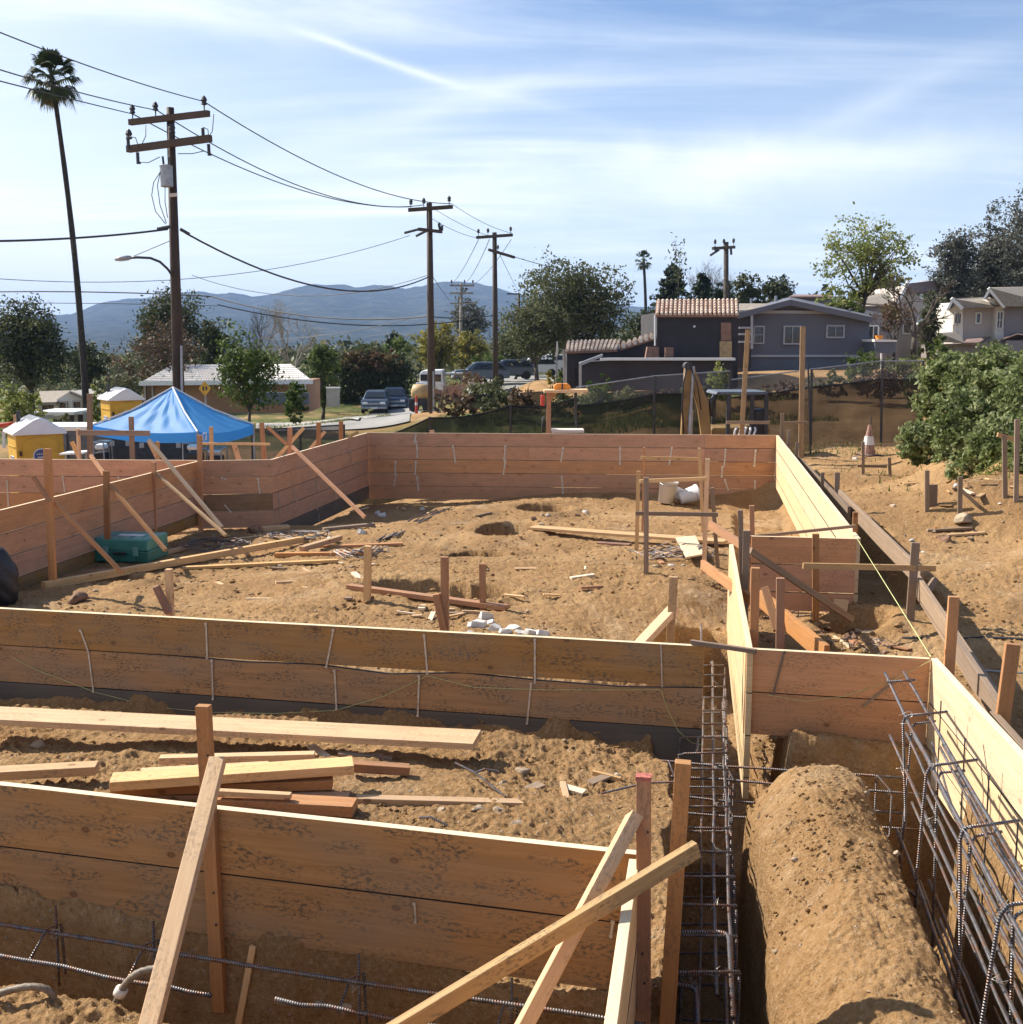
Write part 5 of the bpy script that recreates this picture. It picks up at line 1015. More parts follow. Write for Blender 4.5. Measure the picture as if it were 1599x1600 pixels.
tree('small conifer tip in front of the mountains', 600, 626, 512, 560, 110, 'leaf_conifer', 1.2, 2.6); tree('green bush far right of the hedge row', 560, 600, 530, 575, 100, 'leaf_olive', .9, 3, name='shrub', cat='shrub', group='garden shrubs by the road')
tree('yellow-green leafy tree behind the second power pole', 645, 722, 495, 592, 105, 'leaf_yellow', 1.0, 3.2, lump=.35); tree('yellow-green tree right of the second pole', 700, 766, 505, 590, 112, 'leaf_yellow', .8, 3.0)
tree('grey twiggy tree behind the small far pole', 694, 772, 452, 545, 135, 'leaf_grey', .62, 2.6, lump=.5)
tree('olive green tree right of the third pole', 768, 838, 498, 580, 100, 'leaf_olive', 1.0, 3.0); tree('low green bush under the third pole', 735, 800, 545, 600, 96, 'leaf_green', .7, 3.0, name='shrub', cat='shrub')
tree('great grey-green oak in the centre of the skyline', 795, 1008, 386, 575, 88, 'leaf_olive', 1.05, 3.3, lump=.42, shell=.55, trunk_px=915, bark='pale_bark', limbs=18, spread=.1)
tree('second mass of the big oak on its lower left', 775, 900, 450, 580, 84, 'leaf_olive', .8, 3.2, lump=.4)
tree('dark oak behind the dark house, right of the big one', 960, 1050, 470, 570, 96, 'leaf_dark', 1.0, 3.2)
def conifer(label, px, top, bot, width, y, seed=1, dens=1.0):
    g = np.random.default_rng(seed); s = y/F; c = PY(px, bot, y); zt = PY(px, top, y).z; z0 = G(c.x, y); e = empty('conifer', Vector((c.x, y, z0)), label, 'conifer', 'conifers behind the dark house'); mb = MB(); mb.tube([(c.x, y, z0), (c.x, y, zt)], .28, 6, r1=.03); W = width*s/2; P_ = []
    nl = int(90*dens)
    for i in range(nl):
        t = (i/nl)**.8; z = zt-(zt-c.z)*t; L = W*(.15+.85*t)*g.uniform(.6, 1.1); az = g.uniform(0, 6.28); tip = Vector((c.x+math.cos(az)*L, y+math.sin(az)*L, z+L*.12)); mb.tube([(c.x, y, z), tip], .04, 3, r1=.01)
        for k in range(30): u = g.uniform(.15, 1); P_.append((c.x+(tip.x-c.x)*u+g.normal()*.12, y+(tip.y-y)*u+g.normal()*.12, z+(tip.z-z)*u-abs(g.normal())*.14))
    mb.build('trunk', 'bark', e, fix=False); V, Q = leaf_quads(np.array(P_), 1.5, 3.4*s, g, 2.4); fast_mesh('crown', V, Q, 'leaf_conifer', e, hue=g.uniform(0, 1, len(P_)))
conifer('broad layered cedar behind the dark house', 1050, 412, 500, 95, 100, 3, 1.2); conifer('smaller cedar right of the broad one', 1098, 428, 500, 80, 104, 4)
e = bare_tree('thin trimmed trunk with a few tufts on top', 1054, 500, 367, 14, 95, 2, 9, n0=1, r0=.2, leafmat='leaf_dark', nleaf=260)
bare_tree('wispy leafless tree left of the brown pole', 1085, 500, 400, 80, 108, 5, 31); bare_tree('wispy leafless tree touching the brown pole', 1118, 500, 402, 60, 112, 5, 41)
tree('dark round tree right of the brown pole', 1138, 1200, 424, 500, 98, 'leaf_dark', 1.1, 3.2); tree('dark round tree at the right end of the tree row', 1172, 1250, 422, 492, 104, 'leaf_dark', 1.1, 3.2, lump=.45)
tree('dark low tree hiding the foot of the brown pole', 1100, 1165, 435, 500, 100, 'leaf_conifer', .9, 3.2)
# airy sycamore on the right
tree('airy yellow-green sycamore with open branches above the grey house', 1262, 1448, 322, 476, 66, 'leaf_bright', .38, 3.2, lump=.4, shell=.5, trunk_px=1350, limbs=16, spread=.10, tr=.20, group='trees on the right')
tree('leafy lower branch of the sycamore with pale yellow leaves', 1275, 1365, 445, 512, 66, 'leaf_bright', .5, 3.6, trunk=False, group='trees on the right', trunk_px=1345)
tree('round olive shrub tree between the sycamore and the domed roof', 1355, 1425, 422, 470, 110, 'leaf_yellow', 1.0, 3.2, group='trees on the right')
tree('tall grey tree with feathery top on the right', 1450, 1540, 326, 510, 92, 'leaf_grey', .9, 3.0, lump=.55, shell=.5, group='trees on the right'); tree('dense grey-green tree right of the feathery one', 1515, 1600, 322, 500, 96, 'leaf_grey', 1.3, 3.0, lump=.5, group='trees on the right')
tree('tallest grey tree leaving the picture at the right edge', 1560, 1680, 305, 500, 90, 'leaf_grey', 1.3, 3.0, lump=.5, group='trees on the right'); tree('dark lower foliage between the grey trees and the houses', 1445, 1610, 410, 500, 100, 'leaf_grey', 1.4, 3.0, group='trees on the right', limbs=5)
tree('dark bushy tree between the two house groups', 1428, 1480, 440, 570, 74, 'leaf_dark', .8, 3.2, group='trees on the right')
bare_tree('twisted pale leafless tree in front of the middle houses', 1425, 570, 425, 110, 60, 4, 77, bark='bark', group='leafless trees', n0=3, r0=.17); bare_tree('reddish twiggy tree left of the twisted one', 1395, 570, 455, 70, 62, 5, 78, leafmat='leaf_red', nleaf=900)
# bushes in the middle ground
def bush(label, x0, x1, t, b, y, mat, dens=.9, leaf=3.6, **k):
    xx = PY((x0+x1)/2, b, y).x; zg = G(xx, y); pb = 530
    while PY((x0+x1)/2, pb, y).z > zg and pb < 900: pb += 1
    b = max(b, pb-(pb-t)*.06); k.setdefault('trunk', False); k.setdefault('shell', .4)
    return tree(label, x0, x1, t, b, y, mat, dens, leaf, name='shrub', cat='shrub', limbs=4, **dict(dict(group='bushes behind the fence', lump=.35), **k))
tree('big round clipped hedge, reddish on top, beside the parked cars', 504, 646, 546, 652, 90, 'leaf_dark', 1.9, 3.0, depthr=.35, lump=.15, shell=.35, name='hedge', cat='hedge', group='garden shrubs by the road', trunk=False)
tree('rusty brown growth covering the top of the round hedge', 520, 630, 542, 585, 89, 'leaf_red', .8, 3.0, depthr=.4, lump=.25, name='shrub', cat='shrub', group='garden shrubs by the road', trunk=False)
bush('pale flowering shrub at the left edge above the near toilet', -15, 68, 598, 668, 44, 'leaf_bright', .9, 4); bush('yellow-green shrub behind the tall weathered post', 132, 162, 592, 655, 46, 'leaf_bright', .8, 3.6); bush('grey scrub below the beige house', 80, 112, 642, 668, 42, 'leaf_olive', .9, 3.6)
bush('olive shrub against the right end of the tan house', 440, 486, 582, 640, 54, 'leaf_green', .9, 3.4); bush('low olive shrub behind the farther toilet', 165, 235, 575, 612, 70, 'leaf_olive', .8, 3.4)
bare_tree('reddish leafless bush right of the second pole', 728, 655, 578, 84, 52, 5, 51, name='bare_bush', cat='bush', bark='panel_brown', n0=6, leafmat='leaf_red', nleaf=700); bare_tree('reddish leafless bush further right', 705, 655, 592, 60, 50, 5, 52, name='bare_bush', cat='bush', bark='panel_brown', n0=6)
for i, (x0, x1, t, b, y, m_, l) in enumerate([(675,760,612,658,44,'leaf_brown','brown scrub at the foot of the red bush'),(745,810,605,648,43,'leaf_olive','dark hedge behind the fence, left part'),(795,850,600,645,42,'leaf_brown','dry brown hedge piece left of the wooden stand'),(845,905,598,640,41,'leaf_olive','hedge piece behind the orange case'),
    (895,960,592,636,40,'leaf_green','greenish shrub right of the orange case'),(950,1010,600,632,40,'leaf_olive','hedge piece below the low dark wall'),(930,958,578,612,41,'leaf_green','sprig of shrub against the low dark wall'),(1005,1075,604,630,40,'leaf_brown','dry reeds left of the digger arm'),(1100,1145,565,618,38,'leaf_bright','bright green bush right of the digger arm'),
    (1195,1262,590,625,39,'leaf_brown','brown thicket left of the tallest post'),(1262,1330,578,618,38,'leaf_olive','scrub right of the tallest post'),(1320,1378,545,605,40,'leaf_green','green bush below the grey house corner'),(1335,1420,575,612,37,'leaf_brown','brown thicket behind the fence on the right'),
    (1370,1450,548,600,40,'leaf_olive','olive thicket beside the bank'),(1410,1475,560,620,33,'leaf_green','green shrub at the fence end'),(870,930,560,600,52,'leaf_green','green bush by the flag at the dark house corner'),(850,880,575,600,56,'leaf_yellow','small yellow bush left of the flag'),(1060,1110,598,630,40,'leaf_olive','scrub right behind the digger arm'),(1150,1205,600,640,39,'leaf_brown','brown scrub behind the digger cab'),(720,800,585,640,47,'leaf_olive','olive scrub at the foot of the third pole'),(1440,1500,520,600,36,'leaf_green','leafy shrub rising behind the bank'),(1530,1660,690,800,17.0,'leaf_bright','low leafy patch spilling down the bank at the right edge'),(1500,1599,530,600,34,'leaf_olive','olive shrubs along the top of the bank')]):
    bush(l, x0, x1, t, b, y, m_, seed=100+i)
# leafy bank at the right
for i, (x0, x1, t, b, y, m_, l) in enumerate([(1425,1530,545,700,23.5,'leaf_vine','leafy green creeper mound at the back left of the bank'),(1490,1620,535,690,22.5,'leaf_vine','highest bright leafy mound on the bank'),(1450,1575,600,750,20.0,'leaf_vine','middle leafy mound on the bank'),(1550,1700,560,720,19.5,'leaf_vine','leafy mound at the right edge of the bank'),
    (1405,1490,655,735,21.5,'leaf_vine','low bright leaf patch reaching left onto the dirt'),(1510,1640,640,765,18.2,'leaf_vine','front leafy mound of the bank'),(1585,1710,620,800,16.5,'leaf_vine','nearest leafy mound at the right edge'),(1480,1580,700,770,18.6,'leaf_vine','leafy tongue reaching down the middle of the bank'),(1400,1450,685,725,23,'leaf_vine','thin leafy edge by the fence corner')]):
    bush(l, x0, x1, t, b, y, m_, dens=2.4, leaf=5.2, seed=200+i, group='leafy mounds of the bank', lump=.22, shell=.3, spread=.10, trunk=False)
# ================================================================== HOUSES
def wallpx(e, name, mat, pts, y, depth=3.0): mb = MB(); mb.prism([PY(a, b, y) for a, b in pts], (0, depth, 0)); return mb.build(name, mat, e)
def winpx(e, x0, y0, x1, y1, y, trim='trim_grey', mull=1, pane='glass', w=2.2, bars=0):
    s = y/F; a = PY(x0, y1, y-.06); b = PY(x1, y0, y-.06); t = w*s; f = MB()
    f.beam((a.x-t, y-.06, a.z-t/2), (b.x+t, y-.06, a.z-t/2), .14, t); f.beam((a.x-t, y-.06, b.z+t/2), (b.x+t, y-.06, b.z+t/2), .14, t)
    f.beam((a.x-t/2, y-.06, a.z), (a.x-t/2, y-.06, b.z), .12, t, up=(1, 0, 0)); f.beam((b.x+t/2, y-.06, a.z), (b.x+t/2, y-.06, b.z), .12, t, up=(1, 0, 0))
    for k in range(mull): x = a.x+(b.x-a.x)*(k+1)/(mull+1); f.beam((x, y-.06, a.z), (x, y-.06, b.z), .08, t*.45, up=(1, 0, 0))
    for k in range(bars): z = a.z+(b.z-a.z)*(k+1)/(bars+1); f.beam((a.x, y-.05, z), (b.x, y-.05, z), .06, t*.4)
    w_ = f.build('window', trim, e); g = MB(); g.prism([(a.x, y-.03, a.z), (b.x, y-.03, a.z), (b.x, y-.03, b.z), (a.x, y-.03, b.z)], (0, .02, 0)); g.build('pane', pane, w_)
def roofpx(e, quad, mat, th=.15, name='roof'):
    P_ = [PY(a, b, y) for a, b, y in quad]; n = (P_[1]-P_[0]).cross(P_[2]-P_[0]).normalized();  n = n if n.z > 0 else -n
    mb = MB(); mb.prism(P_, -n*th); return mb.build(name, mat, e)
def tiles(e, quad, n, name='roof', mat='tile_red', r=.13, rows=6):
    P_ = [PY(a, b, y) for a, b, y in quad]; n_ = (P_[1]-P_[0]).cross(P_[2]-P_[0]).normalized();  n_ = n_ if n_.z > 0 else -n_  # P0,P1 eave left,right; P2,P3 ridge right,left
    rf = MB(); rf.prism(P_, -n_*.1); rf = rf.build(name, 'panel_brown', e); mb = MB(); w = (P_[1]-P_[0]).length/n
    for k in range(n):
        u = (k+.5)/n; a = P_[0].lerp(P_[1], u); b = P_[3].lerp(P_[2], u)
        for j in range(rows): p = a.lerp(b, j/rows)-(b-a)*.01+n_*.02; q = a.lerp(b, (j+1.12)/rows); mb.tube([p+n_*.03, q], w*.36, 8, r1=w*.28)
    mb.build('clay_tiles', mat, rf, smooth=False, fix=False)
Y0 = 46
e = empty('house', Vector((PY(1090, 590, Y0).x, Y0, G(13, Y0))), 'dark stucco house under construction with a red clay tile roof', 'house', 'houses on the right')
wallpx(e, 'wall', 'house_dark', [(1027, 605), (1153, 605), (1153, 488), (1027, 488)], Y0+2.5, 6); wallpx(e, 'low_wall', 'house_dark', [(909, 610), (1146, 610), (1146, 563), (958, 563), (909, 566)], Y0, 2.4)
mb = MB(); mb.beam(PY(938, 561, Y0-.1), PY(1148, 561, Y0-.1), .4, .1); mb.build('coping', 'trim_white', e)
tiles(e, [(1024, 492, Y0+2.3), (1155, 492, Y0+2.3), (1154, 468, Y0+5.6), (1026, 469, Y0+5.6)], 19); tiles(e, [(884, 549, Y0+2.0), (965, 546, Y0+2.0), (972, 531, Y0+4.6), (886, 533, Y0+4.6)], 13, mat='tile_grey')
wallpx(e, 'wing_wall', 'house_dark', [(886, 612), (970, 612), (970, 545), (886, 547)], Y0+2.2, 4); wallpx(e, 'stair_wall', 'house_dark', [(968, 600), (1027, 600), (1027, 524), (968, 543)], Y0+2.8, .3)
tiles(e, [(962, 547, Y0+2.7), (1024, 527, Y0+2.7), (1024, 521, Y0+3.6), (962, 540, Y0+3.6)], 7, mat='tile_grey')
wallpx(e, 'gable_trim', 'trim_grey', [(905, 568), (908, 566), (942, 553), (942, 557), (909, 571)], Y0-.15, .3); wallpx(e, 'corner_trim', 'trim_white', [(1023, 540), (1025, 540), (1025, 492), (1023, 492)], Y0+2.3, .1)
wallpx(e, 'boarded_door', 'panel_brown', [(1127, 532), (1143, 532), (1143, 504), (1127, 504)], Y0+2.42, .07); wallpx(e, 'boarded_door', 'panel_tan', [(1125, 560), (1144, 560), (1144, 533), (1125, 533)], Y0+2.4, .09)
wallpx(e, 'panel_stack', 'panel_brown', [(1009, 559), (1030, 559), (1030, 542), (1012, 542)], Y0+1.8, .4); wallpx(e, 'panel_stack', 'panel_brown', [(1040, 558), (1053, 558), (1053, 543), (1040, 543)], Y0+1.9, .3)
mb = MB(); mb.lathe(PY(1085, 510, Y0+2.45), [(.05, 0), (.05, .08)], 8, axis=(0, -1, 0)); mb.build('wall_light', 'white_paint', e)
wallpx(e, 'opening', 'glass', [(899, 598), (906, 598), (906, 565), (899, 568)], Y0+2.15, .05)
Y1 = 60
e = empty('house', Vector((PY(1255, 580, Y1).x, Y1, G(15, Y1))), 'blue-grey house with a low gable and trimmed windows', 'house', 'houses on the right')
wallpx(e, 'wall', 'house_grey', [(1150, 592), (1359, 592), (1359, 496), (1235, 470), (1150, 489)], Y1, 9)
roofpx(e, [(1148, 491, Y1-.7), (1235, 468, Y1-.7), (1235, 464, Y1+9), (1160, 484, Y1+9)], 'house_grey', .28); roofpx(e, [(1235, 468, Y1-.7), (1366, 496, Y1-.7), (1350, 488, Y1+9), (1235, 464, Y1+9)], 'house_grey', .28)
mb = MB(); mb.beam(PY(1152, 487, Y1-.08), PY(1330, 488, Y1-.08), .1, .16); mb.build('trim_band', 'trim_grey', e); mb = MB(); mb.beam(PY(1152, 556, Y1-.06), PY(1359, 556, Y1-.06), .1, .12); mb.build('base_band', 'trim_grey', e)
winpx(e, 1226, 511, 1251, 536, Y1, mull=1); winpx(e, 1293, 510, 1318, 526, Y1, mull=1); winpx(e, 1179, 511, 1193, 535, Y1, mull=0, bars=1)
wallpx(e, 'side_porch', 'house_dark', [(1153, 575), (1174, 575), (1174, 490), (1153, 490)], Y1-.5, .4); mb = MB(); mb.beam(PY(1175, 489, Y1-.6), PY(1175, 545, Y1-.6), .12, .12); [mb.beam(PY(1155, v_, Y1-.6), PY(1174, v_, Y1-.6), .08, .1) for v_ in (512, 522, 534)]; mb.build('porch_post', 'trim_grey', e)
roofpx(e, [(1155, 487, Y1-.4), (1188, 480, Y1-.4), (1215, 474, Y1+4), (1155, 474, Y1+4)], 'shingle', .1)
mb = MB(); mb.tube([PY(1213, 462, Y1+5), PY(1213, 475, Y1+5)], .08, 6); mb.tube([PY(1174, 466, Y1+5), PY(1174, 480, Y1+5)], .06, 6); mb.build('vent_pipe', 'trim_grey', e)
e = empty('roof_hut', Vector((PY(1262, 470, 90).x, 90, G(24, 90))), 'low flat grey roof just above the blue-grey gable', 'building', 'houses on the right'); wallpx(e, 'wall', 'house_grey', [(1245, 520), (1300, 520), (1300, 463), (1245, 463)], 90, 5); roofpx(e, [(1232, 463, 89.5), (1302, 463, 89.5), (1296, 460, 96), (1242, 460, 96)], 'shingle_red', .1)
Y2 = 82
e = empty('house', Vector((PY(1380, 560, Y2).x, Y2, G(27, Y2))), 'taupe house with a hipped brown roof behind the sycamore', 'house', 'houses on the right')
wallpx(e, 'wall', 'taupe_wall', [(1340, 570), (1405, 570), (1405, 478), (1340, 478)], Y2, 8); roofpx(e, [(1338, 472, Y2-.5), (1398, 477, Y2-.5), (1391, 458, Y2+4), (1350, 459, Y2+4)], 'shingle', .15); wallpx(e, 'porch', 'taupe_wall', [(1348, 560), (1385, 560), (1385, 488), (1348, 486)], Y2-1, .9)
wallpx(e, 'eave', 'trim_grey', [(1345, 487), (1352, 484), (1378, 489), (1385, 489), (1385, 492), (1345, 491)], Y2-1.1, .2); winpx(e, 1358, 510, 1372, 530, Y2-1, 'trim_white', 1)
e = empty('house', Vector((PY(1430, 560, Y2).x, Y2+4, G(30, Y2))), 'steep-gabled beige house with purple-brown roof behind the twisted tree', 'house', 'houses on the right')
wallpx(e, 'wall', 'beige_wall', [(1404, 560), (1462, 560), (1462, 470), (1440, 468), (1419, 445), (1404, 468)], Y2+4, 8); roofpx(e, [(1417, 443, Y2+3.5), (1399, 476, Y2+3.5), (1399, 470, Y2+11), (1418, 437, Y2+11)], 'trim_white', .2); roofpx(e, [(1417, 443, Y2+3.5), (1430, 458, Y2+3.5), (1475, 452, Y2+11), (1470, 437, Y2+11)], 'shingle_red', .2)
winpx(e, 1447, 472, 1458, 486, Y2+4, 'trim_white', 1); roofpx(e, [(1432, 507, Y2+3), (1455, 498, Y2+3), (1458, 490, Y2+4), (1434, 496, Y2+4)], 'trim_white', .15); winpx(e, 1412, 500, 1424, 520, Y2+4, 'trim_white', 0)
e = empty('water_tank', Vector((PY(1448, 470, 130).x, 130, G(48, 130))), 'pale domed tank peeking over the middle roofs', 'tank'); c = PY(1449, 440, 130); c.z -= .9; mb = MB(); mb.lathe(Vector((c.x, c.y, e.location.z)), [(1.5, 0), (1.5, c.z-e.location.z+.2), (1.35, c.z-e.location.z+.6), (.7, c.z-e.location.z+1.0), (.05, c.z-e.location.z+1.15)], 18); mb.build('dome', 'trim_grey', e)
Y3 = 78
e = empty('house', Vector((PY(1545, 560, Y3).x, Y3, G(34, Y3))), 'two-storey beige house with white-trimmed gables at the right edge', 'house', 'houses on the right')
wallpx(e, 'wall', 'beige_wall', [(1505, 550), (1556, 550), (1556, 478), (1505, 478)], Y3, 6); wallpx(e, 'tower_wall', 'cream_wall', [(1489, 548), (1505, 548), (1505, 481), (1497, 472), (1489, 481)], Y3-.2, 5); wallpx(e, 'wall', 'taupe_wall', [(1570, 560), (1640, 560), (1640, 474), (1570, 474)], Y3-.5, 7)
wallpx(e, 'corner_wall', 'cream_wall', [(1555, 545), (1571, 545), (1571, 476), (1560, 466), (1555, 466)], Y3-.4, 5)
roofpx(e, [(1488, 466, Y3-1), (1503, 481, Y3-1), (1562, 479, Y3-1), (1545, 464, Y3+4)], 'shingle', .2); roofpx(e, [(1488, 466, Y3-1), (1479, 484, Y3-1), (1482, 482, Y3+3), (1491, 465, Y3+3)], 'trim_white', .15)
roofpx(e, [(1546, 450, Y3-1.5), (1569, 479, Y3-1.5), (1650, 478, Y3-1.5), (1650, 447, Y3+5), (1550, 449, Y3+5)], 'shingle', .2); roofpx(e, [(1546, 450, Y3-1.5), (1536, 467, Y3-1.5), (1540, 465, Y3+3), (1550, 449, Y3+3)], 'trim_white', .15)
for q in (((1487, 466), (1504, 482)), ((1545, 450), (1570, 480))): mb = MB(); mb.beam(PY(*q[0], Y3-1.6), PY(*q[1], Y3-1.6), .15, .2); mb.build('barge_board', 'trim_white', e)
winpx(e, 1526, 490, 1532, 504, Y3, 'cream_wall', 0); winpx(e, 1558, 488, 1567, 512, Y3-.4, 'cream_wall', 1, bars=1); winpx(e, 1492, 490, 1496, 505, Y3-.2, 'cream_wall', 0); winpx(e, 1498, 490, 1502, 505, Y3-.2, 'cream_wall', 0)
wallpx(e, 'lower_wall', 'low_wall', [(1465, 560), (1560, 560), (1560, 535), (1465, 538)], Y3-3, 3); roofpx(e, [(1461, 533, Y3-3.5), (1468, 520, Y3-3.5), (1495, 518, Y3+0), (1503, 534, Y3-3.5)], 'shingle', .2); roofpx(e, [(1503, 535, Y3-3.5), (1530, 535, Y3-3.5), (1548, 525, Y3-.5), (1506, 530, Y3-.5)], 'shingle_red', .15)
roofpx(e, [(1560, 533, Y3-3), (1590, 522, Y3-3), (1640, 530, Y3-3), (1640, 524, Y3), (1590, 519, Y3)], 'shingle_red', .15); wallpx(e, 'garage_wall', 'taupe_wall', [(1572, 560), (1640, 560), (1640, 532), (1572, 532)], Y3-2.9, 2)
e = empty('shed', Vector((PY(1395, 545, 58).x, 58, G(20, 58))), 'grey parked container with debris on top by the leafless tree', 'container'); wallpx(e, 'body', 'skip_grey', [(1368, 551), (1400, 551), (1400, 534), (1368, 534)], 58, 2); wallpx(e, 'roof_sheet', 'trim_white', [(1367, 534), (1402, 534), (1402, 531), (1367, 530)], 57.9, 2.1); wallpx(e, 'end_panel', 'orange_paint', [(1372, 530), (1380, 530), (1380, 524), (1370, 524)], 58, .3); wallpx(e, 'pole', 'trim_white', [(1377, 552), (1379, 552), (1379, 580), (1377, 580)], 57, .08)
# left houses
Y4 = 58
e = empty('house', Vector((PY(350, 620, Y4).x, Y4, G(-15, Y4))), 'tan bungalow with a snow-white speckled tile roof behind the tent', 'house', 'houses on the left')
wallpx(e, 'wall', 'tan_wall', [(224, 645), (480, 645), (480, 595), (224, 597)], Y4, 4); tiles(e, [(218, 600, Y4-.8), (490, 597, Y4-.8), (455, 570, Y4+4.5), (270, 571, Y4+4.5)], 62, mat='tile_white', rows=9)
mb = MB(); mb.beam(PY(218, 599, Y4-.9), PY(489, 596.5, Y4-.9), .1, .22); mb.build('fascia', 'trim_white', e)
winpx(e, 229, 601, 237, 626, Y4, 'beige_wall', 0, w=2.5); winpx(e, 466, 600, 476, 606, Y4, 'trim_white', 0); winpx(e, 410, 605, 422, 613, Y4, 'trim_white', 0); wallpx(e, 'garden_wall', 'skip_grey', [(398, 632), (482, 632), (482, 614), (398, 613)], Y4-2, .3)
e = empty('gate_pillar', Vector((PY(519, 632, 72).x, 72, G(-11, 72))), 'pale square wall panel left of the round hedge', 'wall'); wallpx(e, 'panel', 'concrete', [(510, 636), (530, 636), (530, 607), (510, 607)], 68, .3); wallpx(e, 'cap', 'trim_white', [(509, 607), (531, 607), (531, 605), (509, 605)], 67.9, .4)
e = empty('house', Vector((PY(95, 640, 62).x, 62, G(-25, 62))), 'small beige house with mossy roof left of the tall palm', 'house', 'houses on the left')
wallpx(e, 'wall', 'beige_wall', [(60, 655), (132, 655), (132, 626), (60, 626)], 62, 7); wallpx(e, 'gable_wall', 'cream_wall', [(84, 650), (132, 650), (132, 622), (110, 611), (84, 627)], 61, 3); roofpx(e, [(57, 629, 60.5), (88, 628, 60.5), (110, 610, 64), (62, 611, 64)], 'shingle', .15); roofpx(e, [(110, 611, 60.6), (136, 622, 60.6), (136, 615, 64), (112, 609, 64)], 'shingle', .15)
winpx(e, 94, 629, 103, 637, 61, 'beige_wall', 0); winpx(e, 67, 629, 85, 641, 62, 'beige_wall', 1); winpx(e, 116, 628, 126, 637, 61, 'beige_wall', 0)
e = empty('carport', Vector((PY(100, 650, 48).x, 48, G(-19, 48))), 'flat-topped carport with dark openings in front of the beige house', 'carport'); mb = MB(); mb.beam(PY(68, 643, 48), PY(133, 643, 48), 2.5, .12); mb.build('roof', 'trim_white', e); wallpx(e, 'dark_panel', 'tarp_dark', [(107, 664), (134, 664), (134, 648), (107, 648)], 48.5, .2)
for px in (106, 119, 133): mb = MB(); mb.beam(PY(px, 643, 47.5), PY(px, 675, 47.5), .12, .12); mb.build('post', 'trim_grey', e)
e = empty('banner_flag', PY(869, 590, 50), 'thin cream flag on a pole left of the dark house', 'flag'); mb = MB(); mb.tube([PY(871, 533, 50), PY(869, 600, 50)], .04, 6); mb.build('pole', 'trim_grey', e); wallpx(e, 'cloth', 'cream_wall', [(867, 558), (872, 556), (873, 545), (871, 533), (869, 548)], 49.95, .04)
# yellow diamond warning sign
c = PY(320, 607, 40); e = empty('warning_sign', Vector((c.x, c.y, G(c.x, 40))), 'yellow diamond road sign in front of the tan bungalow', 'sign'); mb = MB(); mb.prism([c+Vector(q) for q in ((0, 0, -.27), (.22, 0, 0), (0, 0, .27), (-.22, 0, 0))], (0, .03, 0)); s_ = mb.build('plate', 'yellow_plastic', e)
mb = MB(); mb.prism([c+Vector((x, -.006, z)) for x, z in ((-.09, .06), (-.02, .08), (-.02, -.09), (-.07, -.07))], (0, .004, 0)); mb.prism([c+Vector((x, -.006, z)) for x, z in ((.03, .09), (.1, .04), (.07, -.06), (.03, -.07))], (0, .004, 0)); mb.build('symbol', 'black_plastic', s_); mb = MB(); mb.tube([c+Vector((0, .04, -.2)), Vector((c.x, 40.04, G(c.x, 40)))], .03, 6); mb.build('post', 'grey_metal', e)
# ================================================================== UTILITY POLES
def pole(label, tx, ty, bx, y, r0, r1, arms=(), gz=None, ext=None, mat='pole_wood', extra=None):
    t = PY(tx, ty, y); b = PY(bx, 650, y); b = Vector((b.x, y, G(b.x, y) if gz is None else gz)); e = empty('utility_pole', b, label, 'utility pole', 'wooden power poles'); mb = MB(); mb.tube([b-Vector((0, 0, .2)), b.lerp(t, .5), t], [r0, (r0+r1)/2, r1], 12); mb.build('pole', mat, e, smooth=True, fix=False)
    for arm in arms:
        x0, y0, d0, x1, y1, d1, w = arm[:7]; A = PY(x0, y0, y+d0-.15); B = PY(x1, y1, y+d1-.15); mb = MB(); mb.beam(A, B, w, w*1.2); a_ = mb.build('crossarm', mat, e)
        for f in arm[7]:
            p = A.lerp(B, f); k = w/.11; mb = MB(); mb.lathe(p+Vector((0, 0, w*.6)), [(.015, 0), (.02, .12*k), (.07*k, .14*k), (.05*k, .2*k), (.075*k, .23*k), (.045*k, .30*k), (.02, .33*k)], 8); mb.build('insulator', 'dark_metal', a_)
    return e, b, t
e, b1, t1 = pole('nearest and tallest power pole with two crossarms and a transformer', 266, 168, 279, 32, .19, .105, [(203, 191, .65, 326, 177, -.65, .13, (.04, .34, .95)), (200, 233, .65, 329, 216, -.65, .15, (.02, .55))])
c = PY(261, 292, 31.7); mb = MB(); H = PY(261, 259, 31.7).z-c.z; mb.lathe(c, [(.15, 0), (.17, .02), (.17, H-.03), (.18, H-.02), (.18, H), (.05, H+.04)], 18); tr_ = mb.build('transformer', 'grey_metal', e, smooth=False)
mb = MB(); mb.tube([c+Vector((-.06, 0, H)), c+Vector((-.08, 0, H+.25))], .03, 6); mb.tube([c+Vector((.06, 0, H)), c+Vector((.1, 0, H+.22))], .02, 6); mb.build('bushing', 'dark_metal', tr_)
for q in ([(252, 266), (240, 285), (237, 305), (243, 330), (259, 350)], [(250, 270), (246, 290), (250, 320), (260, 348)], [(258, 292), (258, 315), (262, 340)], [(228, 195), (228, 212), (222, 225)], [(334, 178), (332, 205), (325, 215)], [(202, 213), (212, 215), (217, 230)], [(317, 198), (325, 202), (326, 212)], [(218, 253), (232, 254), (250, 245)], [(278, 240), (300, 240), (318, 236)]):
    mb = MB(); P_ = [PY(a, b_, 31.6) for a, b_ in q]; mb.tube(P_, .012, 5); mb.build('jumper_cable', 'wire', e, smooth=True)
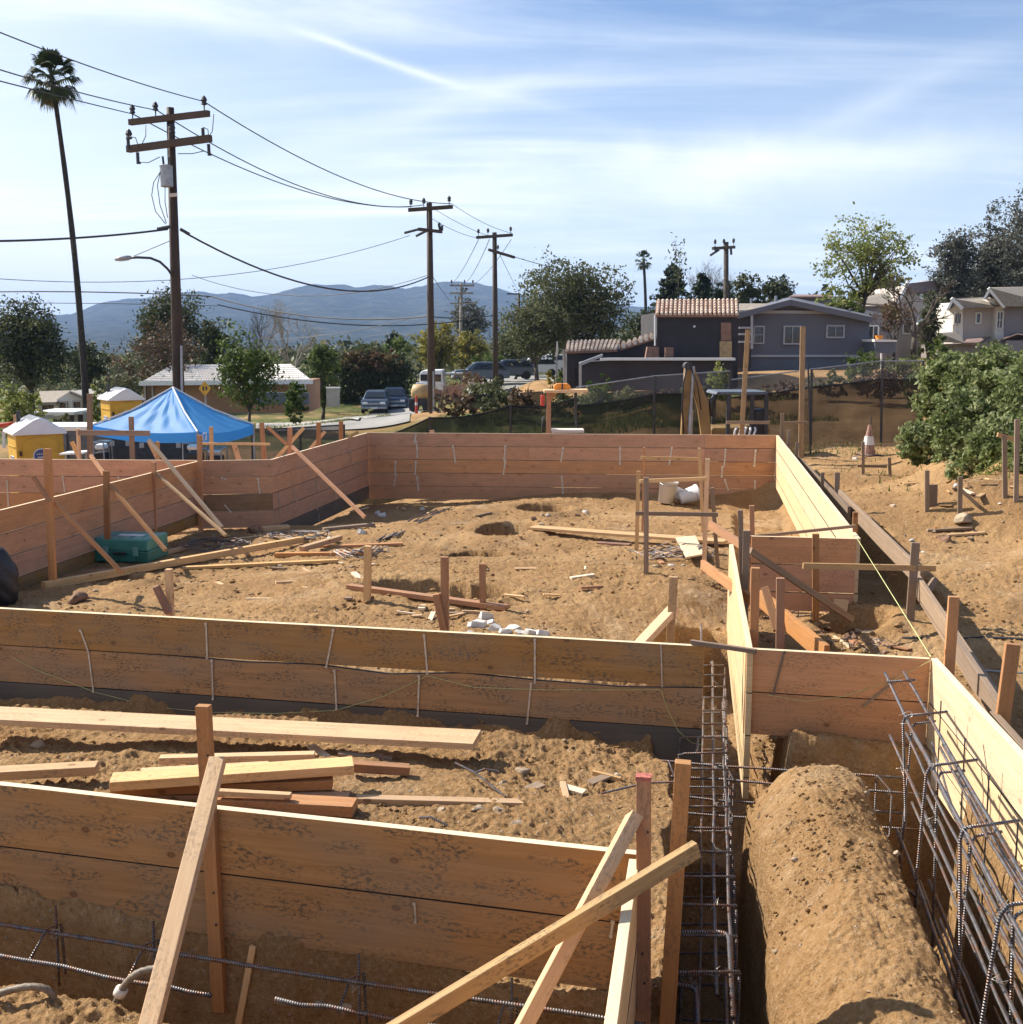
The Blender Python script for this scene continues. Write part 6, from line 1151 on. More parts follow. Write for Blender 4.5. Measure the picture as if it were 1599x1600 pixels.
for (a, b_) in ((200, 215), (215, 238), (317, 200), (326, 225)): mb = MB(); mb.tube([PY(a, b_, 31.5), PY(a+1, b_+18, 31.5)], .045, 6); mb.tube([PY(a, b_+14, 31.5), PY(a+5, b_+17, 31.5)], .03, 5); mb.build('fuse_cutout', 'dark_metal', e)
for (a, b_, c_, d) in ((246, 358, 266, 354), (282, 358, 296, 366)): mb = MB(); mb.tube([PY(a, b_, 31.7), PY(c_, d, 31.7)], .05, 6); mb.build('cable_clamp', 'dark_metal', e)
mb = MB(); mb.tube([PY(283.5, 540, 31.75), PY(284.5, 612, 31.75)], .035, 8); mb.build('riser_pipe', 'grey_metal', e); mb = MB(); mb.beam(PY(266, 305, 31.82), PY(277, 304, 31.82), .06, .09); mb.build('pole_tag', 'cream_wall', e)
P_ = [PY(a, b_, 31.8-.0) for a, b_ in [(269, 430), (262, 420), (250, 409), (235, 403), (215, 402), (200, 403)]]; mb = MB(); mb.tube(P_, .035, 8); la = mb.build('lamp_arm', 'dark_metal', e, smooth=True); mb = MB(); a = PY(180, 405, 31.8); bb = PY(206, 402, 31.8); mb.tube([a, a.lerp(bb, .3), a.lerp(bb, .8), bb], [.04, .075, .07, .03], 8); mb.build('lamp_head', 'grey_metal', la, smooth=True)
mb = MB(); mb.tube([PY(266, 376, 31.8), PY(209, 400, 31.8)], .012, 4); mb.build('stay_wire', 'wire', e)
e2, b2, t2 = pole('second power pole beside the parked white truck', 671, 317, 675, 54, .20, .13, [(639, 328, .5, 707, 323, -.5, .14, (.05, .35, .93)), (655, 358, -1, 690, 362, 1, .12, (.9,))])
[(mb := MB(), mb.tube([PY(a, b_, 53.5), PY(c_, d, 53.5)], .06, 5), mb.build('fuse_cutout', 'dark_metal', e2)) for a, b_, c_, d in ((632, 364, 655, 358), (650, 369, 668, 360), (686, 350, 688, 360), (691, 352, 691, 360))]; mb = MB(); mb.tube([PY(677.5, 580, 53.7), PY(678, 645, 53.7)], .05, 6); mb.build('riser_pipe', 'grey_metal', e2)
e3, b3, t3 = pole('third power pole left of the big oak', 773, 363, 775, 74, .21, .14, [(745, 371, .6, 801, 367, -.6, .15, (.05, .32, .95)), (764, 390, -1, 804, 402, 1.2, .13, (.35,))], ext=1)
e4, b4, t4 = pole('small distant power pole with three thin crossarms', 721, 442, 720, 118, .20, .13, [(704, 446, .5, 741, 446, -.5, .16, (.05, .6, .95)), (704, 458, .5, 739, 458, -.5, .16, (.7,)), (704, 474, .3, 741, 474, -.3, .12, ())], mat='pale_bark')
e5, b5, t5 = pole('brown power pole behind the tiled dark house', 1135, 378, 1133, 84, .21, .18, [(1114, 388, -.8, 1148, 386, .8, .18, (.1, .5, .95))], mat='bark')
mb = MB(); [(mb := MB(), mb.tube([PY(a, b_, 83), PY(c_, d, 83)], .09, 5), mb.build('fuse_cutout', 'dark_metal', e5)) for a, b_, c_, d in ((1110, 399, 1124, 390), (1142, 385, 1143, 398), (1117, 385, 1119, 394))]
e6, b6, t6 = pole('thin dark pole at the left flank of the big oak', 811, 458, 813, 120, .16, .12, [(792, 459, 0, 812, 459, 0, .12, ())]); 
def wire(A, B, Mx, r, label, n=24):
    a = PY(*A); b = PY(*B); best = min(np.linspace(.05, .95, 91), key=lambda t: abs((lambda q: CX+q.x/(q.y*math.cos(PIT)-(q.z-CAMZ)*math.sin(PIT))*F-Mx[0])(a.lerp(b, t)))); q = a.lerp(b, best); m_ = PY(Mx[0], Mx[1], q.y); sag = (q.z-m_.z)/(4*best*(1-best))
    mb = MB(); mb.tube([a.lerp(b, k/n)-Vector((0, 0, sag*4*(k/n)*(1-k/n))) for k in range(n+1)], r, 4, cap=False); tag(mb.build('power_line', 'wire', None, fix=False), label, 'power line', 'overhead lines')
WL = [((-60, 26, 20), (318, 158, 31.4), (150, 107), .013, 'highest wire running left from the near pole over the palm'), ((-60, 90, 20), (245, 172, 31.8), (120, 143), .013, 'middle wire running left from the near pole'), ((-60, 111, 20), (208, 178, 32.4), (100, 152), .013, 'lowest top-arm wire running left from the near pole'),
    ((318, 158, 31.4), (705, 318, 53.6), (500, 262), .018, 'uppermost wire between the near and second poles'), ((245, 172, 31.8), (662, 320, 54), (440, 280), .018, 'middle wire between the near and second poles'), ((208, 178, 32.4), (641, 323, 54.4), (400, 272), .018, 'lower wire between the near and second poles'),
    ((-60, 377, 26), (262, 358, 31.7), (130, 371), .026, 'thick cable leaving the near pole to the left'), ((290, 364, 31.8), (669, 433, 53.8), (480, 444), .03, 'thick sagging cable between the near and second poles'), ((-60, 431, 40), (640, 368, 54), (270, 437), .012, 'faint high wire crossing behind the near pole'),
    ((300, 430, 60), (668, 430, 54), (500, 462), .016, 'wire rising to the middle of the second pole'), ((-60, 457, 60), (330, 463, 60), (130, 456), .03, 'dark wire low over the left oak'), ((-60, 474, 70), (340, 478, 70), (150, 474), .02, 'thin wire just under the dark one'),
    ((330, 463, 60), (672, 494, 54), (520, 497), .03, 'dark cable crossing before the mountains, upper'), ((340, 476, 60), (730, 500, 70), (560, 508), .03, 'dark cable crossing before the mountains, lower'), ((676, 495, 54), (775, 492, 74), (720, 497), .028, 'dark cable between second and third poles'), ((420, 530, 80), (640, 498, 54), (540, 519), .015, 'slanting service wire before the mountains'),
    ((706, 318, 53.6), (800, 364, 73.5), (750, 345), .014, 'upper wire between second and third poles'), ((678, 326, 54), (763, 368, 74), (720, 350), .014, 'middle wire between second and third poles'), ((676, 342, 54), (748, 372, 74.6), (712, 361), .014, 'lower wire between second and third poles'),
    ((748, 374, 74.6), (706, 444, 118), (727, 415), .022, 'left wire dropping to the small distant pole'), ((765, 374, 74), (726, 444, 118), (746, 415), .022, 'middle wire dropping to the small distant pole'), ((799, 374, 73.5), (740, 444, 118), (770, 415), .022, 'right wire dropping to the small distant pole'),
    ((800, 400, 74), (900, 425, 84), (845, 413), .022, 'wire leaving the third pole to the right'), ((780, 395, 74), (812, 458, 120), (797, 430), .018, 'wire from the third pole down to the thin dark pole'), ((677, 433, 54), (704, 470, 118), (690, 453), .018, 'short wire right of the second pole')]
for w in WL: wire(*w)
# ================================================================== FENCES
def fence(pts, label, top_off, mat, upper=None, posts=True, y_=None, cat='fence', sag=0):
    "pts: (px, py_top, py_base, y) of each post"
    T_ = [PY(a, b, y) for a, b, c_, y in pts]; B_ = [PY(a, c_, y) for a, b, c_, y in pts]; e = empty('mesh_fence', B_[0], label, cat, 'mesh fences'); mb = MB(); N = 10
    for i in range(len(pts)-1):
        for k in range(N):
            q = []
            for s in (k/N, (k+1)/N):
                t = T_[i].lerp(T_[i+1], s); b = B_[i].lerp(B_[i+1], s); t.z -= sag*math.sin(math.pi*s); q.append((t, b))
            mb.face([q[0][1], q[1][1], q[1][0], q[0][0]])
    mb.build('screen', mat, e, fix=False); mb = MB()
    for i in range(len(pts)-1): mb.tube([T_[i].lerp(T_[i+1], k/6)-Vector((0, 0, sag*math.sin(math.pi*k/6))) for k in range(7)], .022, 5)
    mb.build('top_edge', 'black_plastic', e)
    for t, b in zip(T_, B_): mb = MB(); mb.tube([b-Vector((0, 0, .1)), t+Vector((0, -.04, top_off))], .032, 6); mb.build('post', 'dark_metal', e)
    if upper:
        mb = MB()
        for i in range(len(pts)-1): u = Vector((0, 0, top_off)); mb.face([T_[i], T_[i+1], T_[i+1]+u, T_[i]+u])
        mb.build('open_mesh', upper, e, fix=False); mb = MB()
        for i in range(len(pts)-1): mb.tube([T_[i]+Vector((0, 0, top_off)), T_[i+1]+Vector((0, 0, top_off))], .015, 4)
        mb.build('top_wire', 'grey_metal', e)
    return e
fence([(545, 693, 800, 26.0), (672, 653, 770, 26.6), (798, 634, 755, 27.2), (900, 622, 745, 27.4)], 'green see-through mesh fence sloping behind the far wall', .03, 'screen_green', sag=.1)
fence([(900, 634, 745, 27.6), (1022, 616, 735, 27.8), (1140, 608, 725, 28.0)], 'low dark mesh fence behind the digger', .45, 'screen_green', 'chainlink', sag=.04)
fence([(1140, 622, 725, 28.0), (1267, 605, 716, 28.2), (1377, 592, 704, 28.4), (1441, 592, 668, 28.4)], 'brown see-through mesh fence on the right with bare wire above', .45, 'screen_brown', 'chainlink', sag=.02)
fence([(395, 672, 760, 30), (470, 668, 750, 30), (538, 664, 745, 30)], 'grey chain-link panel fence left of the road', .02, 'screen_grey'); fence([(300, 684, 760, 31), (395, 675, 760, 30.2)], 'grey chain-link panel behind the tent', .02, 'screen_grey')
fence([(735, 617, 640, 46), (800, 615, 640, 46), (862, 611, 640, 46)], 'faint green screen fence in front of the parking lot', .1, 'screen_green')
# ================================================================== ROAD, PAVING
def patch(name, pts, mat, dz, kind='structure', n=24):
    "pts: 4 corners (x,y) -> sheet following the ground"
    P_ = np.array(pts, float); u, v = np.meshgrid(np.linspace(0, 1, n), np.linspace(0, 1, n)); X = (P_[0, 0]*(1-u)+P_[1, 0]*u)*(1-v)+(P_[3, 0]*(1-u)+P_[2, 0]*u)*v; Y = (P_[0, 1]*(1-u)+P_[1, 1]*u)*(1-v)+(P_[3, 1]*(1-u)+P_[2, 1]*u)*v
    Z = big_h(X, Y)+dz; idx = np.arange(n*n).reshape(n, n); q = np.stack([idx[:-1, :-1], idx[:-1, 1:], idx[1:, 1:], idx[1:, :-1]], -1).reshape(-1, 4); tag(fast_mesh(name, np.stack([X, Y, Z], -1).reshape(-1, 3), q, mat, smooth=True), kind=kind)
def gxy(a, b): p = gp(a, b); return (p.x, p.y)
patch('road', [gxy(430, 676), gxy(640, 660), gxy(655, 641), gxy(585, 641)], 'asphalt', .06); patch('pavement', [gxy(400, 672), gxy(560, 660), gxy(590, 652), gxy(400, 664)], 'concrete', .12)
patch('road', [gxy(578, 645), gxy(668, 645), gxy(650, 622), gxy(604, 622)], 'asphalt', .09)
patch('road', [gxy(730, 612), gxy(870, 600), gxy(880, 585), gxy(735, 590)], 'asphalt', .06)
# ================================================================== VEHICLES
def car(c, rz, mat, label, L=4.6, W=1.85, H=1.65, suv=True, name='parked_car', cat='car', sc=1.0, group='cars parked along the kerb'):
    e = empty(name, c, label, cat, group); R_ = Matrix.Rotation(rz, 3, 'Z')
    def q(x, y, z): return c+R_@Vector((x, y, z))*sc
    side = [(-L/2, .35), (-L/2+.05, .75), (-L/2+.15, .98), (-L/2+1.15, 1.06), (L/2-.12, 1.05), (L/2, .7), (L/2-.02, .35)]
    top = [(-L/2+1.05, 1.05), (-L/2+1.75, H-.05), (-L/2+2.1, H), (L/2-.75, H-.02), (L/2-.12, 1.05)]
    def shell(prof, y0, taper):
        mb = MB(); n = len(prof); l = [q(x, -y0+(taper*(z-1.0)/(H-1.0) if z > 1.0 else 0), z) for x, z in prof]; r = [q(x, y0-(taper*(z-1.0)/(H-1.0) if z > 1.0 else 0), z) for x, z in prof]
        mb.face(l); mb.face(r[::-1])
        for i in range(n): mb.face([l[(i+1) % n], l[i], r[i], r[(i+1) % n]])
        return mb
    shell(side, W/2, 0).build('body', mat, e, bevel=.06); cb = shell(top, W/2-.06, .22).build('cabin', mat, e, bevel=.05)
    mb = MB(); mb.prism([q(-L/2+1.13, -W/2+.2, 1.12), q(-L/2+1.13, W/2-.2, 1.12), q(-L/2+1.68, W/2-.32, H-.12), q(-L/2+1.68, -W/2+.32, H-.12)], R_@Vector((-.05, 0, .02))); mb.build('windscreen', 'glass', cb)
    for s in (-1, 1): mb = MB(); mb.prism([q(-L/2+1.6, s*(W/2-.055), 1.12), q(L/2-.4, s*(W/2-.055), 1.12), q(L/2-.8, s*(W/2-.235), H-.14), q(-L/2+1.95, s*(W/2-.235), H-.14)], R_@Vector((0, s*.03, 0))); mb.build('side_window', 'glass', cb)
    for sx in (-L/2+.85, L/2-.85):
        for s in (-1, 1):
            mb = MB(); mb.lathe(q(sx, s*(W/2-.2), .34), [(.2, 0), (.34, 0), (.34, .22), (.2, .22)], 16, axis=R_@Vector((0, s, 0))); w_ = mb.build('wheel', 'rubber', e); mb = MB(); mb.lathe(q(sx, s*(W/2-.19), .34), [(.2, 0), (.2, .2)], 10, axis=R_@Vector((0, s, 0))); mb.build('rim', 'grey_metal', w_)
    for s in (-1, 1): mb = MB(); mb.box(q(-L/2+.02, s*(W/2-.3), .78), .12, .36, .16, rz); mb.build('headlight', 'white_paint', e, bevel=.02); mb = MB(); mb.box(q(-L/2+1.5, s*(W/2+.1), 1.1), .12, .2, .14, rz); mb.build('mirror', mat, e)
    mb = MB(); mb.box(q(-L/2-.0, 0, .74), .08, .9, .12, rz); mb.build('grille', 'grey_metal', e); mb = MB(); mb.box(q(-L/2-.03, 0, .45), .14, W-.1, .16, rz); mb.build('bumper', 'white_paint' if 0 else 'grey_metal', e, bevel=.03); mb = MB(); mb.box(q(-L/2-.11, 0, .45), .02, .5, .12, rz); mb.build('number_plate', 'trim_white', e)
    return e
def at_ground(px, y): x = PY(px, 630, y).x; return Vector((x, y, G(x, y)))
def car_at(px, py, y, rz, mat, label, **k): p = PY(px, py, y); return car(p, rz, mat, label, **k)
car_at(588, 644, 82, math.radians(93), 'car_silver', 'silver-blue car parked nearest, in the shade of the round hedge', H=1.6); car_at(617, 640, 86, math.radians(95), 'car_blue', 'dark blue car parked behind the silver-blue one', H=1.7)
for i, (px, py, y, rz, m_, l) in enumerate([(795, 592, 92, .1, 'car_silver', 'distant grey car at the left of the parking lot'), (835, 588, 96, .1, 'car_white', 'distant white car in the middle of the parking lot'), (815, 578, 108, .05, 'car_blue', 'distant dark car in the back row of the lot'), (862, 580, 104, .1, 'car_white', 'distant white car beside the dark house'), (752, 597, 88, .1, 'car_silver', 'grey car under the leafless red bush')]):
    car_at(px, py, y, rz, m_, l, sc=.95, group='cars in the far parking lot')
def truck():
    y = 62; c = PY(672, 640, y); e = empty('work_truck', c, 'white work truck towing gear behind the second power pole', 'truck'); s = y/F
    def bx(n, m_, x0, y0, x1, y1, d0, d, bev=.05): a = PY(x0, y1, y+d0); b = PY(x1, y0, y+d0); mb = MB(); mb.prism([a, (b.x, a.y, a.z), b, (a.x, a.y, b.z)], (0, d, 0)); return mb.build(n, m_, e, bevel=bev)
    a = [PY(p_, q_, y) for p_, q_ in ((652, 612), (656, 598), (656, 584), (660, 579), (691, 578), (693, 600), (693, 614), (652, 614))]; mb = MB(); mb.prism(a, (0, 2.0, 0)); mb.build('cab', 'car_white', e, bevel=.06)
    bx('windscreen', 'glass', 657, 585, 671, 595, -.04, .03, 0); bx('side_window', 'glass', 677, 585, 689, 596, -.04, .03, 0); bx('hood', 'car_white', 650, 598, 675, 606, -.3, .4); bx('bed', 'skip_grey', 690, 604, 722, 616, .2, 1.8); bx('rack', 'grey_metal', 694, 583, 722, 585, .2, 1.6, 0)
    for px in (696, 720): bx('rack_post', 'grey_metal', px, 584, px+1.2, 606, .2, .05, 0)
    for px in (660, 684, 712):
        mb = MB(); mb.lathe(PY(px, 618, y-.02), [(.15, 0), (.33, 0), (.33, .25), (.15, .25)], 14, axis=(0, 1, 0)); mb.build('wheel', 'rubber', e)
    bx('mirror', 'black_plastic', 650, 587, 652, 595, -.2, .1, .01)
truck()
y = 56; c = PY(655, 648, y); e = empty('water_trailer', c, 'tan rounded tank trailer parked before the white truck', 'trailer'); a = PY(643, 614, y); b = PY(671, 614, y); mb = MB(); mb.lathe(a, [(.15, 0), (.42, .1), (.44, .45), (.42, (b.x-a.x)-.1), (.15, b.x-a.x)], 16, axis=(1, 0, 0)); mb.build('tank', 'tank_tan', e, smooth=True)
mb = MB(); mb.beam(PY(640, 628, y), PY(674, 628, y), .9, .35); mb.build('chassis', 'tarp_dark', e, bevel=.03); mb = MB(); mb.beam(PY(640, 641, y-.2), PY(672, 640, y-.2), .2, .06); mb.build('tow_bar', 'grey_metal', e)
for px in (647, 668): mb = MB(); mb.lathe(PY(px, 636, y-.5), [(.1, 0), (.26, 0), (.26, .18), (.1, .18)], 12, axis=(0, 1, 0)); mb.build('wheel', 'rubber', e)
c = PY(651, 649, 50); e = empty('traffic_cone', c, 'slim red and white channeliser post by the tank trailer', 'traffic cone'); mb = MB(); mb.lathe(c, [(.16, 0), (.15, .05), (.07, .07), (.045, .85), (.02, .9)], 10); mb.build('cone', 'red_paint', e); mb = MB(); mb.lathe(c+Vector((0, 0, .45)), [(.062, 0), (.056, .14)], 10, cap=False); mb.build('reflective_band', 'trim_white', e)
tree('pale blue-green agave by the foot of the second pole', 672, 700, 632, 652, 47, 'leaf_grey', .6, 3.5, trunk=False, name='plant', cat='plant', group=None)
tree('second pale agave right of the pole', 690, 716, 632, 650, 47, 'leaf_bright', .6, 3.5, trunk=False, name='plant', cat='plant', group=None)
# the red tailed thing at the left edge
e = empty('barrier', PY(5, 668, 36), 'red plastic barrier at the left edge behind the near toilet', 'barrier'); mb = MB(); mb.prism([PY(-20, 672, 36), PY(12, 666, 36), PY(14, 660, 36), PY(-20, 664, 36)], (0, .4, 0)); mb.build('rail', 'red_paint', e, bevel=.02); mb = MB(); mb.beam(PY(6, 668, 36.2), PY(6, 700, 36.2), .08, .08); mb.build('leg', 'trim_white', e)
stick(24, 648, 25, 662, 34, .1, .1, 'pine', 'post', 'short square post behind the near toilet roof', ext=1.6, cat='post')
# ================================================================== far woods
def far_woods():
    g = np.random.default_rng(5); V = []; Cc = []; H = []
    for i in range(2300):
        a = g.uniform(-.62, .62); d = math.exp(g.uniform(math.log(125), math.log(1500))); x = d*math.sin(a); y = d*math.cos(a)
        if y < 120: continue
        z = G(x, y) if i % 1 == 0 else 0; r = g.uniform(2.0, 4.2)*(1+d/1500); h = g.uniform(2.5, 6.5)*(1+d/2500); n = 60
        p = g.normal(size=(n, 3)); p /= np.linalg.norm(p, axis=1)[:, None]; p *= g.uniform(.6, 1, (n, 1)); Cc.append(p*np.array([r, r, h/2])+np.array([x, y, z+h*.45])); H.append(np.clip(g.uniform(0, 1)+g.normal(size=n)*.15, 0, 1))
    C = np.concatenate(Cc); S_ = .6*(np.hypot(C[:, 0], C[:, 1])/250)**.6; g2 = np.random.default_rng(6); V, Q = leaf_quads(C, .6, S_*1.5, g2); tag(fast_mesh('far_woods', V, Q, 'leaf_olive', hue=np.concatenate(H)), 'distant band of trees filling the valley below the mountains', kind='stuff')
far_woods()
# tufts of grass on the green slopes
def tufts(label, N, boxes, hgt, seed):
    g = np.random.default_rng(seed); P_ = []
    for (x0, x1, y0, y1) in boxes: n = N//len(boxes); P_.append(np.stack([g.uniform(x0, x1, n), g.uniform(y0, y1, n)], 1))
    P_ = np.concatenate(P_); k = fbm(P_[:, 0]*.5, P_[:, 1]*.5, 71, 3) > -.15; P_ = P_[k]; n = len(P_); Z = big_h(P_[:, 0], P_[:, 1]); az = g.uniform(0, 6.28, n); w = g.uniform(.03, .07, n)*hgt*3; h = hgt*g.uniform(.4, 1.3, n); dx = np.cos(az)*w; dy = np.sin(az)*w; lx = g.normal(size=n)*h*.35; ly = g.normal(size=n)*h*.35
    b = np.stack([P_[:, 0], P_[:, 1], Z], 1); V = np.stack([b-np.stack([dx, dy, 0*dx+.03], 1), b+np.stack([dx, dy, 0*dx-.03], 1), b+np.stack([lx, ly, h], 1)], 1).reshape(-1, 3); tag(fast_mesh('grass', V, np.arange(n*3).reshape(n, 3), 'grass_blade', hue=g.uniform(0, 1, n), nv=3), label, kind='stuff')
tufts('green and straw grass on the slopes beyond the fences', 60000, [(-17, -7, 48, 66), (-17, -7, 50, 62), (-3, 10, 34, 46)], .16, 3)
tufts('sparse dry weeds along the bank foot', 700, [(6.5, 10, 14, 24), (5.5, 9, 25, 28)], .12, 4)
# ================================================================== HILLS
def hills():
    sky = [(-400, 505), (0, 500), (130, 492), (180, 476), (240, 470), (300, 462), (345, 461), (372, 460), (405, 468), (440, 462), (475, 451), (500, 448), (530, 450), (560, 453), (590, 448), (612, 449), (640, 456), (665, 452), (690, 444), (715, 446), (745, 448), (770, 452), (800, 462), (850, 470), (1000, 482), (1300, 488), (1700, 490), (2200, 500)]
    D0, D1, D2 = 1900.0, 5200.0, 8000.0; a = np.linspace(-.75, .75, 640); pxs = CX+np.tan(a)*F/1.0*.99; prof = np.interp(pxs, [s[0] for s in sky], [s[1] for s in sky]); d = np.concatenate([np.linspace(D0, D1, 130), np.linspace(D1, D2, 20)[1:]]); A, Dd = np.meshgrid(a, d)
    hp = (532-prof)/1768*D1+3; Hh = np.tile(hp, (len(d), 1)); t = np.clip((Dd-D0)/(D1-D0), 0, 1); X = Dd*np.tan(A); Y = Dd+0*A
    rid = 1-np.abs(fbm(X/700+3, Y/900, 81, 5))*2; rid2 = fbm(X/260, Y/340, 85, 4); env = t**1.5; z = -25+(Hh+25)*env*(1-.30*(1-t)*(1-rid)) + 26*rid2*np.sin(np.pi*t)**1 + 15*fbm(X/110, Y/140, 91, 5)*t
    z = np.where(Dd > D1, -25+(Hh+25)*(1-(Dd-D1)/(D2-D1)*.9), z)
    idx = np.arange(X.size).reshape(X.shape); q = np.stack([idx[:-1, :-1], idx[:-1, 1:], idx[1:, 1:], idx[1:, :-1]], -1).reshape(-1, 4)
    tag(fast_mesh('hills', np.stack([X, Y, z], -1).reshape(-1, 3), q, 'hill', smooth=True), kind='structure')
m, nt, b, out = newmat('hill'); T = NT(nt); geo = T.n('ShaderNodeNewGeometry'); n = T.noise(geo.outputs['Position'], .012, 8, .68); n2 = T.noise(geo.outputs['Position'], .05, 4, .7)
c = T.ramp(n, [(.35, (.02, .028, .016)), (.5, (.05, .058, .035)), (.65, (.11, .10, .07)), (.75, (.22, .19, .14))]); c = T.mix(T.math('MULTIPLY', T.ramp(n2, [(.68, 0), (.74, 1)]), .6), c, (.5, .46, .4)); T.l(c, b.inputs['Base Color']); b.inputs['Roughness'].default_value = 1; b.inputs['Specular IOR Level'].default_value = 0; T.bump(n, 1.0, 60, b)
hills()
# ================================================================== HAZE
m = bpy.data.materials.new('haze'); m.use_nodes = True; nt = m.node_tree; nt.nodes.clear(); o_ = nt.nodes.new('ShaderNodeOutputMaterial'); v = nt.nodes.new('ShaderNodeVolumePrincipled'); v.inputs['Color'].default_value = (.42, .61, 1.0, 1); v.inputs['Density'].default_value = HAZE; v.inputs['Anisotropy'].default_value = .0; nt.links.new(v.outputs[0], o_.inputs['Volume']); MATS['haze'] = m
if HAZE > 0:
    mb = MB(); mb.prism([(-9500, -9500, -45), (9500, -9500, -45), (9500, 9500, -45), (-9500, 9500, -45)], (0, 0, 400)); tag(mb.build('haze', 'haze', None), 'pale bluish air over the whole valley', kind='stuff')
# ================================================================== SKY, SUN, CAMERA
SUN_AZ = math.radians(-60); SUN_EL = math.radians(39)
sv = Vector((math.sin(SUN_AZ)*math.cos(SUN_EL), math.cos(SUN_AZ)*math.cos(SUN_EL), math.sin(SUN_EL)))
sl = bpy.data.lights.new('sun', 'SUN'); sl.energy = SUN_E; sl.angle = math.radians(.53); sl.color = (1.0, .93, .82); so = bpy.data.objects.new('sun', sl); COL.objects.link(so); so.rotation_euler = sv.to_track_quat('Z', 'Y').to_euler(); so.location = sv*60
w = bpy.data.worlds.new('World'); S.world = w; w.use_nodes = True; nt = w.node_tree; nt.nodes.clear(); T = NT(nt); out = T.n('ShaderNodeOutputWorld'); bg = T.n('ShaderNodeBackground', Strength=SKY_S); T.l(bg.outputs[0], out.inputs[0])
sk = T.n('ShaderNodeTexSky', sky_type='NISHITA', sun_disc=False, sun_elevation=SUN_EL, sun_rotation=SUN_AZ, air_density=1.0, dust_density=.6, ozone_density=1.6, altitude=300)
tc = T.n('ShaderNodeTexCoord'); sep = T.n('ShaderNodeSeparateXYZ'); T.l(tc.outputs['Generated'], sep.inputs[0]); den = T.math('ADD', T.math('MAXIMUM', sep.outputs[2], 0), .13)
cmb = T.n('ShaderNodeCombineXYZ'); T.l(T.math('DIVIDE', sep.outputs[0], den), cmb.inputs[0]); T.l(T.math('DIVIDE', sep.outputs[1], den), cmb.inputs[1])
def streaks(rot, sx, sy, scale, lo, hi, dist=.4, off=0):
    mp = T.n('ShaderNodeMapping'); mp.inputs['Rotation'].default_value = (0, 0, rot); mp.inputs['Scale'].default_value = (sx, sy, 1); mp.inputs['Location'].default_value = (off, off*.7, 0); T.l(cmb.outputs[0], mp.inputs[0])
    x = T.n('ShaderNodeTexNoise', Scale=scale, Detail=9, Roughness=.6, Distortion=dist); T.l(mp.outputs[0], x.inputs[0]); return T.ramp(x.outputs[0], [(lo, 0), ((lo+hi)/2, .4), (hi, 1)])
m1 = streaks(1.1, .42, 1.7, 1.1, .45, .70, .7, 2.2); m2 = streaks(.75, .4, 2.0, 1.8, .48, .72, .9, 5.1); m3 = streaks(2.0, .8, 1.0, .5, .38, .66, .2, 8.0)
cl = T.math('MULTIPLY', T.math('ADD', T.math('MULTIPLY', m1, .75), T.math('MULTIPLY', m2, .35)), T.math('ADD', T.math('MULTIPLY', m3, .7), .15))
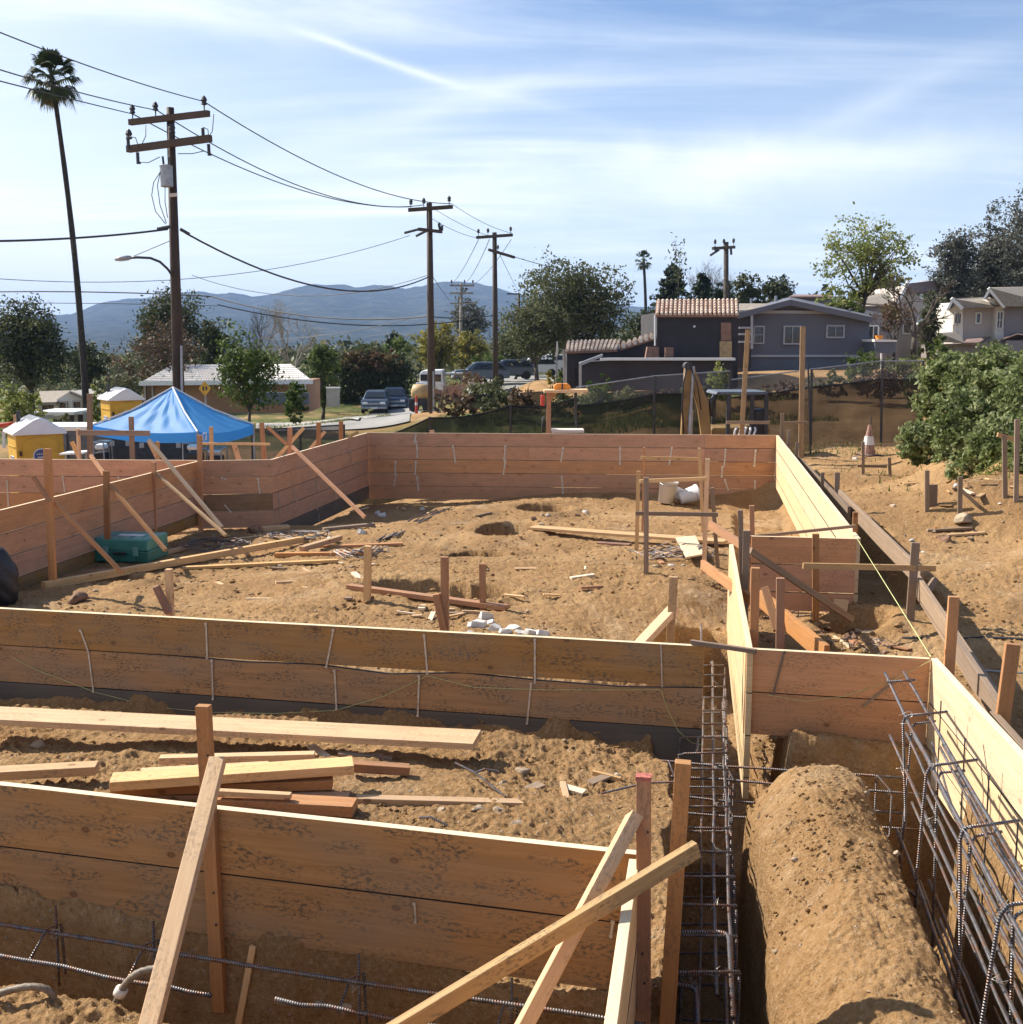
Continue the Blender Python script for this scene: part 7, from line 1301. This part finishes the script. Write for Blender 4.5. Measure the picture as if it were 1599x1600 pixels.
# brighter veil low in the sky and towards the sun side
low = T.ramp(sep.outputs[2], [(.0, .95), (.07, .74), (.16, .40), (.28, .09), (.4, 0)]); left = T.ramp(T.math('ADD', T.math('MULTIPLY', sep.outputs[0], -1), .5), [(.45, 0), (.62, .25), (.9, .75)])
cl = T.math('MINIMUM', T.math('ADD', T.math('ADD', cl, T.math('MULTIPLY', low, .75)), T.math('MULTIPLY', left, .55)), 1.0)
def trail(A, B, wid, amp, soft=.02):
    a = Vector(ray(*A)).normalized(); b = Vector(ray(*B)).normalized(); n_ = a.cross(b).normalized(); al = (b-a).normalized(); ca = a.dot(al); cb = b.dot(al)
    d = T.n('ShaderNodeVectorMath', operation='DOT_PRODUCT'); T.l(tc.outputs['Generated'], d.inputs[0]); d.inputs[1].default_value = n_; e_ = T.n('ShaderNodeVectorMath', operation='DOT_PRODUCT'); T.l(tc.outputs['Generated'], e_.inputs[0]); e_.inputs[1].default_value = al
    nz = T.noise(tc.outputs['Generated'], 16, 4, .6); dd = T.math('ADD', d.outputs['Value'], T.math('MULTIPLY', T.math('SUBTRACT', nz, .5), wid*1.6))
    g_ = T.math('EXPONENT', T.math('MULTIPLY', T.math('POWER', T.math('DIVIDE', T.math('ABSOLUTE', dd), wid), 1.6), -1)); mr = T.n('ShaderNodeMapRange', clamp=True); T.l(e_.outputs['Value'], mr.inputs[0]); mr.inputs[1].default_value = ca-soft; mr.inputs[2].default_value = ca+soft; mr2 = T.n('ShaderNodeMapRange', clamp=True); T.l(e_.outputs['Value'], mr2.inputs[0]); mr2.inputs[1].default_value = cb+soft; mr2.inputs[2].default_value = cb-soft
    return T.math('MULTIPLY', T.math('MULTIPLY', g_, T.math('MULTIPLY', mr.outputs[0], mr2.outputs[0])), amp)
for tr_ in [((475, 50), (700, 130), .0035, .4, .02), ((690, 126), (900, 178), .006, .16, .05), ((150, -10), (480, 60), .009, .16, .04), ((1240, 215), (1520, 95), .012, .2, .06), ((830, 125), (1500, 95), .010, .12, .08), ((1020, 265), (1590, 230), .02, .35, .06), ((520, 215), (900, 110), .014, .25, .08), ((560, 300), (1300, 280), .03, .3, .1)]: cl = T.math('MINIMUM', T.math('ADD', cl, trail(*tr_)), 1.0)
skc = T.mix(1.0, sk.outputs[0], (.69, .96, 1.28), 'MULTIPLY'); col = T.mix(cl, skc, CLOUD); T.l(col, bg.inputs[0])
cam = bpy.data.cameras.new('camera'); co = bpy.data.objects.new('camera', cam); COL.objects.link(co); co.location = (0, 0, CAMZ); co.rotation_euler = (math.pi/2-PIT, 0, 0); cam.sensor_fit = 'HORIZONTAL'; cam.sensor_width = 36; cam.lens = 36*F/1599; cam.clip_end = 20000; cam.clip_start = .05; S.camera = co
S.view_settings.view_transform = 'Standard'; S.view_settings.look = 'None'; S.view_settings.exposure = EXPO; S.view_settings.gamma = 1
S.cycles.max_bounces = 6; S.cycles.diffuse_bounces = 3; S.cycles.transparent_max_bounces = 12; S.cycles.volume_bounces = 1; S.cycles.use_denoising = True; S.cycles.caustics_reflective = False; S.cycles.caustics_refractive = False; S.cycles.use_adaptive_sampling = True; S.cycles.adaptive_threshold = .02
